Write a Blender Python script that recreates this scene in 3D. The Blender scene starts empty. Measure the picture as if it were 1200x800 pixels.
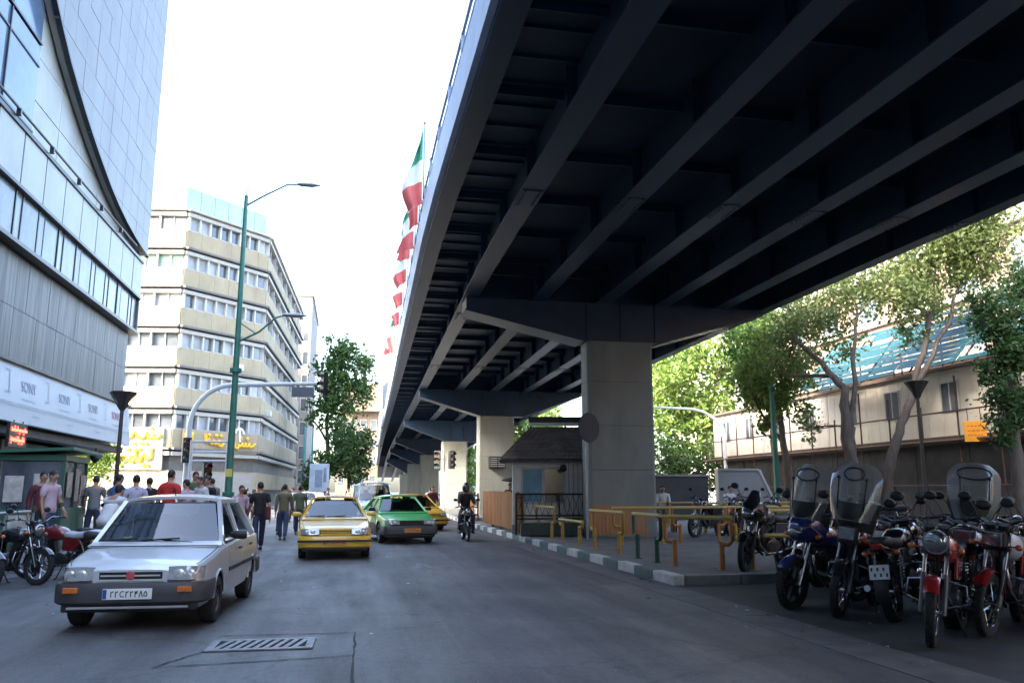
import bpy, bmesh, math, random
import numpy as np
from mathutils import Vector, Matrix, Euler

PI = math.pi
R = math.radians
SC = bpy.context.scene
COL = SC.collection

# ------------------------------------------------------------------ camera
cam_d = bpy.data.cameras.new('camera')
cam = bpy.data.objects.new('camera', cam_d)
COL.objects.link(cam)
cam.location = (0, 0, 1.55)
PITCH = math.atan(175 / 960)
YAW = R(11.3)
cam.rotation_euler = (PI / 2 + PITCH, 0, -YAW)
cam_d.sensor_width = 36
cam_d.lens = 28.8
cam_d.clip_start = 0.05
cam_d.clip_end = 3000
SC.camera = cam

# ------------------------------------------------------------------ world, sun, exposure
SUN_EL, SUN_AZ = R(30), R(244)          # azimuth clockwise from +Y
world = bpy.data.worlds.new('World')
SC.world = world
world.use_nodes = True
wn = world.node_tree
bg = wn.nodes['Background']
sky = wn.nodes.new('ShaderNodeTexSky')
sky.sky_type = 'NISHITA'
sky.sun_disc = False
sky.sun_elevation = SUN_EL
sky.sun_rotation = SUN_AZ
sky.air_density = 1.0
sky.dust_density = 4.0
sky.ozone_density = 1.0
wn.links.new(sky.outputs[0], bg.inputs[0])
bg.inputs[1].default_value = 0.15

sun_d = bpy.data.lights.new('sun', 'SUN')
sun_d.energy = 1.5
sun_d.angle = R(10)
sun_d.color = (1.0, 0.93, 0.82)
sun = bpy.data.objects.new('sun', sun_d)
COL.objects.link(sun)
_d = Vector((math.sin(SUN_AZ) * math.cos(SUN_EL), math.cos(SUN_AZ) * math.cos(SUN_EL), math.sin(SUN_EL)))
sun.rotation_euler = _d.to_track_quat('Z', 'Y').to_euler()
sun.location = (-20, -10, 30)

SC.view_settings.view_transform = 'Standard'
SC.view_settings.look = 'None'
SC.view_settings.gamma = 1.0
SC.view_settings.use_curve_mapping = False
SC.view_settings.exposure = 3.5
SC.render.engine = 'CYCLES'
SC.cycles.max_bounces = 8
SC.cycles.transparent_max_bounces = 16
SC.cycles.use_denoising = True


def at(px, py, Y):
    """point at road distance Y seen at photo pixel (px, py)"""
    c = (px - 600, 960.0, -(py - 400))
    yc = c[1] * math.cos(PITCH) - c[2] * math.sin(PITCH)
    zc = c[1] * math.sin(PITCH) + c[2] * math.cos(PITCH)
    X = c[0] * math.cos(YAW) + yc * math.sin(YAW)
    Yv = -c[0] * math.sin(YAW) + yc * math.cos(YAW)
    t = Y / Yv
    return Vector((X * t, Y, 1.55 + zc * t))


# ------------------------------------------------------------------ materials
MATS = {}


def mat(name, col, rough=0.6, metal=0.0, var=0.0, vscale=3.0, bump=0.0, bscale=40.0, stretch=(1, 1, 1),
        coat=0.0, dirt=None, dscale=1.2, damt=0.5, spec=0.5):
    """Principled material with noise variation of its own colour, optional dirt patches and bump."""
    if name in MATS:
        return MATS[name]
    m = bpy.data.materials.new(name)
    m.use_nodes = True
    nt = m.node_tree
    p = nt.nodes['Principled BSDF']
    p.inputs['Base Color'].default_value = (*col, 1)
    p.inputs['Roughness'].default_value = rough
    p.inputs['Metallic'].default_value = metal
    p.inputs['Specular IOR Level'].default_value = spec
    if coat:
        p.inputs['Coat Weight'].default_value = coat
        p.inputs['Coat Roughness'].default_value = 0.04
    tc = nt.nodes.new('ShaderNodeTexCoord')
    mp = nt.nodes.new('ShaderNodeMapping')
    mp.inputs['Scale'].default_value = stretch
    nt.links.new(tc.outputs['Object'], mp.inputs[0])
    src = None
    if var > 0:
        n = nt.nodes.new('ShaderNodeTexNoise')
        n.inputs['Scale'].default_value = vscale
        n.inputs['Detail'].default_value = 7
        n.inputs['Roughness'].default_value = 0.62
        nt.links.new(mp.outputs[0], n.inputs['Vector'])
        r = nt.nodes.new('ShaderNodeValToRGB')
        r.color_ramp.elements[0].position = 0.3
        r.color_ramp.elements[1].position = 0.72
        r.color_ramp.elements[0].color = tuple(max(0, c * (1 - var)) for c in col) + (1,)
        r.color_ramp.elements[1].color = tuple(min(1, c * (1 + var)) for c in col) + (1,)
        nt.links.new(n.outputs[0], r.inputs[0])
        src = r.outputs[0]
    if dirt is not None:
        n2 = nt.nodes.new('ShaderNodeTexNoise')
        n2.inputs['Scale'].default_value = dscale
        n2.inputs['Detail'].default_value = 9
        n2.inputs['Roughness'].default_value = 0.7
        nt.links.new(mp.outputs[0], n2.inputs['Vector'])
        r2 = nt.nodes.new('ShaderNodeValToRGB')
        r2.color_ramp.elements[0].position = 0.48
        r2.color_ramp.elements[1].position = 0.7
        r2.color_ramp.elements[0].color = (0, 0, 0, 1)
        r2.color_ramp.elements[1].color = (damt, damt, damt, 1)
        nt.links.new(n2.outputs[0], r2.inputs[0])
        mx = nt.nodes.new('ShaderNodeMix')
        mx.data_type = 'RGBA'
        nt.links.new(r2.outputs[0], mx.inputs[0])
        if src is not None:
            nt.links.new(src, mx.inputs[6])
        else:
            mx.inputs[6].default_value = (*col, 1)
        mx.inputs[7].default_value = (*dirt, 1)
        src = mx.outputs[2]
    if src is not None:
        nt.links.new(src, p.inputs['Base Color'])
    if bump > 0:
        n3 = nt.nodes.new('ShaderNodeTexNoise')
        n3.inputs['Scale'].default_value = bscale
        n3.inputs['Detail'].default_value = 5
        nt.links.new(mp.outputs[0], n3.inputs['Vector'])
        b = nt.nodes.new('ShaderNodeBump')
        b.inputs['Strength'].default_value = bump
        b.inputs['Distance'].default_value = 0.02
        nt.links.new(n3.outputs[0], b.inputs['Height'])
        nt.links.new(b.outputs[0], p.inputs['Normal'])
    MATS[name] = m
    return m


def glass_mat(name, tint=(0.35, 0.4, 0.42), clear=0.75, ior=1.5):
    """See-through tinted sheet glass: tinted transparency under a Fresnel reflection."""
    if name in MATS:
        return MATS[name]
    m = bpy.data.materials.new(name)
    m.use_nodes = True
    nt = m.node_tree
    nt.nodes.remove(nt.nodes['Principled BSDF'])
    out = nt.nodes['Material Output']
    tr = nt.nodes.new('ShaderNodeBsdfTransparent')
    tr.inputs[0].default_value = (*[c * clear for c in tint], 1)
    gl = nt.nodes.new('ShaderNodeBsdfGlossy')
    gl.inputs['Roughness'].default_value = 0.03
    fr = nt.nodes.new('ShaderNodeFresnel')
    fr.inputs[0].default_value = ior
    mx = nt.nodes.new('ShaderNodeMixShader')
    nt.links.new(fr.outputs[0], mx.inputs[0])
    nt.links.new(tr.outputs[0], mx.inputs[1])
    nt.links.new(gl.outputs[0], mx.inputs[2])
    nt.links.new(mx.outputs[0], out.inputs[0])
    MATS[name] = m
    return m


def leaf_mat(name, c0, c1):
    m = bpy.data.materials.new(name)
    m.use_nodes = True
    nt = m.node_tree
    p = nt.nodes['Principled BSDF']
    out = nt.nodes['Material Output']
    g = nt.nodes.new('ShaderNodeNewGeometry')
    r = nt.nodes.new('ShaderNodeValToRGB')
    r.color_ramp.elements[0].color = (*c0, 1)
    r.color_ramp.elements[1].color = (*c1, 1)
    nt.links.new(g.outputs['Random Per Island'], r.inputs[0])
    nt.links.new(r.outputs[0], p.inputs['Base Color'])
    p.inputs['Roughness'].default_value = 0.55
    t = nt.nodes.new('ShaderNodeBsdfTranslucent')
    nt.links.new(r.outputs[0], t.inputs[0])
    mx = nt.nodes.new('ShaderNodeMixShader')
    mx.inputs[0].default_value = 0.42
    nt.links.new(p.outputs[0], mx.inputs[1])
    nt.links.new(t.outputs[0], mx.inputs[2])
    nt.links.new(mx.outputs[0], out.inputs[0])
    MATS[name] = m
    return m


def glow_mat(name, col, strength):
    m = bpy.data.materials.new(name)
    m.use_nodes = True
    p = m.node_tree.nodes['Principled BSDF']
    p.inputs['Base Color'].default_value = (*[c * 0.2 for c in col], 1)
    p.inputs['Emission Color'].default_value = (*col, 1)
    p.inputs['Emission Strength'].default_value = strength
    MATS[name] = m
    return m


# ------------------------------------------------------------------ mesh builder
class MB:
    def __init__(s):
        s.v, s.f, s.m, s.cur = [], [], [], 0

    def add(s, vs, fs):
        o = len(s.v)
        s.v.extend([tuple(p) for p in vs])
        for f in fs:
            s.f.append([i + o for i in f])
            s.m.append(s.cur)
        return s

    def box(s, x0, x1, y0, y1, z0, z1):
        vs = [(x, y, z) for z in (z0, z1) for y in (y0, y1) for x in (x0, x1)]
        return s.add(vs, [(0, 2, 3, 1), (4, 5, 7, 6), (0, 1, 5, 4), (2, 6, 7, 3), (0, 4, 6, 2), (1, 3, 7, 5)])

    def obox(s, c, size, rot=(0, 0, 0)):
        M = Euler(rot).to_matrix()
        c = Vector(c)
        h = [q / 2 for q in size]
        vs = [c + M @ Vector((x * h[0], y * h[1], z * h[2])) for z in (-1, 1) for y in (-1, 1) for x in (-1, 1)]
        return s.add(vs, [(0, 2, 3, 1), (4, 5, 7, 6), (0, 1, 5, 4), (2, 6, 7, 3), (0, 4, 6, 2), (1, 3, 7, 5)])

    def bar(s, p0, p1, w, h, up=(0, 0, 1)):
        p0, p1 = Vector(p0), Vector(p1)
        d = (p1 - p0).normalized()
        u = Vector(up)
        side = d.cross(u)
        if side.length < 1e-4:
            side = d.cross(Vector((1, 0, 0)))
        side.normalize()
        u = side.cross(d)
        vs = []
        for p in (p0, p1):
            for a, b in ((-1, -1), (1, -1), (1, 1), (-1, 1)):
                vs.append(p + side * (a * w / 2) + u * (b * h / 2))
        return s.add(vs, [(0, 1, 2, 3), (7, 6, 5, 4), (0, 4, 5, 1), (1, 5, 6, 2), (2, 6, 7, 3), (3, 7, 4, 0)])

    def tube(s, pts, r, n=8, caps=True):
        pts = [Vector(p) for p in pts]
        k = len(pts)
        rr = list(r) if hasattr(r, '__len__') else [r] * k
        tang = []
        for i in range(k):
            a = pts[max(0, i - 1)]
            b = pts[min(k - 1, i + 1)]
            t = (b - a)
            tang.append(t.normalized() if t.length > 1e-9 else Vector((0, 0, 1)))
        ref = Vector((0, 0, 1)) if abs(tang[0].z) < 0.9 else Vector((1, 0, 0))
        u = tang[0].cross(ref).normalized()
        vs, fs = [], []
        for i in range(k):
            u = (u - tang[i] * u.dot(tang[i]))
            u = u.normalized() if u.length > 1e-6 else tang[i].orthogonal().normalized()
            w = tang[i].cross(u)
            for j in range(n):
                a = 2 * PI * j / n
                vs.append(pts[i] + (u * math.cos(a) + w * math.sin(a)) * rr[i])
        for i in range(k - 1):
            for j in range(n):
                j2 = (j + 1) % n
                fs.append((i * n + j, i * n + j2, (i + 1) * n + j2, (i + 1) * n + j))
        if caps:
            fs.append(tuple(reversed(range(n))))
            fs.append(tuple(range((k - 1) * n, k * n)))
        return s.add(vs, fs)

    def lathe(s, prof, o=(0, 0, 0), axis=(0, 0, 1), n=20, closed=False):
        """prof: (radius, distance along axis)"""
        o, ax = Vector(o), Vector(axis).normalized()
        u = ax.orthogonal().normalized()
        w = ax.cross(u)
        vs, fs = [], []
        k = len(prof)
        for (r, z) in prof:
            for j in range(n):
                a = 2 * PI * j / n
                vs.append(o + ax * z + (u * math.cos(a) + w * math.sin(a)) * r)
        for i in range(k if closed else k - 1):
            i2 = (i + 1) % k
            for j in range(n):
                j2 = (j + 1) % n
                fs.append((i * n + j, i * n + j2, i2 * n + j2, i2 * n + j))
        if not closed:
            if prof[0][0] > 1e-5:
                fs.append(tuple(reversed(range(n))))
            if prof[-1][0] > 1e-5:
                fs.append(tuple(range((k - 1) * n, k * n)))
        return s.add(vs, fs)

    def ball(s, c, r, n=10, m=7):
        rx, ry, rz = r if hasattr(r, '__len__') else (r, r, r)
        vs, fs = [], []
        for i in range(m + 1):
            t = PI * i / m
            for j in range(n):
                a = 2 * PI * j / n
                vs.append((c[0] + rx * math.sin(t) * math.cos(a), c[1] + ry * math.sin(t) * math.sin(a), c[2] - rz * math.cos(t)))
        for i in range(m):
            for j in range(n):
                j2 = (j + 1) % n
                fs.append((i * n + j, i * n + j2, (i + 1) * n + j2, (i + 1) * n + j))
        return s.add(vs, fs)

    def prism(s, poly, axis, a0, a1):
        """poly in the plane normal to axis ('x': (y,z), 'y': (x,z), 'z': (x,y)), from a0 to a1"""
        def P(p, a):
            return (a, p[0], p[1]) if axis == 'x' else ((p[0], a, p[1]) if axis == 'y' else (p[0], p[1], a))
        n = len(poly)
        vs = [P(p, a0) for p in poly] + [P(p, a1) for p in poly]
        fs = [tuple(range(n)), tuple(reversed(range(n, 2 * n)))]
        for i in range(n):
            j = (i + 1) % n
            fs.append((i, i + n, j + n, j))
        return s.add(vs, fs)

    def grid(s, rows, flip=False):
        """rows: list of equally long lists of points"""
        k, n = len(rows), len(rows[0])
        vs = [p for r in rows for p in r]
        fs = []
        for i in range(k - 1):
            for j in range(n - 1):
                q = (i * n + j, i * n + j + 1, (i + 1) * n + j + 1, (i + 1) * n + j)
                fs.append(tuple(reversed(q)) if flip else q)
        return s.add(vs, fs)

    def slab(s, rows, t):
        """a sheet with thickness: rows grid offset along its normals by t"""
        k, n = len(rows), len(rows[0])
        P = [[Vector(p) for p in r] for r in rows]
        B = []
        for i in range(k):
            rb = []
            for j in range(n):
                du = P[min(i + 1, k - 1)][j] - P[max(i - 1, 0)][j]
                dv = P[i][min(j + 1, n - 1)] - P[i][max(j - 1, 0)]
                nn = du.cross(dv)
                nn = nn.normalized() if nn.length > 1e-12 else Vector((0, 0, 1))
                rb.append(P[i][j] + nn * t)
            B.append(rb)
        vs = [p for r in P for p in r] + [p for r in B for p in r]
        N = k * n
        fs = []
        for i in range(k - 1):
            for j in range(n - 1):
                q = (i * n + j, i * n + j + 1, (i + 1) * n + j + 1, (i + 1) * n + j)
                fs.append(q)
                fs.append(tuple(N + x for x in reversed(q)))
        edge = [(0, j) for j in range(n)] + [(i, n - 1) for i in range(1, k)] + [(k - 1, j) for j in range(n - 2, -1, -1)] + [(i, 0) for i in range(k - 2, 0, -1)]
        ids = [i * n + j for i, j in edge]
        for a, b in zip(ids, ids[1:] + ids[:1]):
            fs.append((b, a, a + N, b + N))
        return s.add(vs, fs)

    def loft(s, rings, caps=True, closed=True):
        k, n = len(rings), len(rings[0])
        vs = [p for r in rings for p in r]
        fs = []
        for i in range(k - 1):
            for j in range(n if closed else n - 1):
                j2 = (j + 1) % n
                fs.append((i * n + j, i * n + j2, (i + 1) * n + j2, (i + 1) * n + j))
        if caps:
            fs.append(tuple(reversed(range(n))))
            fs.append(tuple(range((k - 1) * n, k * n)))
        return s.add(vs, fs)

    def xf(s, fn):
        s.v = [tuple(fn(Vector(p))) for p in s.v]
        return s

    def mesh(s, name, mats, smooth=None, fix=True):
        me = bpy.data.meshes.new(name)
        me.from_pydata(s.v, [], s.f)
        for m in (mats if isinstance(mats, (list, tuple)) else [mats]):
            me.materials.append(m)
        me.polygons.foreach_set('material_index', s.m)
        if fix:
            bm = bmesh.new()
            bm.from_mesh(me)
            bmesh.ops.recalc_face_normals(bm, faces=bm.faces)
            if smooth:
                for f in bm.faces:
                    f.smooth = True
                for e in bm.edges:
                    if len(e.link_faces) == 2 and e.calc_face_angle(0) > R(smooth):
                        e.smooth = False
            bm.to_mesh(me)
            bm.free()
        me.update()
        return me

    def build(s, name, mats, parent=None, smooth=None, bevel=0.0, fix=True):
        me = s.mesh(name, mats, smooth, fix)
        o = bpy.data.objects.new(name, me)
        COL.objects.link(o)
        if parent is not None:
            o.parent = parent
        if bevel > 0:
            b = o.modifiers.new('bevel', 'BEVEL')
            b.width = bevel
            b.segments = 2
            b.limit_method = 'ANGLE'
            b.angle_limit = R(40)
            b.harden_normals = False
        return o


def tag(o, label=None, cat=None, group=None, kind=None):
    if label:
        o['label'] = label
    if cat:
        o['category'] = cat
    if group:
        o['group'] = group
    if kind:
        o['kind'] = kind
    return o


def thing(name, label, cat, loc=(0, 0, 0), rz=0.0, group=None):
    o = bpy.data.objects.new(name, None)
    o.empty_display_size = 0.2
    COL.objects.link(o)
    o.location = loc
    o.rotation_euler = (0, 0, rz)
    return tag(o, label, cat, group)


def kids(o):
    return [c for c in list(COL.objects) if c.parent == o]


def copy_tree(o, parent=None):
    c = o.copy()
    COL.objects.link(c)
    if parent is not None:
        c.parent = parent
    for ch in list(o.children):
        copy_tree(ch, c)
    return c


def dup(root, loc, rz=0.0, label=None, group=None):
    c = copy_tree(root)
    c.location = loc
    c.rotation_euler = (0, 0, rz)
    if label:
        c['label'] = label
    if group:
        c['group'] = group
    return c


def repaint(root, table):
    """give a copy its own paint: table maps a part name to a material (object-level slot 0)"""
    for ch in root.children:
        base = ch.name.split('.')[0]
        if base in table and ch.material_slots:
            ch.material_slots[0].link = 'OBJECT'
            ch.material_slots[0].material = table[base]
        repaint(ch, table)


def evaluated(o):
    dg = bpy.context.evaluated_depsgraph_get()
    dg.update()
    return bpy.data.meshes.new_from_object(o.evaluated_get(dg))


def structure(name, mb, m, **k):
    return tag(mb.build(name, m, **k), kind='structure')


def text_mesh(txt, size, extrude=0.004):
    c = bpy.data.curves.new('lettering', 'FONT')
    c.body = txt
    c.size = size
    c.extrude = extrude
    c.align_x = 'CENTER'
    c.align_y = 'CENTER'
    o = bpy.data.objects.new('lettering', c)
    COL.objects.link(o)
    me = evaluated(o)
    vs = [tuple(v.co) for v in me.vertices]
    fs = [list(p.vertices) for p in me.polygons]
    bpy.data.objects.remove(o)
    bpy.data.curves.remove(c)
    bpy.data.meshes.remove(me)
    return vs, fs


# ------------------------------------------------------------------ palette
BLACK = mat('black_plastic', (0.012, 0.012, 0.013), 0.45, var=0.3, vscale=8)
RUBBER = mat('tyre_rubber', (0.016, 0.016, 0.017), 0.8, var=0.3, vscale=20, bump=0.15, bscale=60, dirt=(0.06, 0.055, 0.05), dscale=6, damt=0.35)
CHROME = mat('chrome', (0.4, 0.41, 0.43), 0.2, 1.0, var=0.2, vscale=12, dirt=(0.1, 0.085, 0.07), dscale=9, damt=0.6)
ALLOY = mat('cast_alloy', (0.11, 0.112, 0.115), 0.42, 1.0, var=0.2, vscale=10, bump=0.1, bscale=90)
IRON = mat('dark_steel', (0.03, 0.03, 0.032), 0.45, 0.6, var=0.3, vscale=10)
LENS = mat('lamp_glass', (0.3, 0.31, 0.31), 0.1, 0.25, var=0.15, vscale=14, coat=1.0)
AMBER = mat('amber_lens', (0.55, 0.14, 0.02), 0.18, 0, var=0.2, vscale=30, coat=0.8)
REDLENS = mat('red_lens', (0.35, 0.012, 0.01), 0.18, 0, var=0.2, vscale=30, coat=0.8)
PLATE = mat('plate_white', (0.72, 0.73, 0.72), 0.4, var=0.06, vscale=10)
PLATEY = mat('plate_yellow', (0.6, 0.22, 0.03), 0.4, var=0.1, vscale=10)
VINYL = mat('seat_vinyl', (0.014, 0.014, 0.015), 0.5, var=0.35, vscale=9, bump=0.2, bscale=120)
CONC = mat('concrete', (0.30, 0.29, 0.27), 0.85, var=0.16, vscale=1.3, bump=0.25, bscale=30, dirt=(0.16, 0.15, 0.14), dscale=0.9, damt=0.5)
INTERIOR = mat('car_interior', (0.035, 0.036, 0.038), 0.8, var=0.25, vscale=6)
CARGLASS = glass_mat('car_glass', (0.5, 0.56, 0.57), 0.8, 2.1)
MIRRORGLASS = mat('mirror_glass', (0.5, 0.53, 0.56), 0.05, 1.0)
# ------------------------------------------------------------------ asphalt
def asphalt():
    m = bpy.data.materials.new('asphalt')
    m.use_nodes = True
    nt = m.node_tree
    p = nt.nodes['Principled BSDF']
    tc = nt.nodes.new('ShaderNodeTexCoord')

    def noise(scale, detail=6, st=(1, 1, 1), rough=0.6):
        mp = nt.nodes.new('ShaderNodeMapping')
        mp.inputs['Scale'].default_value = st
        nt.links.new(tc.outputs['Object'], mp.inputs[0])
        n = nt.nodes.new('ShaderNodeTexNoise')
        n.inputs['Scale'].default_value = scale
        n.inputs['Detail'].default_value = detail
        n.inputs['Roughness'].default_value = rough
        nt.links.new(mp.outputs[0], n.inputs['Vector'])
        return n.outputs[0]

    def ramp(src, p0, p1, c0, c1):
        r = nt.nodes.new('ShaderNodeValToRGB')
        r.color_ramp.elements[0].position = p0
        r.color_ramp.elements[1].position = p1
        r.color_ramp.elements[0].color = (*c0, 1)
        r.color_ramp.elements[1].color = (*c1, 1)
        nt.links.new(src, r.inputs[0])
        return r.outputs[0]

    def mul(a, b):
        x = nt.nodes.new('ShaderNodeMix')
        x.data_type = 'RGBA'
        x.blend_type = 'MULTIPLY'
        x.inputs[0].default_value = 1
        nt.links.new(a, x.inputs[6])
        nt.links.new(b, x.inputs[7])
        return x.outputs[2]
    base = ramp(noise(0.55, 8), 0.3, 0.7, (0.1, 0.1, 0.102), (0.172, 0.171, 0.17))
    streak = ramp(noise(1.0, 6, (1.5, 0.06, 1)), 0.32, 0.68, (0.6, 0.6, 0.61), (1.2, 1.2, 1.18))
    patch = ramp(noise(0.17, 3), 0.42, 0.6, (0.78, 0.78, 0.79), (1.1, 1.1, 1.09))
    grit = mul(ramp(noise(60, 2), 0.3, 0.75, (0.62, 0.62, 0.62), (1.4, 1.39, 1.37)), ramp(noise(14, 4, (1, .7, 1), .75), 0.32, 0.7, (0.76, 0.76, 0.76), (1.2, 1.2, 1.19)))
    spots = ramp(noise(2.6, 9, (1, 0.5, 1), 0.75), 0.58, 0.7, (1, 1, 1), (0.5, 0.5, 0.51))
    # fine cracks
    w = nt.nodes.new('ShaderNodeTexVoronoi')
    w.feature = 'DISTANCE_TO_EDGE'
    w.inputs['Scale'].default_value = 0.33
    wmp = nt.nodes.new('ShaderNodeMapping')
    nzn = nt.nodes.new('ShaderNodeTexNoise')
    nzn.inputs['Scale'].default_value = 1.4
    nzn.inputs['Detail'].default_value = 6
    nt.links.new(tc.outputs['Object'], nzn.inputs['Vector'])
    ad = nt.nodes.new('ShaderNodeVectorMath')
    ad.operation = 'MULTIPLY_ADD'
    ad.inputs[1].default_value = (1.1, 1.1, 0)
    nt.links.new(nzn.outputs['Color'], ad.inputs[0])
    nt.links.new(tc.outputs['Object'], ad.inputs[2])
    nt.links.new(ad.outputs[0], w.inputs['Vector'])
    crack = ramp(w.outputs['Distance'], 0.002, 0.01, (0.72, 0.72, 0.72), (1, 1, 1))
    # squared repair patches of another mix
    vp = nt.nodes.new('ShaderNodeTexVoronoi')
    vp.distance = 'CHEBYCHEV'
    vp.inputs['Scale'].default_value = 1.0
    vm = nt.nodes.new('ShaderNodeMapping')
    vm.inputs['Scale'].default_value = (.28, .11, 1)
    nt.links.new(tc.outputs['Object'], vm.inputs[0])
    nt.links.new(vm.outputs[0], vp.inputs['Vector'])
    cellv = ramp(vp.outputs['Color'], 0.35, 0.9, (0.84, 0.84, 0.85), (1.06, 1.06, 1.06))
    base = mul(base, cellv)
    c = mul(mul(mul(mul(mul(base, streak), patch), grit), spots), crack)
    nt.links.new(c, p.inputs['Base Color'])
    rr = ramp(noise(1.2, 5, (1.2, 0.2, 1)), 0.3, 0.7, (0.5,) * 3, (0.78,) * 3)
    nt.links.new(rr, p.inputs['Roughness'])
    b = nt.nodes.new('ShaderNodeBump')
    b.inputs['Strength'].default_value = 0.35
    b.inputs['Distance'].default_value = 0.008
    nt.links.new(noise(130, 3), b.inputs['Height'])
    nt.links.new(b.outputs[0], p.inputs['Normal'])
    MATS['asphalt'] = m
    return m


ASPH = asphalt()
PAVE = mat('pavement_concrete', (0.2, 0.195, 0.19), 0.85, var=0.2, vscale=1.6, bump=0.2, bscale=50, dirt=(0.08, 0.078, 0.075), dscale=1.1, damt=0.6)
ISLAND = mat('median_paving', (0.13, 0.128, 0.125), 0.85, var=0.22, vscale=2.0, bump=0.2, bscale=50, dirt=(0.07, 0.068, 0.066), dscale=0.8, damt=0.65)
GUTTER = mat('gutter_concrete', (0.105, 0.104, 0.104), 0.8, var=0.25, vscale=2.5, bump=0.25, bscale=60, dirt=(0.05, 0.05, 0.05), dscale=1.5, damt=0.6)

g = MB()
g.grid([[(-400, -120, 0), (400, -120, 0)], [(-400, 900, 0), (400, 900, 0)]])
structure('road', g, ASPH)


def paved(name, poly, h, m, kerb_w=None):
    b = MB()
    b.prism(poly, 'z', -0.05, h)
    return structure(name, b, m, bevel=0.02)


# left pavement with its bulb-out at the corner
paved('pavement_left', [(-60, -14), (-6.3, -14), (-6.3, 17.5), (-5.2, 18.9), (-3.9, 19.3), (-3.7, 20.0), (-3.7, 32.0), (-4.4, 33.6), (-6.2, 35.6), (-60, 36.4)], 0.2, PAVE)
gb = MB()
gb.box(-6.55, -6.3, -14, 17.3, 0.2, 0.204)
structure('kerb_left', gb, GUTTER)
# raised median under the bridge: two stretches with the crossing between them
paved('median', [(5.62, 13.55), (16.2, 13.9), (16.2, 56), (6.4, 56), (5.62, 34)], 0.15, ISLAND)
paved('median_beyond_crossing', [(7.2, 66), (17.5, 66), (20.5, 200), (10.6, 200)], 0.15, ISLAND)
paved('pavement_right', [(20.4, -14), (60, -14), (60, 120), (20.4, 120)], 0.15, PAVE)
paved('pavement_far', [(-60, 66.0), (-15, 66.0), (-5.6, 75), (-5.4, 220), (-60, 220)], 0.15, PAVE)

# painted kerb: white and grey-green blocks butted end to end
KW = mat('kerb_white', (0.5, 0.5, 0.48), 0.7, var=0.15, vscale=5, bump=0.2, bscale=60, dirt=(0.16, 0.155, 0.15), dscale=4, damt=0.8)
KG = mat('kerb_green', (0.07, 0.125, 0.125), 0.7, var=0.2, vscale=5, bump=0.2, bscale=60, dirt=(0.14, 0.14, 0.135), dscale=4, damt=0.75)
KC = mat('kerb_bare', (0.19, 0.187, 0.18), 0.8, var=0.2, vscale=4, bump=0.25, bscale=50, dirt=(0.08, 0.08, 0.078), dscale=3, damt=0.6)


def kx(y):
    return 5.42 if y < 33 else 5.42 + (y - 33) * 0.034


kb = MB()
rk = random.Random(5)
y, i = 13.36, 0
while y < 56:
    y2 = min(y + 0.98, 56)
    kb.cur = i % 2
    xa, xb = kx(y) + rk.uniform(-.008, .008), kx(y2)
    t = 0.165 + rk.uniform(-.006, .006)
    kb.prism([(xa, y + .006), (xa + .2, y + .006), (xb + .2, y2 - .006), (xb, y2 - .006)], 'z', -0.02, t)
    y = y2
    i += 1
structure('painted_kerb', kb, [KW, KG], bevel=0.02)
kb = MB()
x = 5.63
while x < 16:
    kb.box(x + .006, min(x + 1.0, 16.2), 13.36, 13.56, -0.02, 0.163 + rk.uniform(-.005, .005))
    x += 1.006
structure('kerb', kb, KC, bevel=0.02)
kb = MB()
y = 66
i = 0
while y < 150:
    kb.cur = i % 2
    xa = 7.2 + (y - 66) * .0254
    kb.box(xa - .2, xa, y, y + .98, -0.02, 0.165)
    y += 1
    i += 1
structure('painted_kerb_beyond', kb, [KW, KG])

gm = MB()
y = -14.0
while y < 56:
    gm.prism([(kx(y) - .62, y + .01), (kx(y) - .005, y + .01), (kx(y + 2) - .005, y + 1.99), (kx(y + 2) - .62, y + 1.99)], 'z', 0.0, 0.006)
    y += 2
structure('gutter_strip', gm, GUTTER)
gm = MB()
y = -14.0
while y < 17:
    gm.box(-6.28, -5.85, y + .01, y + 1.99, 0, 0.006)
    y += 2
structure('gutter_strip_left', gm, GUTTER)

# parking strip asphalt, the bridge's shade put into its dark colour
SHADE_ASPH = mat('shade_toned_asphalt', (0.034, 0.034, 0.036), 0.7, var=0.35, vscale=1.6, bump=0.3, bscale=110, dirt=(0.014, 0.014, 0.015), dscale=1.1, damt=0.8)
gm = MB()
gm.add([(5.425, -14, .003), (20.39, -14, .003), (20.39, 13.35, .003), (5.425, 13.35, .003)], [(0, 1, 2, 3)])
structure('parking_strip', gm, SHADE_ASPH)

# worn road paint
WORN = mat('worn_paint', (0.17, 0.175, 0.185), 0.7, var=0.4, vscale=7, dirt=(0.075, 0.078, 0.085), dscale=9, damt=0.95)
pm = MB()
for (xa, ya, xb, yb, w) in [(-5.15, 7.5, -4.9, 13.2, .1), (1.5, 17.3, 1.62, 18.5, .13), (1.78, 17.4, 1.66, 18.4, .11), (1.55, 15.9, 1.7, 16.8, .08)]:
    pm.add([(xa - w / 2, ya, .004), (xa + w / 2, ya, .004), (xb + w / 2, yb, .004), (xb - w / 2, yb, .004)], [(0, 1, 2, 3)])
for k in range(12):
    xa = -2.9 + k * .7
    pm.add([(xa, 46, .004), (xa + .38, 46, .004), (xa + .38, 50, .004), (xa, 50, .004)], [(0, 1, 2, 3)])
structure('road_marking', pm, WORN)

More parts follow.
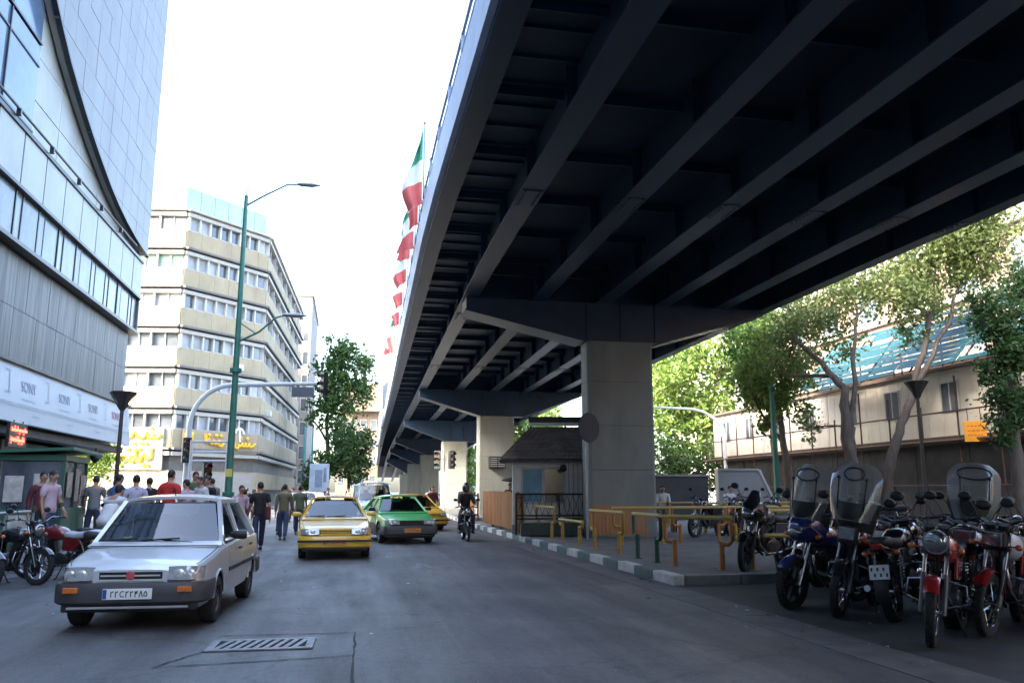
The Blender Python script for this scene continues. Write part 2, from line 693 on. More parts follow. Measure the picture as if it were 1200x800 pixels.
# dry leaves and paper scraps blown into the gutters
lt = MB()
rl = random.Random(31)
for k in range(260):
    q = rl.random()
    if q < .45:
        yy = rl.uniform(6, 34)
        xx = kx(yy) - abs(rl.gauss(0, .22)) - .02
        zz = .012
    elif q < .6:
        xx, yy, zz = rl.uniform(5.7, 15), rl.uniform(13.8, 26), .156
    elif q < .8:
        xx, yy, zz = rl.uniform(5.5, 12), rl.uniform(6.5, 13), .012
    else:
        xx, yy, zz = rl.uniform(-5.8, 5), rl.uniform(7, 24), .012
    sz = rl.uniform(.012, .04) * (1.8 if rl.random() < .08 else 1)
    an = rl.uniform(0, 6.28)
    lt.cur = 0 if rl.random() < .72 else 1
    c_, s_ = math.cos(an) * sz, math.sin(an) * sz
    lt.add([(xx + c_, yy + s_, zz), (xx - s_ * .5, yy + c_ * .5, zz + sz * .35), (xx - c_, yy - s_, zz), (xx + s_ * .5, yy - c_ * .5, zz + sz * .1)], [(0, 1, 2, 3)])
tag(lt.build('litter', [mat('dry_leaf', (.14, .1, .05), .8, var=.3), mat('paper_scrap', (.5, .5, .48), .7, var=.1)], fix=False), 'dry leaves and paper scraps scattered along the kerb and gutter', 'litter', None, 'stuff')

# repair patch and storm drain
pt = MB()
PATCH = mat('asphalt_patch', (0.066, 0.07, 0.078), 0.8, var=0.25, vscale=5, bump=0.3, bscale=120)
JOINT = mat('patch_joint', (0.022, 0.022, 0.024), 0.8, var=0.3, vscale=9)
rj = random.Random(2)
for (a, b) in [((-1.66, 8.17), (-.25, 8.33)), ((-1.3, 9.76), (.17, 9.68)), ((.16, 9.7), (.1, 6.4)), ((-.25, 8.33), (.12, 8.4)), ((-1.62, 8.2), (-1.3, 8.9))]:
    n = 14
    L = []
    for k in range(n + 1):
        t = k / n
        L.append((a[0] + (b[0] - a[0]) * t + rj.uniform(-.012, .012), a[1] + (b[1] - a[1]) * t + rj.uniform(-.012, .012)))
    for (p, q) in zip(L, L[1:]):
        d = Vector((q[0] - p[0], q[1] - p[1], 0)).normalized()
        s_ = Vector((-d.y, d.x, 0)) * rj.uniform(.006, .016)
        pt.add([(p[0] - s_.x, p[1] - s_.y, .008), (q[0] - s_.x, q[1] - s_.y, .008), (q[0] + s_.x, q[1] + s_.y, .008), (p[0] + s_.x, p[1] + s_.y, .008)], [(0, 1, 2, 3)])
structure('patch_joint', pt, JOINT)
dr = thing('storm_drain', 'rectangular iron storm drain grate set in the patched asphalt before the silver car', 'drain', (-.78, 9.12, .004), R(-1.5))
GRATE = mat('grate_iron', (0.22, 0.225, 0.23), 0.55, 0.5, var=0.3, vscale=8, bump=0.2, bscale=60, dirt=(0.06, 0.055, 0.05), dscale=6, damt=.6)
PIT = mat('drain_pit', (0.008, 0.008, 0.008), 0.9)
f = MB()
for (a, b, c, d) in [(-.52, .52, -.3, -.23), (-.52, .52, .23, .3), (-.52, -.44, -.23, .23), (.44, .52, -.23, .23)]:
    f.box(a, b, c, d, .0, .016)
f.build('frame', GRATE, dr, bevel=.004)
f = MB()
for k in range(9):
    xk = -.38 + k * .095
    f.obox((xk, 0, .008), (.055, .46, .012), (0, 0, -.2))
f.build('grate', GRATE, dr, bevel=.003)
f = MB()
f.add([(-.44, -.23, .003), (.44, -.23, .003), (.44, .23, .003), (-.44, .23, .003)], [(0, 1, 2, 3)])
f.build('pit', PIT, dr)
# ------------------------------------------------------------------ overpass
STEEL = mat('blue_painted_steel', (0.012, 0.032, 0.07), 0.42, 0.0, var=0.3, vscale=0.9, bump=0.12, bscale=5, dirt=(0.014, 0.017, 0.021), dscale=0.7, damt=0.6, stretch=(1, .35, 1))
FLANGE = mat('blue_flange_steel', (0.022, 0.044, 0.075), 0.38, 0.0, var=0.25, vscale=1.1, bump=0.1, bscale=6, dirt=(0.035, 0.034, 0.036), dscale=1.6, damt=0.7, stretch=(1, .25, 1))
FASCIA = mat('pale_fascia_steel', (0.3, 0.38, 0.5), 0.45, var=0.15, vscale=1.2, dirt=(0.2, 0.22, 0.25), dscale=1.5, damt=0.5)
DECKM = mat('deck_soffit', (0.014, 0.026, 0.05), 0.6, var=0.3, vscale=0.8, bump=0.15, bscale=8, dirt=(0.007, 0.009, 0.014), dscale=0.5, damt=0.6)


def bdx(y):
    return 0.0 if y < 20 else 0.027 * (y - 20)


def bdz(y):
    return 0.0 if y < 110 else -0.00052 * (y - 110) ** 2


YS = [-70, -40, -14, -6, 2, 10, 18, 22, 26, 32, 40, 50, 60, 72, 84, 98, 110, 122, 134, 146, 158, 170, 182, 196]
br = thing('overpass_bridge', 'dark blue steel girder overpass running overhead on grey concrete piers', 'bridge', (8.6, 0, 0))


def along(mb, poly, ys=YS):
    """sweep a cross-section polygon (x, z) along the bridge"""
    rings = []
    for y in ys:
        rings.append([(px + bdx(y) - 8.6, y, pz + bdz(y)) for (px, pz) in poly])
    mb.loft(rings)
    return mb


along(MB(), [(2.03, 8.5), (15.32, 8.5), (15.32, 8.75), (2.03, 8.75)]).build('deck', DECKM, br)
for gx in (3.55, 5.78, 7.95, 9.98, 12.08, 13.75):
    m_ = MB()
    fl = .25 if gx < 13 else .2
    along(m_, [(gx - fl, 7.6), (gx + fl, 7.6), (gx + fl, 7.64), (gx + .02, 7.641), (gx + .02, 8.498), (gx - .02, 8.498), (gx - .02, 7.641), (gx - fl, 7.64)])
    m_.cur = 0
    # web splice plates and stiffeners
    for y in np.arange(-12, 150, 3.02):
        if abs(((y + 1) % 24) - 12) < 30:
            m_.cur = 1
            for sgn in (-1, 1):
                x0 = gx + bdx(y) - 8.6
                z_ = bdz(y)
                xa, xb = sorted((x0 + sgn * .022, x0 + sgn * (fl - .04)))
                m_.box(xa, xb, y - .01, y + .01, 7.645 + z_, 8.49 + z_)
    m_.cur = 0
    for y in np.arange(-8, 150, 12.0):
        x0 = gx + bdx(y) - 8.6
        m_.box(x0 - fl + .03, x0 + fl - .03, y - .45, y + .45, 7.582 + bdz(y), 7.5985 + bdz(y))
        for q in range(6):
            for sx in (-.6, .6):
                m_.box(x0 + sx * fl - .02, x0 + sx * fl + .02, y - .4 + q * .16 - .02, y - .4 + q * .16 + .02, 7.565 + bdz(y), 7.5815 + bdz(y))
    m_.build('girder', [FLANGE, STEEL], br)
for side in (0, 1):
    m_ = MB()
    if side == 0:
        along(m_, [(1.9, 8.3), (2.33, 8.3), (2.33, 8.34), (2.02, 8.35), (2.02, 8.996), (1.9, 8.996)])
    else:
        along(m_, [(15.0, 8.3), (15.45, 8.3), (15.45, 8.996), (15.33, 8.996), (15.33, 8.35), (15.0, 8.34)])
    m_.build('edge_beam', STEEL, br)
    f_ = MB()
    if side == 0:
        along(f_, [(1.78, 8.42), (1.896, 8.42), (1.896, 9.3), (1.78, 9.3)])
    else:
        along(f_, [(15.454, 8.42), (15.57, 8.42), (15.57, 9.3), (15.454, 9.3)])
    f_.build('fascia', FASCIA, br)
    r_ = MB()
    ex = 1.86 if side == 0 else 15.49
    for zz in (9.62, 9.98):
        rings = [Vector((ex + bdx(y) - 8.6, y, zz + bdz(y))) for y in YS]
        r_.tube(rings, .032, 8)
    for y in np.arange(-14, 180, 2.0):
        r_.bar((ex + bdx(y) - 8.6, y, 9.3 + bdz(y)), (ex + bdx(y) - 8.6, y, 10.0 + bdz(y)), .07, .07, (0, 1, 0))
    r_.build('railing', FASCIA, br, smooth=40)
# transverse members
cx = MB()
for y in np.arange(-13, 170, 2.6):
    z_ = bdz(y)
    xs = [2.02, 3.53, 3.57, 5.76, 5.80, 7.93, 7.97, 9.96, 10.0, 12.06, 12.1, 13.73, 13.77, 15.33]
    for a, b in zip(xs[::2], xs[1::2]):
        a += bdx(y) - 8.6
        b += bdx(y) - 8.6
        cx.box(a, b, y - .012, y + .012, 8.32 + z_, 8.498 + z_)
        if a - bdx(y) + 8.6 > 3 and b - bdx(y) + 8.6 < 14:
            cx.box(a + .01, b - .01, y - .03, y + .03, 8.3 + z_, 8.318 + z_)
cx.build('cross_beams', STEEL, br)
far_ribs = MB()
for y in np.arange(-13, 150, .86):
    z_ = bdz(y)
    for si, (xa, xb, za) in enumerate(((2.03, 3.5, 8.44), (13.8, 15.3, 8.44))):
        ob = MB() if (si == 0 and 6 < y < 62) else far_ribs
        ob.box(xa + bdx(y) - 8.6, xb + bdx(y) - 8.6, y - .02, y + .02, za + z_, 8.497 + z_)
        if ob is not far_ribs:
            ob.build('overhang_rib', STEEL, br)
tag(far_ribs.build('overhang_ribs', STEEL, br), kind='stuff')
# piers with their steel cross-heads
PIERC = mat('pier_concrete', (0.22, 0.23, 0.21), 0.85, var=0.1, vscale=0.8, bump=0.2, bscale=25, dirt=(0.12, 0.125, 0.12), dscale=0.7, damt=0.6, stretch=(1, 1, .3))
for (py_, ztop) in ((25, 6.32), (49.4, 6.05), (71.5, 5.8), (97, 5.7), (121, 5.5), (145, 5.0)):
    ox = bdx(py_) * .5 - 8.6
    zz = bdz(py_)
    pr = MB()
    c_ = .09
    a, b, c0, c1 = 7.4 + ox, 9.62 + ox, py_, py_ + .85
    pr.prism([(a + c_, c0), (b - c_, c0), (b, c0 + c_), (b, c1 - c_), (b - c_, c1), (a + c_, c1), (a, c1 - c_), (a, c0 + c_)], 'z', .1, 2.2 + zz)
    for za, zb in ((2.204, 3.6), (3.604, 5.0), (5.004, ztop)):
        pr.prism([(a + c_, c0), (b - c_, c0), (b, c0 + c_), (b, c1 - c_), (b - c_, c1), (a + c_, c1), (a, c1 - c_), (a, c0 + c_)], 'z', za + zz, zb + zz)
    pier = pr.build('pier', PIERC, br, bevel=.018)
    cp = MB()
    d_ = bdx(py_) - 8.6
    zt = ztop + .004 + zz
    cp.prism([(3.4 + d_, 7.2 + zz), (7.3 + d_, zt), (9.75 + d_, zt), (13.5 + d_, 7.42 + zz), (13.5 + d_, 7.585 + zz), (3.4 + d_, 7.585 + zz)], 'y', py_ + .06, py_ + 1.0)
    cp.cur = 1
    cp.bar((3.35 + d_, py_ + .53, 7.178 + zz), (7.25 + d_, py_ + .53, zt - .022), 1.1, .04, (0, 0, 1))
    cp.bar((9.8 + d_, py_ + .53, zt - .022), (13.55 + d_, py_ + .53, 7.398 + zz), 1.1, .04, (0, 0, 1))
    cp.cur = 0
    for xs in (7.35, 8.5, 9.68):
        cp.bar((xs + d_, py_ + .04, zt + .02), (xs + d_, py_ + .04, 7.58 + zz), .05, .04, (1, 0, 0))
    cp.build('crosshead', [STEEL, FLANGE], pier)
    dp = MB()
    for x0, x1 in ((3.58, 5.75), (5.82, 7.92), (7.98, 9.95), (10.01, 12.05), (12.11, 13.72)):
        dp.box(x0 + d_, x1 + d_, py_ + .5, py_ + .53, 7.66 + zz, 8.46 + zz)
    dp.build('diaphragm', STEEL, pier)

# flags along the left parapet of the overpass
FG = mat('flag_green', (0.07, 0.33, 0.2), 0.7, var=.12, vscale=4)
FW = mat('flag_white', (0.75, 0.75, 0.74), 0.7, var=.06, vscale=4)
FR = mat('flag_red', (0.6, 0.12, 0.11), 0.7, var=.12, vscale=4)
POLEM = mat('galvanised_pole', (0.34, 0.35, 0.36), 0.5, 0.5, var=.15, vscale=6)
words = ['first', 'second', 'third', 'fourth', 'fifth', 'sixth', 'seventh', 'eighth', 'ninth']
rf = random.Random(11)
flag_ys = (22.6, 24.7, 27.2, 30, 33.2, 37, 41.5, 47, 53)
for i, fy in enumerate(flag_ys):
    h = 2.95 + rf.uniform(-.1, .2)
    fl = thing('flag', 'limp green white and red flag on the bridge parapet, %s pole from the camera' % words[i], 'flag', (1.86 + bdx(fy), fy + .3, 9.3 + bdz(fy)), rf.uniform(-.3, .3), 'flags along the overpass parapet')
    p_ = MB()
    p_.tube([(0, 0, 0), (0, 0, h)], [.035, .022], 8)
    p_.ball((0, 0, h + .03), .045, 8, 6)
    p_.build('pole', POLEM, fl, smooth=40)
    c_ = MB()
    nu, nv = 10, 21
    H = 2.25 + rf.uniform(-.3, .2)
    rows = []
    ph = rf.uniform(0, 6)
    wmax = rf.uniform(.34, .6)
    sg_ = rf.uniform(.2, 1.0)
    for v in range(nv + 1):
        t = v / nv
        wd = .1 + wmax * math.sin(min(1, t * 1.25) * PI * .5) * (1 - .3 * t) * (1 + .25 * math.sin(7 * t + ph))
        rows.append([(-.04 - wd * u / nu + .05 * math.sin(4 * t + ph) * u / nu, .1 * math.sin(9 * u / nu + ph + 2 * t) * (u / nu) ** .5, h - .1 - t * H - (.25 + .5 * sg_) * (u / nu) ** 1.5 * (1 - .6 * t)) for u in range(nu + 1)])
    for k, (ra, rb_) in enumerate(((0, 9), (9, 15), (15, 21))):
        c_.cur = k
        c_.grid(rows[ra:rb_ + 1])
    c_.build('cloth', [FG, FW, FR], fl, smooth=70)

# bright pole and box fixed high on the bridge side
nb = thing('bridge_lamp', 'boxy lamp on a short dark post at the far bridge parapet', 'lamp', (4.1 + .9, 112, 9.2))
m_ = MB()
m_.tube([(0, 0, 0), (0, 0, 5)], .1, 8)
m_.build('post', IRON, nb, smooth=40)
m_ = MB()
m_.prism([(-.55, 3.2), (.4, 3.6), (.4, 7.2), (-.55, 6.4)], 'y', -.5, .5)
m_.build('housing', mat('grey_housing', (.2, .22, .24), .5, var=.15), nb, bevel=.05)
# ------------------------------------------------------------------ big shop and office block on the left
CLAD = mat('grey_metal_cladding', (0.14, 0.137, 0.125), 0.55, 0.05, var=0.62, vscale=2.2, stretch=(1, 2.6, .16), bump=0.05, bscale=6, dirt=(0.065, 0.062, 0.057), dscale=1.4, damt=0.8)
CLADB = mat('blue_grey_panels', (0.155, 0.155, 0.16), 0.5, 0.05, var=0.14, vscale=0.6, dirt=(0.11, 0.108, 0.105), dscale=0.5, damt=0.5, stretch=(1, 1, .6))
CLADW = mat('pale_panels', (0.31, 0.318, 0.305), 0.5, 0.0, var=0.1, vscale=0.8, dirt=(0.2, 0.2, 0.19), dscale=0.9, damt=0.5, stretch=(1, 1, .5))
BACK = mat('facade_backing', (0.045, 0.048, 0.053), 0.7, var=.2)
WGLASS = mat('tinted_window_glass', (0.085, 0.095, 0.11), 0.22, 0.0, var=0.75, vscale=1.1, spec=0.3, stretch=(1, 1, .4), dirt=(0.16, 0.17, 0.17), dscale=0.8, damt=.7)
WGLASSB = mat('blue_window_glass', (0.09, 0.13, 0.2), 0.12, 0.0, var=0.35, vscale=0.4, spec=0.35)
MULL = mat('dark_mullion', (0.028, 0.03, 0.034), 0.4, 0.3, var=.2)
BANNER = mat('banner_vinyl', (0.47, 0.49, 0.51), 0.45, var=0.05, vscale=0.8, dirt=(0.45, 0.48, 0.51), dscale=0.6, damt=0.5)
LETTER = mat('grey_lettering', (0.36, 0.38, 0.42), 0.5, var=.2, vscale=3)
LETTERP = mat('red_grey_lettering', (0.4, 0.2, 0.24), 0.5, var=.2, vscale=3)

ob_ = thing('office_building', 'grey clad corner block with a white shop banner, glass bands and a curved dark fascia', 'building', (-8.6, 12, 0))
OX, OY = -8.6, 12.0


def L(x, y, z):
    return (x - OX, y - OY, z)


Y0, Y1 = -12.0, 34.6
YB = -60.0
core = MB()
core.box(-40, -.45, YB - OY, Y1 - OY - .15, 3.0, 23.8)
core.box(-40, -.45, YB - OY, 6 - OY, 23.81, 36)  # unseen extra height, added to keep the sun off the brick wall opposite
core.box(-40, -4.4, YB - OY, Y1 - OY - .2, .1, 3.0)
core.build('core', BACK, ob_)
rb = random.Random(3)
# lower dark metal cladding band (z 4.9 - 7.7)
m_ = MB()
y = Y0
while y < Y1 - .1:
    w = .82
    for (za, zb) in ((4.86, 6.3), (6.31, 7.72)):
        d = rb.uniform(-.006, .006)
        m_.box(-.44, -.15 + d, y + .008 - OY, min(y + w, Y1) - .008 - OY, za, zb)
    y += w
m_.box(-12, -.152, Y1 - OY - .14, Y1 - OY, 4.87, 7.71)
m_.build('cladding_band', CLAD, ob_, bevel=.006)
# first glazed floor: window strip below, pale panels above
m_ = MB()
m_.box(-.44, .19, Y0 - OY, Y1 - OY + .2, 7.74, 7.86)
m_.box(-.44, .20, Y0 - OY, Y1 - OY + .2, 9.16, 9.26)
m_.box(-.44, .20, Y0 - OY, Y1 - OY + .2, 10.66, 10.78)
m_.build('floor_band', MULL, ob_, bevel=.01)
y = Y0
k = 0
while y < Y1 - .2:
    w = 1.62
    yb = min(y + w, Y1 + .15)
    wi = MB()
    wi.box(-.4, .075, y + .03 - OY, y + .09 - OY, 7.865, 9.155)
    wi.box(-.4, .065, y + .52 - OY, y + .56 - OY, 7.865, 9.155)
    w_ = wi.build('window', MULL, ob_)
    pn = MB()
    for (a, b) in ((.09, .52), (.56, w + .03)):
        tilt = rb.uniform(-.012, .012)
        pn.add([(.05 + tilt, y + a - OY, 7.865), (.05 - tilt, min(y + b, yb) - OY, 7.865), (.05 - tilt, min(y + b, yb) - OY, 9.155), (.05 + tilt, y + a - OY, 9.155)], [(0, 1, 2, 3)])
    pn.build('pane', WGLASS, w_, fix=False)
    y += w
    k += 1
m_ = MB()
y = Y0
while y < Y1 - .2:
    w = 1.62
    d = rb.uniform(-.008, .008)
    m_.box(-.44, .14 + d, y + .035 - OY, min(y + w, Y1 + .18) - .035 - OY, 9.265, 10.655)
    y += w
m_.cur = 1
m_.box(-.44, .11, Y0 - OY, Y1 - OY + .17, 9.262, 10.657)
m_.build('spandrel_panels', [CLADW, MULL], ob_, bevel=.008)
m_ = MB()
m_.box(-8, .13, Y1 - OY + .03, Y1 - OY + .2, 7.87, 10.65)
m_.build('end_panel', CLAD, ob_, bevel=.01)
# gutter line with brackets above the panels
m_ = MB()
m_.tube([L(-8.33, Y0, 10.95), L(-8.33, 33.0, 10.95)], .035, 8)
for y in np.arange(14, 33, 2.4):
    m_.box(.2, .31, y - OY - .04, y - OY + .04, 10.78, 10.97)
m_.build('pipe', MULL, ob_, smooth=40)
# upper wall: windows towards the near end, pale panels towards the corner
m_ = MB()
z = 10.8
while z < 23.5:
    y = 22.95
    while y < Y1 - .5:
        d = rb.uniform(-.005, .005)
        m_.box(-.44, -.1 + d, y + .01 - OY, min(y + 2.0, Y1) - .01 - OY, z + .01, z + 1.24)
        y += 2.0
    z += 1.25
m_.build('upper_panels', CLADW, ob_, bevel=.006)
z = 11.05
while z < 22:
    y = 22.9 - 2.05
    n = 0
    while y > 6:
        wi = MB()
        wi.box(-.4, -.02, y - OY, y + .05 - OY, z, z + 2.5)
        wi.box(-.4, -.02, y + .051 - OY, y + 2.049 - OY, z, z + .06)
        wi.box(-.4, -.03, y + .051 - OY, y + 2.049 - OY, z + 1.9, z + 1.95)
        w_ = wi.build('window', MULL, ob_)
        pn = MB()
        tl = rb.uniform(-.012, .012)
        pn.add([(-.06 + tl, y + .05 - OY, z + .06), (-.06 - tl, y + 2.05 - OY, z + .06), (-.06 - tl, y + 2.05 - OY, z + 2.5), (-.06 + tl, y + .05 - OY, z + 2.5)], [(0, 1, 2, 3)])
        pn.build('pane', WGLASSB, w_, fix=False)
        y -= 2.05
        n += 1
    z += 2.56
m_ = MB()
m_.box(-.44, -.08, Y0 - OY, 22.9 - OY, 10.8, 11.04)
m_.build('sill_band', CLADW, ob_)
# projecting upper screen with its curved lower edge
curve = [(20.4, 16.2), (20.9, 15.35), (21.73, 14.35), (22.45, 13.85), (23.19, 13.38), (24.0, 12.98), (24.82, 12.6), (25.6, 12.28), (26.35, 11.99), (27.2, 11.7), (27.97, 11.45), (29, 11.19), (30.1, 10.98), (31.3, 10.82), (32.4, 10.72), (33.6, 10.66), (34.9, 10.64)]
curve = [(min(a * 1.0425, 34.9 + i * 1e-4), 1.55 + (b - 1.55) * 1.0425) for i, (a, b) in enumerate(curve)]


def cz(y):
    return float(np.interp(y, [p[0] for p in curve], [p[1] for p in curve]))


m_ = MB()
pn_cols = np.linspace(21.3, 34.9, 14)
zrows = np.arange(10.0, 24.2, .92)
for ya, yb in zip(pn_cols, pn_cols[1:]):
    for za, zb in zip(zrows, zrows[1:]):
        smp = [(q, min(max(za + .008, cz(q) + .03), zb - .008)) for q in np.linspace(ya + .009, yb - .009, 6)]
        while len(smp) > 2 and smp[0][1] >= zb - .01 and smp[1][1] >= zb - .01:
            smp.pop(0)
        if all(q[1] >= zb - .02 for q in smp):
            continue
        d = rb.uniform(-.004, .004)
        m_.prism([(q[0] - OY, q[1]) for q in smp] + [(yb - .009 - OY, zb - .007), (smp[0][0] - OY, zb - .007)], 'x', .108, .26 + d)
m_.build('curved_screen', CLADB, ob_)
m_ = MB()
poly = [(p[0] - OY, p[1] + .05) for p in curve] + [(34.9 - OY, 24.0), (21.27 - OY, 24.0)]
m_.prism(poly, 'x', -.05, .105)
m_.build('screen_backing', CLADW, ob_)
m_ = MB()
m_.slab([[(xx, p[0] - OY, p[1] - .02) for p in curve] for xx in (.15, .3)], .09)
m_.build('curved_edge', MULL, ob_, smooth=50)
m_ = MB()
for za, zb in zip(zrows[1:], zrows[2:]):
    for xa in (-.03, -1.5, -3.0):
        m_.box(xa - 1.46, xa, 34.62 - OY, 34.78 - OY, za + .01, zb - .01)
m_.build('screen_end', CLADB, ob_)
# banner of the shop below
bn = MB()
bn.slab([[(.28 - .02, Y0 - OY, 3.28), (.28 - .02, Y1 - OY, 3.28)], [(.1, Y0 - OY, 4.8), (.1, Y1 - OY, 4.8)]], .12)
banner = bn.build('banner', BANNER, ob_)
bl = MB()
bl.bar((.275, Y0 - OY, 3.75), (.275, Y1 - OY, 3.75), .02, .02)
bl.build('banner_seam', LETTER, banner)


def on_banner(vs, yc, zc):
    out = []
    for (u, v, w) in vs:
        z = zc + v
        out.append((.262 - .16 * (z - 3.28) / 1.52 + .012 + w, yc - OY + u, z))
    return out


for k, yc in enumerate((15.6, 18.4, 21.2, 24.0, 26.9, 29.8, 32.6)):
    vs, fs = text_mesh('SONY', .4)
    tm, tp = MB(), MB()
    (tp if k == 6 else tm).add(on_banner(vs, yc, 4.25), fs)
    for j in range(5):
        (tp if k == 6 else tm).add(on_banner([(-.5 + j * .2, -.02, 0), (-.36 + j * .2, -.02, 0), (-.36 + j * .2, .02, 0), (-.5 + j * .2, .02, 0)], yc, 3.92), [(0, 1, 2, 3)])
    # small emblem between the words
    yb = yc + 1.42
    tm.add(on_banner([(-.2, -.3, 0), (.16, -.3, 0), (.16, -.26, 0), (-.2, -.26, 0)], yb, 4.3), [(0, 1, 2, 3)])
    tm.add(on_banner([(-.2, .26, 0), (.2, .26, 0), (.2, .3, 0), (-.2, .3, 0)], yb, 4.3), [(0, 1, 2, 3)])
    tm.add(on_banner([(.02, -.26, 0), (.07, -.26, 0), (.12, .24, 0), (.07, .24, 0)], yb, 4.3), [(0, 1, 2, 3)])
    for j in range(3):
        tm.add(on_banner([(-.3 + j * .2, 0, 0), (-.18 + j * .2, 0, 0), (-.18 + j * .2, .045, 0), (-.3 + j * .2, .045, 0)], yc + .5, 3.5), [(0, 1, 2, 3)])
    tm.build('banner_lettering', LETTER, banner)
    if tp.v:
        tp.build('banner_lettering', LETTERP, banner)
bl = MB()
bl.box(-.44, .2, Y0 - OY, Y1 - OY, 4.78, 4.85)
bl.build('banner_rail', MULL, ob_)
# shop fronts at street level
SHOPIN = mat('dark_shop_interior', (0.03, 0.028, 0.026), 0.8, var=.5, vscale=2)
SOFF = mat('shop_soffit', (0.1, 0.1, 0.095), 0.7, var=.2)
m_ = MB()
m_.box(-4.4, .05, Y0 - OY, Y1 - OY - .2, 3.0, 3.2)
m_.build('canopy_soffit', SOFF, ob_)
m_ = MB()
for y in np.arange(Y0 + 1, Y1 - 1, 4.6):
    m_.box(-1.3, -.95, y - OY - .2, y - OY + .2, .2, 3.0)
m_.build('shop_column', mat('shop_column_stone', (.12, .115, .11), .5, var=.2), ob_, bevel=.01)
gs = MB()
for y in np.arange(Y0 + 1, Y1 - 5, 4.6):
    gs.box(-1.2, -1.14, y - OY + .25, y - OY + 4.35, 2.55, 3.0)
    for q in (.25, 1.6, 2.95, 4.29):
        gs.box(-1.2, -1.14, y - OY + q, y - OY + q + .06, .2, 2.549)
sf = gs.build('shop_front', mat('green_shop_frame', (.03, .1, .065), .45, var=.2), ob_)
gs = MB()
for y in np.arange(Y0 + 1, Y1 - 5, 4.6):
    for q in (.31, 1.66, 3.01):
        gs.add([(-1.17, y - OY + q, .21), (-1.17, y - OY + q + 1.28, .21), (-1.17, y - OY + q + 1.28, 2.54), (-1.17, y - OY + q, 2.54)], [(0, 1, 2, 3)])
gs.build('shop_glass', CARGLASS, sf, fix=False)
# goods and posters inside the shop windows
gd = MB()
for y in np.arange(Y0 + 1, Y1 - 5, 4.6):
    for q in range(6):
        yy = y - OY + .5 + q * .63
        gd.cur = rb.randrange(4)
        zz = rb.choice((.5, .9, 1.3, 1.6))
        gd.box(-1.75, -1.6, yy, yy + rb.uniform(.3, .5), zz, zz + rb.uniform(.3, .7))
gd.build('shop_display', [mat('poster_white', (.6, .6, .58), .6, var=.2), mat('poster_tan', (.35, .24, .14), .6, var=.3), mat('poster_blue', (.1, .16, .3), .6, var=.3), mat('poster_red', (.35, .05, .05), .6, var=.3)], ob_)

# red LED display hanging under the banner
led = thing('led_sign', 'small black sign with two lines of red light dots under the white banner', 'sign', (-8.15, 22.75, 2.62))
m_ = MB()
m_.box(-.08, .0, -.52, .62, 0, .62)
m_.build('case', BLACK, led, bevel=.01)
m_ = MB()
rr_ = random.Random(8)
for row, zc in enumerate((.18, .43)):
    yy = -.42
    while yy < .48:
        w = rr_.choice((.06, .1, .16))
        m_.box(.002, .012, yy, yy + w, zc - .03, zc + .03)
        if rr_.random() < .6:
            m_.box(.002, .012, yy, yy + .035, zc + .03, zc + rr_.uniform(.05, .11))
        if rr_.random() < .4:
            m_.box(.002, .012, yy + w * .4, yy + w * .4 + .03, zc - .09, zc - .05)
        yy += w + .025
m_.build('lit_letters', glow_mat('red_led', (1.0, .03, .015), 2.2), led)
m_ = MB()
m_.tube([(-.04, -.2, .62), (-.04, -.2, .68)], .015, 6)
m_.tube([(-.04, .4, .62), (-.04, .4, .68)], .015, 6)
m_.build('hanger', IRON, led)
# camera-like lamp under the canopy end
sl = thing('flood_lamp', 'black flood lamp under the far end of the white banner', 'lamp', (-8.4, 30.4, 2.7))
m_ = MB()
m_.lathe([(.05, -.2), (.16, -.1), (.2, .14), (.17, .15)], (0, 0, .0), (.6, .3, -.55), 14)
m_.tube([(0, 0, 0), (0, 0, .3)], .03, 8)
m_.build('lamp_body', BLACK, sl, smooth=40)

# ------------------------------------------------------------------ seven storey corner building
CREAM = mat('cream_stone', (0.35, 0.29, 0.19), 0.85, var=0.12, vscale=0.5, bump=0.1, bscale=10, dirt=(0.22, 0.185, 0.135), dscale=0.45, damt=0.55, stretch=(1, 1, .7))
COPE = mat('white_coping', (0.4, 0.385, 0.34), 0.8, var=0.1, vscale=.8, dirt=(0.34, 0.33, 0.31), dscale=.8, damt=.5)
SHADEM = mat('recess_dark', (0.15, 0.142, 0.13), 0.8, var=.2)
FWIN = mat('far_window_glass', (0.1, 0.115, 0.13), 0.08, 0, var=0.5, vscale=.35, spec=.8)
CURT = mat('window_blind', (0.38, 0.4, 0.42), 0.7, var=.3, vscale=.5)
CURTG = mat('green_blind', (0.2, 0.34, 0.26), 0.7, var=.2, vscale=.7)
FRAMEW = mat('pale_window_frame', (0.45, 0.44, 0.42), 0.6, var=.1)
c1 = Vector((-13.85, 70.0, 0))
c0 = Vector((-33.0, 73.2, 0))
c2 = Vector((-7.86, 76.6, 0))
c3 = Vector((-6.6, 112.0, 0))
fb = thing('corner_office', 'cream seven storey office block with horizontal window bands and yellow shop signs', 'building', tuple(c1))
ZT = 24.9
S = 3.32
rw = random.Random(21)


def face_boxes(mb, A, B, u0, u1, z0, z1, d0, d1):
    """box on the facade line A-B between lengths u0..u1, heights z0..z1, outward depths d0..d1"""
    D = (B - A)
    n_ = D.length
    D = D / n_
    N = Vector((D.y, -D.x, 0))
    vs = []
    for z in (z0, z1):
        for d in (d0, d1):
            for u in (u0, u1):
                p = A + D * u + N * d - c1
                vs.append((p.x, p.y, z))
    mb.add(vs, [(0, 2, 3, 1), (4, 5, 7, 6), (0, 1, 5, 4), (2, 6, 7, 3), (0, 4, 6, 2), (1, 3, 7, 5)])


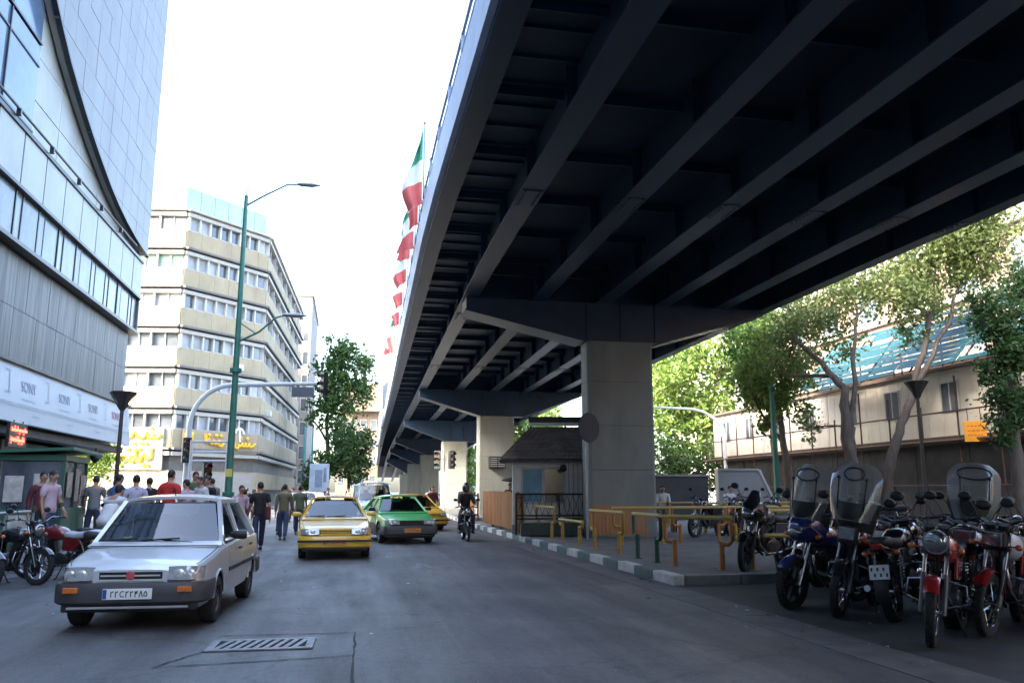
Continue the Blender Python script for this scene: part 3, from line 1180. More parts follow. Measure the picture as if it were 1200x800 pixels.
faces = [(c0, c1, 4.0), (c1, c2, 1.11), (c2, c3, 3.0)]
m_ = MB()
pl = [c0, c1, c2, c3, Vector((-33, 112, 0))]
cen = Vector((-18, 90, 0))
m_.prism([((p - (p - cen).normalized() * .5 - c1).x, (p - (p - cen).normalized() * .5 - c1).y) for p in pl], 'z', 0, ZT - .3)
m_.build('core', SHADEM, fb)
for fl_ in range(7):
    zt = ZT - fl_ * S
    sp, cpg, lip = MB(), MB(), MB()
    for (A, B, _) in faces:
        n_ = (B - A).length
        face_boxes(lip, A, B, 0.02, n_ - .02, zt - .17, zt, -.5, .38)
        face_boxes(cpg, A, B, 0.02, n_ - .02, zt - .62, zt - .32, -.5, .2)
        # spandrel of stone slabs
        u = 0.02
        while u < n_ - .05:
            w = min(1.55, n_ - .02 - u)
            face_boxes(sp, A, B, u + .006, u + w - .006, zt - S + .02, zt - 1.82, -.5, .05 + rw.uniform(-.01, .01))
            u += w
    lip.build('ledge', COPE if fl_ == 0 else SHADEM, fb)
    cpg.build('coping_band', COPE, fb)
    sp.build('spandrel', CREAM, fb)
for fi, (A, B, ww) in enumerate(faces):
    n_ = (B - A).length
    nwin = {0: 9, 1: 8, 2: 7}[fi]
    u_start = {0: 0.2, 1: .15, 2: .2}[fi]
    pitch = (n_ - .35) / nwin
    for fl_ in range(6 if fi else 6):
        if fi == 2 and fl_ > 5:
            continue
        zt = ZT - fl_ * S
        z0, z1 = zt - 1.815, zt - .63
        for k in range(nwin):
            if fi == 0 and k < nwin - 4:
                continue
            u = u_start + k * pitch
            wi = MB()
            pil = .16 if fi == 1 else .12
            face_boxes(wi, A, B, u, u + pil, z0, z1, -.45, .1)
            face_boxes(wi, A, B, u + pil + .002, u + pitch - .002, z0, z0 + .06, -.35, .02)
            if pitch > 1.5:
                face_boxes(wi, A, B, u + pitch * .52, u + pitch * .56, z0 + .062, z1, -.35, -.1)
            wd = wi.build('window', FRAMEW, fb)
            pn = MB()
            face_boxes(pn, A, B, u + pil + .01, u + pitch - .01, z0 + .065, z1, -.3, -.2)
            q = rw.random()
            mt = FWIN
            if fi == 0 and fl_ == 1:
                mt = CURTG
            elif q < .45:
                mt = CURT
            pn.build('pane', mt, wd)
m_ = MB()
for k in range(6):
    face_boxes(m_, c0, c1, 3 + k * 2.8, 3 + k * 2.8 + 2.2, .2, 2.9, -.6, -.45)
for k in range(3):
    face_boxes(m_, c1, c2, .6 + k * 2.8, .6 + k * 2.8 + 2.3, .2, 3.0, .06, .12)
m_.build('shop_shutter', mat('roller_shutter', (.32, .3, .28), .6, .2, var=.15, stretch=(1, 1, 14), vscale=1.2), fb)
# roof screen of pale glass panels and roof room
m_ = MB()
for k in range(6):
    face_boxes(m_, c1, c2, .1 + k * 1.48, .1 + k * 1.48 + 1.44, ZT + .01, ZT + 2.1, -.5, -.42)
m_.build('roof_screen', mat('pale_roof_glass', (.27, .37, .43), .15, var=.1, vscale=.3, coat=.5), fb)
m_ = MB()
for k in range(7):
    face_boxes(m_, c1, c2, .06 + k * 1.48, .1 + k * 1.48, ZT + .01, ZT + 2.2, -.56, -.5)
m_.build('roof_screen_posts', FRAMEW, fb)
m_ = MB()
p = c2 - c1
m_.tube([(p.x - .1, p.y, ZT), (p.x - .1, p.y, ZT + 3.2)], .04, 6)
m_.build('antenna', FRAMEW, fb)
m_ = MB()
for (fi, u, z) in ((1, 5.6, 11.9), (2, 4, 8.5)):
    A, B, _ = faces[fi]
    face_boxes(m_, A, B, u, u + .85, z, z + .55, .07, .5)
m_.build('air_conditioner', mat('ac_white', (.55, .55, .53), .5, var=.1), fb, bevel=.03)
# yellow shop signs: cursive strokes on two boards
SIGNB = mat('sign_board_white', (.5, .5, .47), .5, var=.1, vscale=.7)
YEL = mat('sign_yellow', (.75, .42, .02), .5, var=.15, vscale=2)


def scribble(mb, A, B, u0, u1, z, h, d, rng, wgt=.16):
    """row of cursive letter strokes with dots, in the manner of the shop lettering"""
    D = (B - A).normalized()
    N = Vector((D.y, -D.x, 0))

    def P(u, zz):
        q = A + D * u + N * d - c1
        return (q.x, q.y, zz)
    u = u0
    while u < u1 - .25:
        w = rng.uniform(.3, .75)
        kind = rng.random()
        if kind < .35:
            pts = [(u, z), (u + w * .3, z - .08 * h), (u + w * .7, z), (u + w, z + .28 * h)]
        elif kind < .65:
            pts = [(u, z + .25 * h), (u + w * .2, z - .2 * h), (u + w * .6, z - .28 * h), (u + w, z + .1 * h)]
        elif kind < .8:
            pts = [(u + .1, z + .75 * h), (u + .12, z)]
            w = .26
        else:
            pts = [(u, z), (u + w * .4, z + .4 * h), (u + w * .75, z + .1 * h), (u + w, z)]
        mb.tube([P(a, b) for a, b in pts], wgt * .4, 6)
        if rng.random() < .55:
            q = P(u + w * .5, z + (.7 * h if rng.random() < .6 else -.5 * h))
            mb.ball(q, wgt * .45, 6, 4)
        u += w * .8
    return mb


m_ = MB()
face_boxes(m_, c0, c1, 9.5, 18.9, 3.2, 6.55, .06, .3)
sb = m_.build('sign_board', SIGNB, fb, bevel=.03)
m_ = MB()
for (zc, hh) in ((5.75, 1.0), (4.05, 1.0)):
    scribble(m_, c0, c1, 10.2, 14.0, zc, hh, .42, rw, .36)
    scribble(m_, c0, c1, 14.3, 18.4, zc, hh, .42, rw, .36)
m_.build('sign_lettering', YEL, sb)
m_ = MB()
face_boxes(m_, c1, c2, .9, 8.6, 4.7, 6.5, .12, .3)
sb = m_.build('sign_board', CREAM, fb, bevel=.03)
m_ = MB()
scribble(m_, c1, c2, 1.0, 1.9, 5.5, .9, .42, rw, .34)
scribble(m_, c1, c2, 2.9, 4.8, 5.5, .9, .42, rw, .34)
scribble(m_, c1, c2, 5.4, 8.3, 5.4, .9, .42, rw, .34)
m_.build('sign_lettering', YEL, sb)
m_ = MB()
D = (c2 - c1).normalized()
q = D * 6.9
m_.tube([(q.x + .5 * math.cos(a) * D.x, q.y + .5 * math.cos(a) * D.y - .5, 6.3 + .55 * math.sin(a)) for a in np.linspace(.2, 2.9, 9)], .12, 6)
m_.tube([(q.x, q.y - .5, 6.8), (q.x + .1, q.y - .5, 5.7)], .1, 6)
m_.build('emblem', mat('emblem_white', (.7, .7, .68), .5, var=.1), sb)

# ------------------------------------------------------------------ farther blocks


def block(name, label, x0, x1, y0, y1, h, m, nwx, nfl, z0=2.5, side=True, gm=FWIN):
    b = thing(name, label, 'building', ((x0 + x1) / 2, y0, 0))
    w = (x1 - x0) / 2
    d = y1 - y0
    k = MB()
    k.box(-w, w, 0, d, 0, h)
    k.build('wall', m, b)
    k = MB()
    k.box(-w - .2, w + .2, -.2, d + .2, h + .002, h + .5)
    k.build('parapet', COPE, b)
    st = (h - z0) / nfl
    for i in range(nfl):
        for j in range(nwx):
            u = -w + (j + .18) * (2 * w / nwx)
            ww = 2 * w / nwx * .64
            f_ = MB()
            z = z0 + i * st
            f_.box(u, u + ww, -.06, -.003, z, z + .08)
            f_.box(u, u + .07, -.06, -.003, z + .081, z + st * .55)
            f_.box(u + ww - .07, u + ww, -.06, -.003, z + .081, z + st * .55)
            f_.box(u, u + ww, -.06, -.003, z + st * .55 + .001, z + st * .55 + .1)
            wi = f_.build('window', FRAMEW, b)
            f_ = MB()
            f_.box(u + .071, u + ww - .071, -.03, -.002, z + .081, z + st * .55)
            f_.build('pane', gm, wi)
    return b


GREYC = mat('weathered_grey_render', (.24, .225, .21), .85, var=.15, vscale=.4, dirt=(.13, .12, .11), dscale=.5, damt=.6)
TANB = mat('tan_brick', (.2, .155, .115), .85, var=.2, vscale=1.2, dirt=(.13, .105, .085), dscale=.5, damt=.5)
REDB = mat('red_brick', (.24, .165, .13), .85, var=.22, vscale=1.5, dirt=(.19, .13, .105), dscale=.6, damt=.5)
WHITEB = mat('white_render', (.66, .63, .58), .8, var=.08, vscale=.4, dirt=(.45, .43, .4), dscale=.5, damt=.5)  # plain off-white wall colour with random darker patches
block('concrete_tower', 'grey concrete block showing just beyond the cream office block', -9.5, -5.6, 118, 140, 29, GREYC, 3, 8)
tb = block('balcony_block', 'tan brick house with a projecting upper floor behind the street trees', -2.0, 6.0, 165, 178, 17, TANB, 4, 4)
m_ = MB()
m_.box(-3.5, 4.2, -2.4, -.05, 16.9, 22.5)
m_.build('projecting_floor', TANB, tb, bevel=.05)
block('white_block', 'white rendered block standing beyond the bright trees right of the front pier', 39.5, 47, 82, 96, 24, WHITEB, 4, 7)
block('pale_tower', 'pale grey office tower seen through the gap under the overpass', 21.5, 30, 150, 165, 31, mat('pale_blue_render', (.4, .46, .52), .7, var=.1, vscale=.3), 5, 9)
block('glow_blocker', 'unseen grey block added behind the camera to hold back low sky light', -8, 29, -95, -80, 26, GREYC, 6, 6)  # out of view, added to block the warm horizon glow under the bridge
rbk = block('brick_house', 'red brick building behind the scaffolded cabins on the right', 30.5, 47, -45, 58, 14.2, REDB, 6, 4)
for i in range(8):
    for j in range(4):
        y = 71.2 + i * 4.0
        z = 2.6 + j * 2.95
        m_ = MB()
        m_.box(-8.29, -8.252, y - .1, y, z, z + 1.7)
        m_.box(-8.29, -8.252, y + 1.7, y + 1.8, z, z + 1.7)
        m_.box(-8.29, -8.252, y - .1, y + 1.8, z + 1.701, z + 1.8)
        m_.box(-8.33, -8.252, y - .15, y + 1.85, z - .1, z - .001)
        wi = m_.build('window', FRAMEW, rbk)
        m_ = MB()
        m_.box(-8.262, -8.252, y + .001, y + 1.699, z, z + 1.7)
        m_.build('pane', FWIN, wi)
m_ = MB()
for j in range(5):
    m_.box(-8.5, -8.253, 60, 103.2, 2.2 + j * 2.95, 2.42 + j * 2.95)
m_.build('string_course', COPE, rbk)
# ------------------------------------------------------------------ lamp posts and signals
GREENP = mat('green_pole_paint', (0.035, 0.17, 0.115), 0.45, var=.2, vscale=3, dirt=(.08, .14, .11), dscale=3, damt=.5)
WHITEP = mat('white_pole_paint', (0.56, 0.57, 0.57), 0.45, var=.1, vscale=3, dirt=(.3, .29, .27), dscale=3, damt=.5)
BROWNP = mat('bronze_pole_paint', (0.06, 0.05, 0.045), 0.45, .3, var=.25, vscale=4)

lp = thing('street_lamp', 'tall green lamp pole with two arms in front of the cream office block', 'street lamp', (-3.32, 25.2, .2))
m_ = MB()
m_.tube([(0, 0, 0), (0, 0, 1.1)], [.15, .14], 14)
m_.tube([(0, 0, 1.1), (0, 0, 10.3)], [.11, .06], 14)
m_.lathe([(.2, 0), (.2, .03), (.15, .04)], n=14)
m_.build('pole', GREENP, lp, smooth=35)
m_ = MB()
m_.tube([(0, 0, 10.3), (0, 0, 11.5)], [.02, .008], 6)
m_.build('antenna', POLEM, lp)
m_ = MB()
m_.tube([(.04, 0, 10.0), (.5, 0, 10.32), (1.2, 0, 10.75), (1.55, 0, 10.78)], [.035, .032, .028, .028], 8)
m_.tube([(.05, 0, 5.75), (.6, 0, 6.05), (1.05, 0, 6.5), (1.3, 0, 6.58)], [.035, .032, .028, .028], 8)
m_.tube([(.05, 0, 6.3), (.5, 0, 6.0)], .02, 6)
m_.build('arm', GREENP, lp, smooth=40)
for (x, z) in ((1.5, 10.79), (1.26, 6.6)):
    m_ = MB()
    m_.loft([[(x + u, .11 * math.cos(a) * s, z + .07 * math.sin(a) * s) for a in np.linspace(0, 2 * PI, 10, endpoint=False)] for (u, s) in ((0, .45), (.12, .9), (.45, 1), (.7, .3))])
    hd = m_.build('lamp_head', mat('lamp_head_grey', (.3, .31, .32), .4, .4, var=.1), lp, smooth=50)
for zc in (1.2, 4.8):
    m_ = MB()
    m_.lathe([(.155, 0), (.17, .01), (.17, .12), (.155, .13)], (0, 0, zc), n=14)
    m_.build('collar', GREENP, lp, smooth=35)
m_ = MB()
m_.box(-.09, .09, -.118, -.113, 1.75, 1.98)
m_.build('sticker', mat('yellow_sticker', (.6, .5, .1), .5, var=.2), lp)


def lantern(loc, label, H=4.3):
    t = thing('street_lantern', label, 'street lamp', loc)
    m_ = MB()
    m_.tube([(0, 0, 0), (0, 0, .9)], [.11, .09], 12)
    m_.tube([(0, 0, .9), (0, 0, H - .55)], [.07, .055], 12)
    m_.lathe([(.16, 0), (.16, .05), (.12, .06)], n=14)
    m_.build('post', BROWNP, t, smooth=35)
    m_ = MB()
    m_.lathe([(.05, H - .56), (.1, H - .5), (.17, H - .3), (.36, H - .04), (.38, H), (.34, H + .02), (.0, H + .05)], n=8)
    m_.build('bowl', BROWNP, t, smooth=30)
    m_ = MB()
    for k in range(4):
        a = k * PI / 2 + .4
        m_.tube([(.08 * math.cos(a), .08 * math.sin(a), H - .5), (.37 * math.cos(a), .37 * math.sin(a), H - .02)], .014, 6)
    m_.build('rib', IRON, t)
    return t


lantern((-6.62, 26.2, .2), 'dark bronze street lantern with a flared bowl at the end of the white banner', 4.25)
lantern((18.1, 23.4, 0), 'dark street lantern with a flared bowl before the cream cabins on the right', 5.05)


def signal_head(parent, c, rz, s=1.0, name='signal_head'):
    m_ = MB()
    M = Matrix.Rotation(rz, 3, 'Z')
    m_.box(-.16 * s, .16 * s, -.1 * s, .1 * s, -.5 * s, .5 * s)
    for k in (-1, 0, 1):
        z = k * .32 * s
        m_.slab([[(.13 * s * math.cos(a), -.1 * s - d, z + .13 * s * math.sin(a)) for a in np.linspace(-.2, PI + .2, 9)] for d in (0, .17 * s)], .012)
    m_.xf(lambda p: M @ p + Vector(c))
    h = m_.build(name, BLACK, parent, bevel=.008)
    for k, cc in ((1, (.12, .01, .01)), (0, (.14, .08, .01)), (-1, (.01, .1, .06))):
        m_ = MB()
        m_.lathe([(.11 * s, 0), (.09 * s, .02 * s), (0, .03 * s)], (0, -.1 * s, k * .32 * s), (0, -1, 0), 12)
        m_.xf(lambda p: M @ p + Vector(c))
        m_.build('lens', mat('lens_%.2f' % cc[0], cc, .15, coat=.6), h, smooth=40)
    return h


ts = thing('traffic_signal', 'white curved mast traffic signal reaching over the left lane', 'traffic light', (-6.3, 35.2, .2))
m_ = MB()
pts = [(0, 0, 0), (0, 0, 3.9)] + [(1.7 * (1 - math.cos(a)) * .95, 0, 3.9 + 1.75 * math.sin(a)) for a in np.linspace(.2, PI / 2, 8)] + [(5.2, 0, 5.8)]
m_.tube(pts, [.14, .11] + [.1] * 8 + [.075], 12)
m_.lathe([(.24, 0), (.24, .04), (.16, .05)], n=14)
m_.build('mast', WHITEP, ts, smooth=35)
signal_head(ts, (5.25, -.1, 5.75), -1.1)
m_ = MB()
m_.box(3.95, 4.85, -.1, -.06, 5.2, 5.62)
m_.build('name_board', mat('sign_back', (.1, .11, .13), .5, var=.2), ts, bevel=.01)
signal_head(ts, (.0, -.3, 2.95), .4)
m_ = MB()
m_.bar((0, -.1, 2.95), (0, -.22, 2.95), .06, .06)
m_.build('bracket', IRON, ts)

wf = thing('sign_gantry', 'white ladder-like post frame standing beside the curved mast signal', 'post', (-4.6, 34.0, .2))
m_ = MB()
m_.tube([(0, 0, 0), (0, 0, 3.3)], .06, 8)
m_.tube([(-1.35, 0, 2.0), (-1.35, 0, 3.3)], .06, 8)
for z in (2.5, 2.85, 3.25):
    m_.tube([(-1.35, 0, z), (0, 0, z)], .045, 8)
m_.tube([(-1.35, 0, 0), (-1.35, 0, 2.0)], .06, 8)
m_.build('frame', WHITEP, wf, smooth=35)
signal_head(wf, (-.7, -.16, 1.95), .5, 1.0)

# the double signal seen before the bright pier
ds = thing('pedestrian_signal', 'thin post with a pair of black signal heads in front of the sunlit pier', 'traffic light', (6.75, 58, .15))
m_ = MB()
m_.tube([(0, 0, 0), (0, 0, 4.0)], .055, 8)
m_.bar((-.4, 0, 3.6), (.4, 0, 3.6), .05, .05)
m_.build('post', POLEM, ds, smooth=40)
for sx, rz in ((-.5, -.5), (.5, .5)):
    signal_head(ds, (sx, -.05, 3.55), rz, 1.25)

bp = thing('arched_mast', 'white arched mast rising between the right trees and the cabins', 'mast', (21.75, 45, .15))
m_ = MB()
m_.tube([(0, 0, 0), (-.02, 0, 4.6), (-.12, 0, 5.05), (-.5, 0, 5.5), (-1.3, 0, 5.98), (-2.0, 0, 6.12), (-5.2, 0, 6.2)], [.13, .11, .1, .1, .09, .085, .06], 12)
m_.build('mast', WHITEP, bp, smooth=35)

gp = thing('green_post', 'slim green post standing among the trees behind the parked motorcycles', 'post', (17.0, 30.7, .15))
m_ = MB()
m_.tube([(0, 0, 0), (0, 0, 5.5)], [.12, .1], 12)
m_.lathe([(.18, 0), (.18, .06), (.12, .07)], n=12)
m_.build('shaft', GREENP, gp, smooth=35)
m_ = MB()
m_.ball((0, 0, 5.55), .13, 10, 6)
m_.build('cap', GREENP, gp, smooth=60)
for k, (x, y) in enumerate(((-4.55, 92), (-3.75, 94))):
    t = thing('thin_pole', ('left' if k == 0 else 'right') + ' one of two slim teal poles before the trees by the blue hoarding', 'pole', (x, y, 0), 0, 'slim teal poles by the hoarding')
    m_ = MB()
    m_.tube([(0, 0, 0), (0, 0, 8.5)], [.13, .08], 8)
    m_.build('shaft', mat('teal_pole', (.08, .3, .28), .5, var=.15), t, smooth=40)
    m_ = MB()
    m_.ball((0, 0, 8.52), .12, 8, 5)
    m_.build('cap', GREENP, t, smooth=60)
hb = thing('hoarding', 'pale blue advertising hoarding on posts under the far trees', 'billboard', (-2.6, 84, 0))
m_ = MB()
m_.box(-.95, .95, -.1, .1, 1.5, 4.2)
b_ = m_.build('panel', mat('hoarding_blue', (.26, .33, .39), .5, var=.3, vscale=.8), hb, bevel=.04)
m_ = MB()
m_.box(-.4, .3, -.115, -.103, 1.9, 3.6)
m_.box(.4, .7, -.115, -.103, 2.4, 3.8)
m_.build('picture', mat('hoarding_dark', (.12, .16, .24), .5, var=.4, vscale=1.5), b_)
m_ = MB()
for x in (-.8, .8):
    m_.bar((x, 0, 0), (x, 0, 1.5), .12, .12)
m_.build('posts', POLEM, hb)

# ------------------------------------------------------------------ hoop barriers on the median
YELP = mat('yellow_rail_paint', (0.42, 0.24, 0.035), 0.5, var=.25, vscale=5, dirt=(.16, .11, .05), dscale=5, damt=.7)
YELB = mat('bright_yellow_rail', (0.52, 0.38, 0.1), 0.5, var=.2, vscale=5, dirt=(.2, .16, .1), dscale=5, damt=.6)
GRNP = mat('green_post_paint', (0.012, 0.06, 0.045), 0.5, var=.25, vscale=5)
ORP = mat('orange_rail_paint', (0.45, 0.17, 0.04), 0.5, var=.25, vscale=5, dirt=(.2, .1, .04), dscale=5, damt=.6)


def hoop(loc, rz, label, w=1.25, h=.92, post=YELP, grp='hoop barriers along the median kerb', top=None):
    t = thing('hoop_barrier', label, 'barrier', loc, rz, grp)
    m_ = MB()
    m_.tube([(-w / 2 - .12, 0, h), (w / 2 + .12, 0, h)], .04, 8)
    m_.build('top_rail', top or YELB, t, smooth=40)
    for s in (-1, 1):
        m_ = MB()
        m_.tube([(s * w / 2 * .98 + s * .1, 0, h - .03), (s * w / 2 * .98 + s * .1, 0, .52), (s * w / 2 * .95 + s * .06, 0, .46), (s * w / 2 * .82, 0, .455)], .04, 8)
        m_.build('hook', post, t, smooth=50)
        m_ = MB()
        m_.tube([(s * w / 2 * .8, 0, 0), (s * w / 2 * .8, 0, .5)], .048, 8)
        m_.lathe([(.085, 0), (.085, .012), (.05, .014)], (s * w / 2 * .8, 0, 0), n=10)
        m_.build('post', post, t, smooth=40)
    return t


def between(x0, y0, x1, y1):
    return ((x0 + x1) / 2, (y0 + y1) / 2, .15), math.atan2(y1 - y0, x1 - x0), math.hypot(x1 - x0, y1 - y0)


for (q, lab, po) in [((6.1, 15.2, 6.78, 14.1), 'nearest hoop barrier with thick ochre posts at the median corner', ORP),
                     ((6.12, 17.15, 6.12, 15.75), 'hoop barrier with dark green posts second from the median corner', GRNP),
                     ((6.1, 20.3, 6.12, 18.0), 'ochre hoop barrier in front of the big pier', YELP),
                     ((6.1, 23.4, 6.1, 21.2), 'pale yellow hoop barrier left of the pier below the hut', YELP),
                     ((6.1, 26.4, 6.1, 24.2), 'ochre hoop barrier beside the end of the plank fence', YELP),
                     ((7.1, 14.15, 8.8, 14.2), 'low ochre hoop barrier across the median end by the black motorcycle', YELP)]:
    p, rz, w = between(*q)
    hoop(p, rz, lab, w, .92 if 'low' not in lab else .6, po)

hoop((6.1, 28.1, .15), 1.57, 'ochre hoop barrier behind the near plank fence end', 1.4, .92, YELP)
for k, (x, y, w) in enumerate([(7.9, 21.6, 1.5), (9.7, 21.9, 1.5), (11.5, 22.2, 1.5), (13.3, 22.5, 1.5), (10.4, 18.2, 1.4), (12.2, 18.6, 1.4)]):
    hoop((x, y, .15), .1, ['yellow hoop barrier standing before the foot of the pier', 'yellow hoop barrier just right of the pier foot', 'yellow hoop barrier two along from the pier foot', 'yellow hoop barrier three along from the pier foot', 'ochre hoop barrier behind the black motorcycle on the median', 'ochre hoop barrier beside the green post on the median'][k], w, .95, (YELP, ORP)[k % 2], 'hoop barriers across the median', YELB)

# fence of dense hoops further back on the median (behind the pier, right)
for k in range(7):
    x = 9.4 + k * .98
    hoop((x, 26.6 + .5 * math.sin(k), .15), .12, '%s of the crowded yellow barriers right of the pier' % ['first from the pier', 'second', 'third', 'fourth', 'fifth', 'sixth', 'rightmost'][k], .8, 1.0, (ORP, YELP)[k % 2], 'crowded yellow barriers right of the pier', YELP)
ofn = thing('orange_barrier', 'solid orange slatted barrier leaning against the foot of the pier', 'barrier', (8.05, 23.9, .15), .05)
m_ = MB()
for k in range(13):
    m_.box(-.8 + k * .125, -.8 + k * .125 + .085, -.012, .012, .12, .98)
m_.build('slats', ORP, ofn)
m_ = MB()
for z in (.2, .86):
    m_.box(-.86, .92, .014, .044, z, z + .06)
for x in (-.82, .86):
    m_.box(x, x + .05, .045, .09, 0, 1.0)
m_.build('rails', ORP, ofn)

# orange plank fence beyond the hut
PLK = mat('orange_planks', (0.24, 0.088, 0.01), 0.7, var=.3, vscale=3, stretch=(3, 3, .4), dirt=(.09, .04, .012), dscale=2, damt=.7)
for (ya, yb, nm, dxa, dxb) in ((26.95, 34.6, 'near run of ochre plank fence beside the hut on the kerb', 5.6, 5.68), (39.0, 44.0, 'far run of ochre plank fence behind the motorcycle rider', 5.95, 6.15)):
    t = thing('plank_fence', nm, 'fence', (dxa, ya, .15), 0, 'ochre plank fences')
    m_ = MB()
    rp = random.Random(int(ya))
    y = 0
    while y < yb - ya:
        x = (dxb - dxa) * y / (yb - ya)
        m_.box(x + rp.uniform(-.008, .008), x + .03, y, y + .135, .12, 1.38 + rp.uniform(-.03, .03))
        y += .15
    m_.build('planks', PLK, t)
    m_ = MB()
    for z in (.25, 1.15):
        m_.box(.035 + (dxb - dxa) * .5, .085 + (dxb - dxa) * .5, 0, yb - ya, z, z + .08)
    m_.build('rail', PLK, t)
    y = .1
    while y < yb - ya:
        m_ = MB()
        m_.box(.09 + (dxb - dxa) * .5, .16 + (dxb - dxa) * .5, y, y + .07, 0, 1.3)
        m_.build('post', PLK, t)
        y += 1.9

# ------------------------------------------------------------------ guard hut with a tiled roof
HUTW = mat('hut_grey_panel', (.72, .71, .67), .6, var=.12, vscale=1.2, dirt=(.4, .4, .38), dscale=1.4, damt=.5)
TILE = mat('hut_roof_tile', (.15, .125, .11), .75, var=.3, vscale=3, dirt=(.07, .06, .055), dscale=2, damt=.6)
hut = thing('guard_hut', 'grey panelled guard hut with a tiled hip roof next to the pier', 'hut', (6.73, 26.95, .15), R(-11))
m_ = MB()
m_.box(-1.3, 1.3, 0, 2.4, .3, 2.5)
m_.build('wall', HUTW, hut)
m_ = MB()
m_.box(-1.34, 1.34, -.03, 2.45, 0, .295)
m_.build('plinth', CONC, hut, bevel=.01)
m_ = MB()
for x in np.arange(.42, 1.2, .15):
    m_.box(x, x + .022, -.02, -.003, .32, 2.48)
m_.build('panel_battens', mat('hut_batten', (.26, .26, .245), .6, var=.1), hut)
for (x0, x1, gm) in ((-.95, -.33, mat('hut_blue_pane', (.12, .27, .38), .4, var=.3, vscale=1.5)), (-.22, .4, mat('hut_dark_pane', (.035, .035, .036), .12, var=.4, vscale=3))):
    m_ = MB()
    m_.box(x0 - .06, x0, -.05, -.003, 1.05, 2.12)
    m_.box(x1, x1 + .06, -.05, -.003, 1.05, 2.12)
    m_.box(x0 - .06, x1 + .06, -.05, -.003, 2.121, 2.19)
    m_.box(x0 - .06, x1 + .06, -.07, -.003, .98, 1.049)
    w_ = m_.build('window', mat('hut_frame', (.45, .46, .46), .5, var=.1), hut)
    m_ = MB()
    m_.box(x0 + .001, x1 - .001, -.02, -.004, 1.05, 2.12)
    m_.build('pane', gm, w_)
m_ = MB()
m_.box(1.17, 1.36, -.12, .08, 0, 2.5)
m_.build('corner_post', mat('hut_corner_white', (.42, .43, .42), .6, var=.12, vscale=1.5), hut, bevel=.01)
rf_ = MB()
n = 26
E_ = [(-1.75, -.55), (2.15, -.55), (2.15, 3.2), (-1.75, 3.2)]
rows = []
for i in range(9):
    t = i / 8
    z = 2.42 + t * 1.15
    xa = -1.75 + t * 1.05
    xb = 1.7 - t * .35
    yy = -.55 + t * 1.35
    rows.append([(xa + (xb - xa) * j / 60, yy, z + .035 * abs(math.sin(j * PI / 2.5)) + (0 if i % 2 else .0)) for j in range(61)])
rr2 = []
for i, r in enumerate(rows):
    rr2.append(r)
    if i < 8:
        nx = rows[i + 1]
        rr2.append([(q[0], q[1] - .01, q[2] - .045) for q in nx])
rf_.grid(rr2)
rf_.add([(-1.75, -.55, 2.42), (-.7, .8, 3.57), (-.7, 1.7, 3.57), (-1.75, 2.9, 2.42)], [(0, 1, 2, 3)])
rf_.add([(1.7, -.55, 2.42), (1.35, .8, 3.57), (1.35, 1.7, 3.57), (1.7, 2.9, 2.42)], [(0, 1, 2, 3)])
rf_.add([(-.7, .8, 3.57), (1.35, .8, 3.57), (1.35, 1.7, 3.57), (-.7, 1.7, 3.57)], [(0, 1, 2, 3)])
rf_.add([(-.7, 1.7, 3.57), (1.35, 1.7, 3.57), (1.7, 2.9, 2.42), (-1.75, 2.9, 2.42)], [(0, 1, 2, 3)])
rf_.build('tiled_roof', TILE, hut, smooth=30)
m_ = MB()
m_.box(-1.75, 1.7, -.56, -.5, 2.33, 2.415)
m_.box(-1.74, 1.69, -.5, 0, 2.36, 2.4)
m_.build('eave_board', mat('hut_eave_dark', (.05, .045, .04), .6, var=.2), hut)
m_ = MB()
m_.box(-.75, 1.4, .55, .62, 3.72, 3.92)
m_.box(-.7, -.64, .56, .61, 3.5, 3.719)
m_.box(1.28, 1.34, .56, .61, 3.5, 3.719)
m_.box(.5, .56, .56, .61, 3.5, 3.719)
m_.build('roof_sign', BLACK, hut)
m_ = MB()
m_.box(-.7, 1.35, .52, .55, 3.6, 3.715)
m_.build('light_strip', mat('strip_white', (.6, .6, .58), .5, var=.1), hut)
m_ = MB()
m_.lathe([(.03, 0), (.11, .05), (.12, .16), (.05, .2)], (.35, -.62, 2.2), (0, -.6, -.5), 10)
m_.build('flood_light', BLACK, hut)
# metal railing in front of the hut
hr = thing('hut_railing', 'low dark metal railing with lattice infill before the guard hut', 'railing', (6.6, 26.25, .15), R(-9))
m_ = MB()
for z in (.52, .62, 1.3):
    m_.tube([(-1.2, 0, z), (1.3, 0, z)], .026, 8)
for x in (-1.2, .2, 1.3):
    m_.tube([(x, 0, 0), (x, 0, 1.34)], .032, 8)
m_.build('rails', IRON, hr, smooth=40)
m_ = MB()
k = -1.15
while k < 1.1:
    m_.bar((k, -.01, .64), (k + .2, -.01, 1.28), .014, .014)
    m_.bar((k + .2, .012, .64), (k, .012, 1.28), .014, .014)
    k += .2
m_.build('lattice', IRON, hr)
pb = thing('planter_box', 'dark green planter box standing below the hut railing', 'planter', (6.3, 25.6, .15), R(-6))
m_ = MB()
m_.box(-.9, .95, -.2, .2, .02, .42)
m_.build('box', mat('planter_green', (.02, .04, .035), .6, var=.3, vscale=3), pb, bevel=.02)
m_ = MB()
m_.box(-.84, .89, -.15, .15, .4, .423)
m_.build('soil', mat('soil', (.05, .035, .025), .9, var=.3, vscale=8), pb)

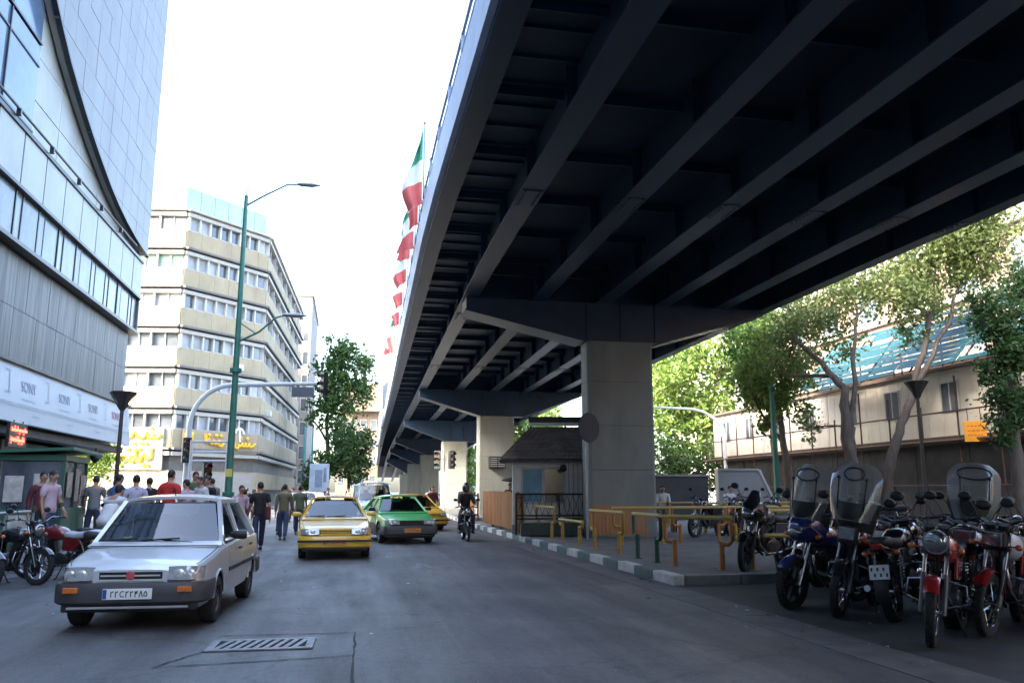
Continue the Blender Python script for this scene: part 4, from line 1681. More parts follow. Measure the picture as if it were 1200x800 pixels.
rs = thing('round_sign', 'round sign seen from the back on a post against the pier', 'sign', (7.05, 23.9, .15))
m_ = MB()
m_.tube([(0, 0, 0), (0, 0, 3.75)], .035, 8)
m_.build('post', POLEM, rs, smooth=40)
m_ = MB()
m_.lathe([(.0, -.012), (.44, -.012), (.45, 0), (.44, .012), (.0, .012)], (.08, -.05, 3.28), (.55, -1, 0), 28)
m_.build('disc', mat('sign_back_grey', (.035, .04, .055), .6, .0, var=.15), rs, smooth=30)
jb = thing('junction_box', 'black louvred equipment box bolted to the second pier', 'box', (8.95, 49.2, 2.9))
m_ = MB()
m_.box(-.55, .45, -.3, .19, 0, .7)
m_.build('case', IRON, jb, bevel=.02)
for k in range(2):
    m_ = MB()
    for j in range(5):
        m_.box(-.5 + k * .48, -.08 + k * .48, -.32, -.301, .08 + j * .12, .13 + j * .12)
    m_.build('louvre', POLEM, jb)

# ------------------------------------------------------------------ cabins on scaffold, right
CAB = mat('cream_cabin_panel', (.66, .59, .48), .7, var=.1, vscale=.7, dirt=(.46, .4, .32), dscale=.8, damt=.55, stretch=(1, 1, .5))
RUST = mat('rusty_scaffold', (.085, .045, .035), .7, .2, var=.3, vscale=6)
TEAL = mat('teal_corrugated_sheet', (.012, .075, .082), .65, .1, var=.2, vscale=.8, dirt=(.014, .035, .04), dscale=.9, damt=.7)
nm = ['nearest', 'second', 'third', 'fourth', 'farthest']
y = 16.4
for k in range(5):
    Lc = 6.3
    t = thing('site_cabin', '%s cream cabin of the row raised on scaffolding behind the trees' % nm[k], 'cabin', (22.4, y, 3.6), 0, 'cream cabins raised on scaffolding')
    m_ = MB()
    m_.box(0, 2.6, .02, Lc - .04, 0, 2.5)
    for j in range(8):
        m_.box(-.015, -.001, .1 + j * .8, .14 + j * .8, .05, 2.45)
    m_.build('wall', CAB, t)
    m_ = MB()
    m_.box(-.2, 2.8, -.0, Lc - .02, 2.502, 2.62)
    m_.build('roof', mat('cabin_roof', (.18, .13, .1), .7, var=.2), t)
    m_ = MB()
    m_.box(-.05, 2.6, .02, Lc - .04, -.16, -.003)
    m_.build('floor_beam', RUST, t)
    for (ya, yb) in ((1.1, 1.95), (4.0, 4.85)):
        m_ = MB()
        m_.box(-.05, -.003, ya - .06, ya, .95, 2.0)
        m_.box(-.05, -.003, yb, yb + .06, .95, 2.0)
        m_.box(-.05, -.003, ya - .06, yb + .06, 2.001, 2.06)
        m_.box(-.05, -.003, ya - .06, yb + .06, .89, .949)
        m_.box(-.05, -.003, (ya + yb) / 2 - .025, (ya + yb) / 2 + .025, .95, 2.0)
        w_ = m_.build('window', FRAMEW, t)
        m_ = MB()
        m_.box(-.02, -.004, ya, yb, .95, 2.0)
        m_.build('pane', WGLASS, w_)
    y += Lc
sc = thing('scaffold', 'rusty tube scaffold carrying the row of cream cabins', 'scaffold', (21.9, 16.5, .15))
m_ = MB()
for k in range(17):
    m_.tube([(0, k * 1.95, 0), (0, k * 1.95, 4.6 + (k % 3) * .5)], .035, 6)
    m_.tube([(2.4, k * 1.95, 0), (2.4, k * 1.95, 3.2)], .035, 6)
for z in (1.6, 3.15, 4.3):
    m_.tube([(-.06, -.3, z), (-.06, 31.5, z)], .033, 6)
m_.build('tubes', RUST, sc, smooth=40)
m_ = MB()
m_.box(-.3, .4, -.3, 31.4, 3.22, 3.27)
m_.build('walkway', mat('walkway_plank', (.2, .14, .09), .8, var=.25), sc)
hd = thing('site_hoarding', 'dark sheet hoarding closing the space below the cabins', 'fence', (22.9, 15, .15))
m_ = MB()
for k in range(22):
    m_.box(-.02 + (k % 2) * .02, .02 + (k % 2) * .02, k * 1.5, k * 1.5 + 1.49, 0, 3.2)
m_.build('sheets', mat('dark_hoarding', (.035, .034, .036), .8, var=.4, vscale=1.5), hd)
for k in range(8):
    m_ = MB()
    m_.box(.07, .13, k * 4.5, k * 4.5 + .06, 0, 3.2)
    m_.build('post', RUST, hd)
# teal roof sheets above the cabins
for k in range(4):
    t = thing('roof_sheet', '%s corrugated teal sheet of the sloping canopy above the cabins' % ['nearest', 'second', 'third', 'farthest'][k], 'roof sheet', (21.0, 14.6 + k * 5.21, 6.05), 0, 'teal canopy sheets above the cabins')
    m_ = MB()
    rq = random.Random(k)
    for q in range(13):
        u0 = q * .172
        for (ya, yb) in ((0.0, 1.72), (1.73, 3.45), (3.46, 5.18)):
            if rq.random() < .1:
                continue
            z0 = 1.12 * u0 + rq.uniform(-.02, .02)
            sag = rq.uniform(-.025, .01)
            m_.slab([[(.92 * u0, ya, z0), (.92 * u0, (ya + yb) / 2, z0 + sag), (.92 * u0, yb, z0)], [(.92 * u0 + .14, ya, z0 + .17), (.92 * u0 + .14, (ya + yb) / 2, z0 + .17 + sag), (.92 * u0 + .14, yb, z0 + .17)]], .01)
    m_.build('sheet', TEAL, t)
    m_ = MB()
    for yy in (.3, 2.6, 5.0):
        m_.bar((.1, yy, .0), (2.0, yy, 2.2), .06, .06)
        m_.bar((1.6, yy, -.2), (1.6, yy, 1.75), .05, .05)
    m_.build('rafter', RUST, t)
og = thing('orange_sign', 'square orange notice hanging on the scaffold at the right', 'sign', (21.6, 25.1, 3.25), R(-35))
m_ = MB()
m_.box(-.35, .35, -.02, .02, 0, .72)
b_ = m_.build('board', mat('orange_board', (.8, .33, .02), .5, var=.12, vscale=4), og, bevel=.01)
m_ = MB()
rs_ = random.Random(4)
for z in (.2, .36, .52):
    x = -.24
    while x < .2:
        w = rs_.uniform(.05, .13)
        m_.box(x, x + w, -.024, -.0205, z, z + .045)
        x += w + .03
m_.build('notice_text', mat('notice_red', (.5, .12, .02), .5, var=.1), b_)
m_ = MB()
m_.tube([(-.2, 0, .7), (-.2, .1, 1.2)], .012, 6)
m_.tube([(.2, 0, .7), (.2, .1, 1.2)], .012, 6)
m_.build('wire', IRON, og)
# grey ramp wall / container beyond the median
gw = thing('ramp_wall', 'low grey concrete ramp wall with a sloping end behind the black motorcycle', 'wall', (19.2, 36.5, .15))
m_ = MB()
m_.prism([(-2.0, 0), (1.2, 0), (.1, 2.35), (-2.0, 2.35)], 'y', 0, .35)
m_.build('panel', mat('pale_ramp_concrete', (.33, .33, .32), .8, var=.15, vscale=1, dirt=(.2, .2, .2), dscale=1, damt=.5), gw, bevel=.02)
m_ = MB()
m_.bar((-2.0, .17, 2.4), (.1, .17, 2.4), .45, .1)
m_.build('coping', COPE, gw)
m_ = MB()
m_.bar((.12, -.02, 2.38), (1.24, -.02, .02), .12, .06, (0, 1, 0))
m_.build('end_trim', WHITEP, gw)
dw = thing('boundary_wall', 'long dark grey wall across the far side of the median right of the pier', 'wall', (15.0, 38.5, .15))
m_ = MB()
m_.box(-3.2, 2.6, 0, .3, 0, 2.1)
m_.build('wall', mat('dark_grey_render', (.075, .075, .075), .8, var=.25, vscale=1, dirt=(.04, .04, .04), dscale=1, damt=.5), dw, bevel=.01)
m_ = MB()
m_.box(-3.25, 2.65, -.05, .35, 2.103, 2.2)
m_.build('coping', CONC, dw, bevel=.01)
# green newspaper kiosk on the left pavement
kg = thing('news_kiosk', 'green framed kiosk with posters on the left pavement under the banner', 'kiosk', (-7.35, 22.4, .2), R(4))
KGR = mat('kiosk_green', (.03, .11, .065), .45, var=.2, vscale=2, dirt=(.05, .09, .07), dscale=2, damt=.4)
m_ = MB()
m_.box(-.7, .75, -1.15, 1.2, .0, .95)
m_.box(-.7, .75, -1.15, 1.2, 2.05, 2.2)
for x in (-.7, .67):
    for y in (-1.15, 0, 1.12):
        m_.box(x, x + .08, y, y + .08, .951, 2.049)
kf = m_.build('body', KGR, kg, bevel=.015)
m_ = MB()
m_.box(-.6, .7, -1.1, 1.15, .96, 2.04)
m_.build('window', WGLASS, kf)
m_ = MB()
for (x, z, w, h) in ((-.5, 1.1, .4, .6), (.1, 1.25, .5, .5), (-.35, .3, .5, .5)):
    m_.box(x, x + w, -1.165, -1.152, z, z + h)
m_.cur = 1
for (y, z, w, h) in ((-.9, 1.2, .5, .6), (-.1, 1.1, .4, .8), (.5, 1.25, .5, .5)):
    m_.box(.752, .765, y, y + w, z, z + h)
m_.build('poster', [mat('poster_pale', (.5, .46, .4), .6, var=.4, vscale=5), mat('poster_mixed', (.32, .24, .2), .6, var=.6, vscale=6)], kg)
m_ = MB()
m_.slab([[(-.85, -1.4, 2.21), (-.85, 1.4, 2.21)], [(.95, -1.4, 2.3), (.95, 1.4, 2.3)]], .07)
m_.build('roof', KGR, kg)
lr = thing('pavement_railing', 'grey pipe railing along the left pavement edge behind the motorcycles', 'railing', (-6.15, 10, .2))
m_ = MB()
for z in (.5, .95):
    m_.tube([(0, 0, z), (0, 8.4, z)], .028, 8)
for y in np.arange(0, 8.5, 1.4):
    m_.tube([(0, y, 0), (0, y, .97)], .032, 8)
m_.build('rails', POLEM, lr, smooth=40)
# corner pavement railing behind the crowd
lr = thing('corner_railing', 'white pipe railing at the crossing behind the crowd', 'railing', (-9.2, 35.4, .2))
m_ = MB()
for z in (.6, 1.0):
    m_.tube([(-3.6, 0, z), (2.2, 0, z)], .03, 8)
for x in np.arange(-3.6, 2.3, 1.45):
    m_.tube([(x, 0, 0), (x, 0, 1.02)], .035, 8)
m_.build('rails', WHITEP, lr, smooth=40)
# ------------------------------------------------------------------ cars (nose towards -y, origin on the ground at mid length)


def smooth_interp(xs, ys, x):
    return float(np.interp(x, xs, ys))


TREAD = MB()


def wheel(parent, x, y, r, side, w=.17, cap=None):
    wr = MB()
    s = side
    wr.lathe([(r * .62, -w * .4), (r * .62, w * .42), (r * .56, w * .44), (r * .53, w * .3), (r * .2, w * .34), (r * .13, w * .42), (0, w * .43)], (x, y, r), (s, 0, 0), 24)
    for k in range(8):
        a = k * PI / 4
        wr.ball((x + s * w * .36, y + r * .38 * math.cos(a), r + r * .38 * math.sin(a)), (.012, r * .1, r * .06), 6, 4)
    wh = wr.build('wheel', cap or ALLOY, parent, smooth=35)
    t = MB()
    t.lathe([(r * .62, -w * .5), (r * .9, -w * .52), (r * .985, -w * .42), (r, -w * .2), (r, w * .2), (r * .985, w * .42), (r * .9, w * .52), (r * .62, w * .5)], (x, y, r), (s, 0, 0), 32, closed=True)
    t.build('tyre', RUBBER, wh, smooth=40)
    return wh


def make_car(name, label, P, paint, lower=None, bumper=None, plate=PLATE, group=None, cat='car', lights=LENS):
    L, W, H = P['L'], P['W'], P['H']
    t = thing(name, label, cat, (0, 0, 0), 0, group)
    lower = lower or paint
    bumper = bumper or BLACK
    xs = P['s']          # stations measured from the nose
    fw, ftop = P['hw'], P['top']

    def half(y):
        return smooth_interp(xs, fw, y)

    def top(y):
        return smooth_interp(xs, ftop, y)
    belt = P['belt']
    ys = sorted(set(list(np.linspace(0, L, 44)) + [.02, .05, .1, L - .02, L - .06]))

    def ring(y, off=0.0):
        w = half(y) + off
        zt = top(y)
        zb = P['zb'] + (.1 * max(0, 1 - y / .25)) + (.14 * max(0, 1 - (L - y) / .4))
        zs = min(zt - .035, belt - .03)
        zm = P['zb'] + (zs - P['zb']) * .52
        cr = P.get('crown', .02)
        return [(0, zb), (w * .86, zb), (w * .95, zb + .05), (w * .985, zb + .16), (w, zm), (w * .995, zm + .05), (w * .965, zs), (w * .93, zs + .028), (w * .62, zt - .004 + cr * .5), (w * .3, zt + cr), (0, zt + cr)]
    rings = []
    for y in ys:
        h = ring(y)
        full = [(x, y - L / 2, z) for x, z in h] + [(-x, y - L / 2, z) for x, z in reversed(h[1:-1])]
        rings.append(full)
    b = MB()
    b.loft(rings)
    body = b.build('body', [paint, BLACK], t)
    # wheel arches cut out of the body
    cut = MB()
    cut.cur = 1
    r = P['r']
    for wy in P['axles']:
        for s in (-1, 1):
            cut.lathe([(0, 0), (r * 1.2, 0), (r * 1.2, .6), (0, .6)], (s * (W / 2 - .3), wy - L / 2, r * 1.02), (s, 0, 0), 30)
    co = cut.build('arch_cutter', [paint, BLACK])
    md = body.modifiers.new('arches', 'BOOLEAN')
    md.operation = 'DIFFERENCE'
    md.solver = 'EXACT'
    md.object = co
    me = evaluated(body)
    body.modifiers.clear()
    body.data = me
    bpy.data.objects.remove(co)
    bm = bmesh.new()
    bm.from_mesh(me)
    for f in bm.faces:
        f.smooth = True
        if lower is not paint and f.material_index == 0 and f.calc_center_median().z < P['split']:
            f.material_index = 2
    for e in bm.edges:
        if len(e.link_faces) == 2 and e.calc_face_angle(0) > R(28):
            e.smooth = False
    bm.to_mesh(me)
    bm.free()
    while len(me.materials) < 3:
        me.materials.append(lower)
    # arch lips
    for wy in P['axles']:
        for s in (-1, 1):
            m_ = MB()
            a = np.linspace(.12, PI - .12, 18)
            m_.tube([(s * (half(wy) * .992), wy - L / 2 + r * 1.2 * math.cos(q), r * 1.02 + r * 1.2 * math.sin(q)) for q in a], .014, 6)
            m_.build('arch_lip', lower if lower is not paint else paint, t, smooth=50)
    # doors as slightly raised panels
    for s in (-1, 1):
        for (ya, yb) in P['doors']:
            d = MB()
            rows = []
            for y in np.linspace(ya + .012, yb - .012, 7):
                h = ring(y, .007)
                rows.append([(s * x, y - L / 2, z) for x, z in h[3:8]])
            d.slab(rows, -.004)
            dr_ = d.build('door', paint, t, smooth=40)
            if lower is not paint:
                dr_.data.materials.append(lower)
                for f in dr_.data.polygons:
                    if f.center.z < P['split']:
                        f.material_index = 1
            m_ = MB()
            m_.bar((s * (half(yb) + .012), yb - .3 - L / 2, belt - .13), (s * (half(yb) + .012), yb - .13 - L / 2, belt - .13), .02, .03)
            m_.build('handle', BLACK, dr_, bevel=.005)
        m_ = MB()
        zz = P['zb'] + (belt - P['zb']) * .5
        for (ya, yb) in P['doors']:
            m_.bar((s * (half((ya + yb) / 2) + .014), ya + .03 - L / 2, zz), (s * (half((ya + yb) / 2) + .014), yb - .03 - L / 2, zz), .014, .05)
        m_.build('rub_strip', BLACK, t)
    # greenhouse
    g0, g1, g2, g3 = P['gh']       # y of screen base, screen top, rear window top, rear window base
    zb0, zr, zb1 = P['ghz']        # cowl height, roof edge height, tail deck height
    wb, wr = P['ghw']              # half width at belt, at roof edge
    off = -L / 2

    def screen(y0, z0, y1, z1, bulge, nu=8, nv=5, ins=.06, dz=0.0):
        rows = []
        for i in range(nv + 1):
            v = i / nv
            w = (wb * (1 - v) + wr * v) - ins
            row = []
            for j in range(nu + 1):
                u = -1 + 2 * j / nu
                bl = bulge * (1 - u * u)
                row.append((u * w, y0 + (y1 - y0) * v - bl + off, z0 + (z1 - z0) * v + dz))
            rows.append(row)
        return rows
    m_ = MB()
    m_.grid(screen(g0 + .02, zb0 + .03, g1 - .015, zr - .015, .07))
    m_.build('windscreen', CARGLASS, t, smooth=60)
    m_ = MB()
    m_.grid(screen(g3 - .02, zb1 + .02, g2 + .015, zr - .015, -.05))
    m_.build('rear_window', CARGLASS, t, smooth=60)
    # roof sheet with pillars
    rf_ = MB()
    rows = []
    for i in range(9):
        v = i / 8
        y = g1 + (g2 - g1) * v
        c = (H - zr) * math.sin(PI * (.12 + .76 * v)) ** .6
        rows.append([(u * wr, y + off - .05 * (1 - u * u) * (1 - v) + .04 * (1 - u * u) * v, zr + c * (1 - abs(u) ** 2.6)) for u in np.linspace(-1, 1, 15)])
    rf_.slab(rows, -.035)
    for s in (-1, 1):
        A0, A1 = (s * (wb - .02), g0 + off, zb0 + .0), (s * (wr - .01), g1 + off, zr)
        C0, C1 = (s * (wb - .02), g3 + off, zb1 - .0), (s * (wr - .01), g2 + off, zr)
        rf_.bar(A0, A1, .05, .055, (0, -1, 0))
        rf_.bar(C0, C1, .07, P.get('cp', .09), (0, 1, 0))
        rf_.bar((s * wr, g1 + off, zr - .005), (s * wr, g2 + off, zr - .005), .03, .035)
        for bpos in P['pillars']:
            q = (bpos - g1) / (g2 - g1)
            rf_.bar((s * wb, bpos + off, belt - .03), (s * wr, bpos + off - .03, zr), .03, .075, (0, 1, 0))
    # scuttle panels joining screen bases to the body
    rf_.slab([[(u * (wb + .0), g0 - .12 + off - .05 * (1 - u * u), zb0 - .012) for u in np.linspace(-1, 1, 9)], [(u * (wb - .03), g0 + .02 + off - .06 * (1 - u * u), zb0 + .03) for u in np.linspace(-1, 1, 9)]], -.02)
    rf_.build('roof', paint, t, smooth=35)
    # quarter panels behind the last side window
    for s in (-1, 1):
        lims = [g0 + .17] + list(P['pillars']) + [g3 - .2]
        tl = [g1 + .06] + [p - .03 for p in P['pillars']] + [g2 - .05]
        for i in range(len(lims) - 1):
            if i >= P['nwin']:
                break
            y0a, y1a = lims[i] + .03, lims[i + 1] - .03
            y0b, y1b = tl[i] + .03, tl[i + 1] - .03
            m_ = MB()
            xb_, xr_ = s * (wb - .012), s * (wr - .008)
            m_.add([(xb_, y0a + off, belt - .02), (xb_, y1a + off, belt - .02), (xr_, y1b + off, zr - .03), (xr_, y0b + off, zr - .03)], [(0, 1, 2, 3)])
            wn_ = m_.build('side_window', CARGLASS, t, fix=False)
            m_ = MB()
            m_.tube([(xb_ + s * .008, y0a + off, belt - .018), (xb_ + s * .008, y1a + off, belt - .018)], .013, 6)
            m_.build('window_seal', BLACK, wn_)
    # interior: tub, seats, dash, wheel
    m_ = MB()
    m_.box(-wb + .08, wb - .08, g0 + .3 + off, g3 - .3 + off, belt - .12, belt - .06)
    m_.box(-wb + .1, wb - .1, g0 + .05 + off, g0 + .35 + off, belt - .1, belt - .0)
    for (yy, xx) in ((g0 + 1.0, .36), (g0 + 1.0, -.36)):
        m_.obox((xx, yy + off, belt + .06), (.46, .13, .5), (-.2, 0, 0))
        m_.obox((xx, yy + .06 + off, belt + .37), (.24, .09, .17), (-.2, 0, 0))
    m_.obox((0, g3 - .55 + off, belt + .05), (wb * 1.6, .15, .42), (-.25, 0, 0))
    m_.build('interior', INTERIOR, t, bevel=.03)
    m_ = MB()
    m_.tube([(.36 + .17 * math.cos(a), g0 + .5 + off + .08 * math.sin(a), belt + .07 + .15 * math.sin(a)) for a in np.linspace(0, 2 * PI, 17)], .014, 6)
    m_.build('steering_wheel', BLACK, t)
    m_ = MB()
    for s in (-1, 1):
        m_.tube([(s * (half(y) * .9), y + off, top(y) + (.004 if y > .3 else .0) + .004) for y in np.linspace(.1, g0 - .1, 9)], .005, 5)
    m_.tube([(x, g0 - .13 + off - .05 * (1 - (x / wb) ** 2), zb0 + .004) for x in np.linspace(-wb * .95, wb * .95, 9)], .005, 5)
    m_.build('hood_seam', BLACK, t)
    # bumpers
    bz0, bz1 = P['bump']

    def bump(y0, sgn):
        m_ = MB()
        rws = []
        n_ = 30
        w = half(.45 if sgn < 0 else L - .45) + .016
        D = .42
        plan = []
        for j in range(n_ + 1):
            th_ = -1 + 2 * j / n_
            x = w * math.sin(th_ * PI / 2)
            q = abs(x / w)
            plan.append((x, D * (1 - (1 - min(q, 1) ** 5) ** (1 / 5))))
        plan = [(-w, D + .16)] + plan + [(w, D + .16)]
        for (x, inn) in plan:
            yy = y0 + sgn * .075 - sgn * inn
            h = bz1 - bz0
            rws.append([(x * .975, yy - sgn * .05 * 1, bz0), (x, yy - sgn * .008, bz0 + h * .12), (x, yy, bz0 + h * .5), (x, yy, bz0 + h * .82), (x * .985, yy - sgn * .02, bz1), (x * .96, yy - sgn * .07, bz1)])
        m_.grid([[(p[0], p[1] + off, p[2]) for p in r] for r in rws])
        return m_
    fb_ = bump(0, -1).build('front_bumper', bumper, t, smooth=40)
    rb_ = bump(L, 1).build('rear_bumper', bumper, t, smooth=40)
    if P.get('valance', True):
        m_ = MB()
        m_.box(-half(.3) * .9, half(.3) * .9, .02 + off, .12 + off, P['zb'] + .0, bz0 + .06)
        m_.build('valance', BLACK, t, bevel=.015)
        m_ = MB()
        m_.bar((-half(.3) * .8, -.03 + off, P['zb'] + .05), (half(.3) * .8, -.03 + off, P['zb'] + .05), .05, .025)
        m_.build('lip_spoiler', POLEM if P.get('lip') else BLACK, fb_, bevel=.006)
    # face: lamps, grille
    hx0, hx1, hz0, hz1 = P['lamp']
    for s in (-1, 1):
        m_ = MB()
        rows = []
        for i in range(5):
            v = i / 4
            row = []
            for j in range(8):
                u = j / 7
                x = hx0 + (hx1 - hx0) * u
                wrapb = .16 * max(0, (u - .72) / .28) ** 1.6
                z = hz0 + (hz1 - hz0) * v - P.get('lampslant', 0) * u * v * .3
                row.append((s * x, -.018 - .012 * math.sin(PI * u) * math.sin(PI * v) + .06 * v + wrapb + off, z))
            rows.append(row)
        m_.slab(rows, .03 if s < 0 else -.03)
        hl = m_.build('headlight', lights, t, smooth=40)
        m_ = MB()
        for z in (hz0 - .004, hz1 + .004):
            k = 0 if z < (hz0 + hz1) / 2 else .06
            m_.tube([(s * (hx0 - .008), -.03 + k + off, z), (s * (hx0 + (hx1 - hx0) * .7), -.03 + k + off, z), (s * (hx1 + .0), .1 + k + off, z)], .008, 6)
        m_.build('trim', CHROME if P.get('chrome') else BLACK, hl, smooth=40)
        m_ = MB()
        zc_, hh_ = (hz0 + hz1) / 2, (hz1 - hz0)
        for (uu, rr_) in ((.36, .42), (.72, .36)):
            xx_ = s * (hx0 + (hx1 - hx0) * uu)
            yy_ = -.031 + (.05 if uu > .5 else .03) + off - .035
            m_.loft([[(xx_ + q * hh_ * rr_ * 1.25 * math.cos(a), yy_ - d, zc_ + q * hh_ * rr_ * math.sin(a)) for a in np.linspace(0, 2 * PI, 16, endpoint=False)] for (d, q) in ((0, 1), (.006, .8), (.009, .4))])
        m_.build('reflector', mat('lamp_reflector', (.62, .63, .62), .2, .5, var=.2, vscale=20), hl, smooth=50)
    gx, gz0, gz1 = P['grille']
    m_ = MB()
    m_.box(-gx, gx, -.012 + off, .04 + off, gz0, gz1)
    gr = m_.build('grille', BLACK, t, bevel=.01)
    m_ = MB()
    nb_ = P.get('bars', 2)
    for k in range(nb_):
        z = gz0 + (gz1 - gz0) * (k + .5) / nb_
        m_.box(-gx + .02, gx - .02, -.026 + off, -.013 + off, z - .008, z + .008)
    m_.box(-gx - .012, gx + .012, -.022 + off, -.0125 + off, gz1 - .006, gz1 + .014)
    m_.box(-gx - .012, gx + .012, -.022 + off, -.0125 + off, gz0 - .014, gz0 + .006)
    m_.build('grille_bars', P.get('barm', paint), gr)
    if P.get('badge'):
        m_ = MB()
        m_.lathe([(.05, 0), (.045, .012), (0, .014)], (0, -.02 + off, (gz0 + gz1) / 2), (0, -1, 0), 16)
        m_.build('badge', mat('badge_red', (.5, .1, .12), .3, .2, var=.2, vscale=20), gr, smooth=40)
    if P.get('ind'):
        ix0, ix1, iz0, iz1 = P['ind']
        for s in (-1, 1):
            m_ = MB()
            m_.box(*sorted((s * ix0, s * ix1)), -.092 + off, -.05 + off, iz0, iz1)
            m_.build('indicator', AMBER, t, bevel=.01)
    # plates
    for (yy, sg, pz) in ((-.083, -1, P['platez']), (L + .078, 1, P['platez'] + .12)):
        m_ = MB()
        m_.box(-.26, .26, min(yy, yy + sg * .012) + off, max(yy, yy + sg * .012) + off, pz - .058, pz + .058)
        pl_ = m_.build('licence_plate', plate, t, bevel=.004)
        m_ = MB()
        yq = yy + sg * .0135 + off

        def stroke(pts, mb=m_):
            for (a, b_) in zip(pts, pts[1:]):
                d = Vector((b_[0] - a[0], 0, b_[1] - a[1]))
                if d.length < 1e-6:
                    continue
                nrm = Vector((-d.z, 0, d.x)).normalized() * .0055
                q0, q1 = Vector((a[0], yq, a[1])), Vector((b_[0], yq, b_[1]))
                mb.add([q0 - nrm, q1 - nrm, q1 + nrm, q0 + nrm], [(0, 1, 2, 3)])
        G = {'2': [(-.016, .03), (-.012, .02), (-.002, .018), (.006, .022), (.008, .034), (.008, .022), (-.002, .018), (-.012, .02), (-.012, -.034)],
             '4': [(-.012, .03), (-.012, -.034), (-.012, .008), (.014, .01), (-.01, .02), (.012, .032)],
             '8': [(-.018, -.034), (0, .034), (.018, -.034)],
             '5': [(0, .03), (-.016, .0), (-.014, -.026), (0, -.02), (.014, -.026), (.016, 0), (0, .03)],
             'C': [(.022, .026), (-.004, .03), (-.02, .012), (-.02, -.012), (-.004, -.03), (.022, -.022)],
             'd': [(0, 0), (.006, 0)]}
        x = -.18
        for ch in '22C22485':
            w_ = .062 if ch == 'C' else .048
            stroke([(sg * -1 * (x + w_ / 2) * -1 * -1 if sg > 0 else x + w_ / 2 + p[0], pz + p[1]) if sg < 0 else (-(x + w_ / 2 + p[0]), pz + p[1]) for p in G[ch]])
            x += w_
        m_.build('plate_number', BLACK, pl_, fix=False)
        m_ = MB()
        xa, xb2 = sorted((sg * .255 * 1, sg * .215))
        m_.box(xa, xb2, yq - .0005, yq + .0005, pz - .05, pz + .05)
        m_.build('plate_band', mat('plate_blue', (.03, .08, .3), .4, var=.1), pl_)
    # tail lamps
    for s in (-1, 1):
        m_ = MB()
        m_.box(*sorted((s * (half(L - .1) - .36), s * (half(L - .1) - .03))), L - .02 + off, L + .015 + off, P['bump'][1] + .06, P['bump'][1] + .22)
        m_.build('tail_light', REDLENS, t, bevel=.01)
    # mirrors, wipers, aerial
    for s in (-1, 1):
        m_ = MB()
        m_.loft([[(s * (wb + .01 + d), g0 + .34 + off + .03 * math.cos(a) * q + .02, belt + .06 + .055 * math.sin(a) * q) for a in np.linspace(0, 2 * PI, 12, endpoint=False)] for (d, q) in ((0, .5), (.05, .9), (.17, 1.1), (.21, .85))])
        mi = m_.build('mirror', P.get('mirm', BLACK), t, smooth=50)
        m_ = MB()
        m_.lathe([(.05, 0), (0, .001)], (s * (wb + .13), g0 + .395 + off, belt + .06), (0, 1, 0), 14)
        m_.build('mirror_glass', MIRRORGLASS, mi)
        m_ = MB()
        x0 = -.08 if s < 0 else .42
        m_.tube([(x0, g0 - .06 + off, zb0 + .035), (x0 - .42, g0 - .0 + off, zb0 + .075)], .009, 6)
        m_.bar((x0 - .62, g0 - .02 + off, zb0 + .06), (x0 - .16, g0 - .035 + off, zb0 + .085), .012, .02)
        m_.build('wiper', BLACK, t)
    if P.get('aerial'):
        m_ = MB()
        m_.tube([(0, g1 + .12 + off, H - .01), (0, g1 + .02 + off, H + .12)], .006, 6)
        m_.build('aerial', BLACK, t)
    for wy in P['axles']:
        for s in (-1, 1):
            wheel(t, s * (W / 2 - .115), wy - L / 2, r, s)
    m_ = MB()
    m_.box(-W / 2 + .25, W / 2 - .25, .3 + off, L - .3 + off, P['zb'] - .04, P['zb'] + .05)
    m_.build('underbody', BLACK, t)
    return t


def paintm(name, col, metal=0.3, rough=.32, coat=.6, dirt=(.2, .19, .18)):
    return mat(name, col, rough, metal, var=.05, vscale=2, coat=coat, dirt=dirt, dscale=1.6, damt=.22)


SILVER = paintm('silver_paint', (.62, .64, .66), .32, .3)
YELLOW = paintm('taxi_yellow', (.72, .43, .035), 0, .35, .6, (.45, .3, .08))
GREEN = paintm('taxi_green', (.085, .5, .13), 0, .32, .6, (.08, .33, .1))
WHITEC = paintm('white_car_paint', (.68, .69, .69), 0, .35)
GREYB = mat('grey_bumper', (.045, .046, .052), .5, var=.15, vscale=4, dirt=(.1, .095, .09), dscale=3, damt=.35)
SMOKED = mat('clear_lamp', (.42, .44, .45), .14, .35, var=.35, vscale=9, coat=1)

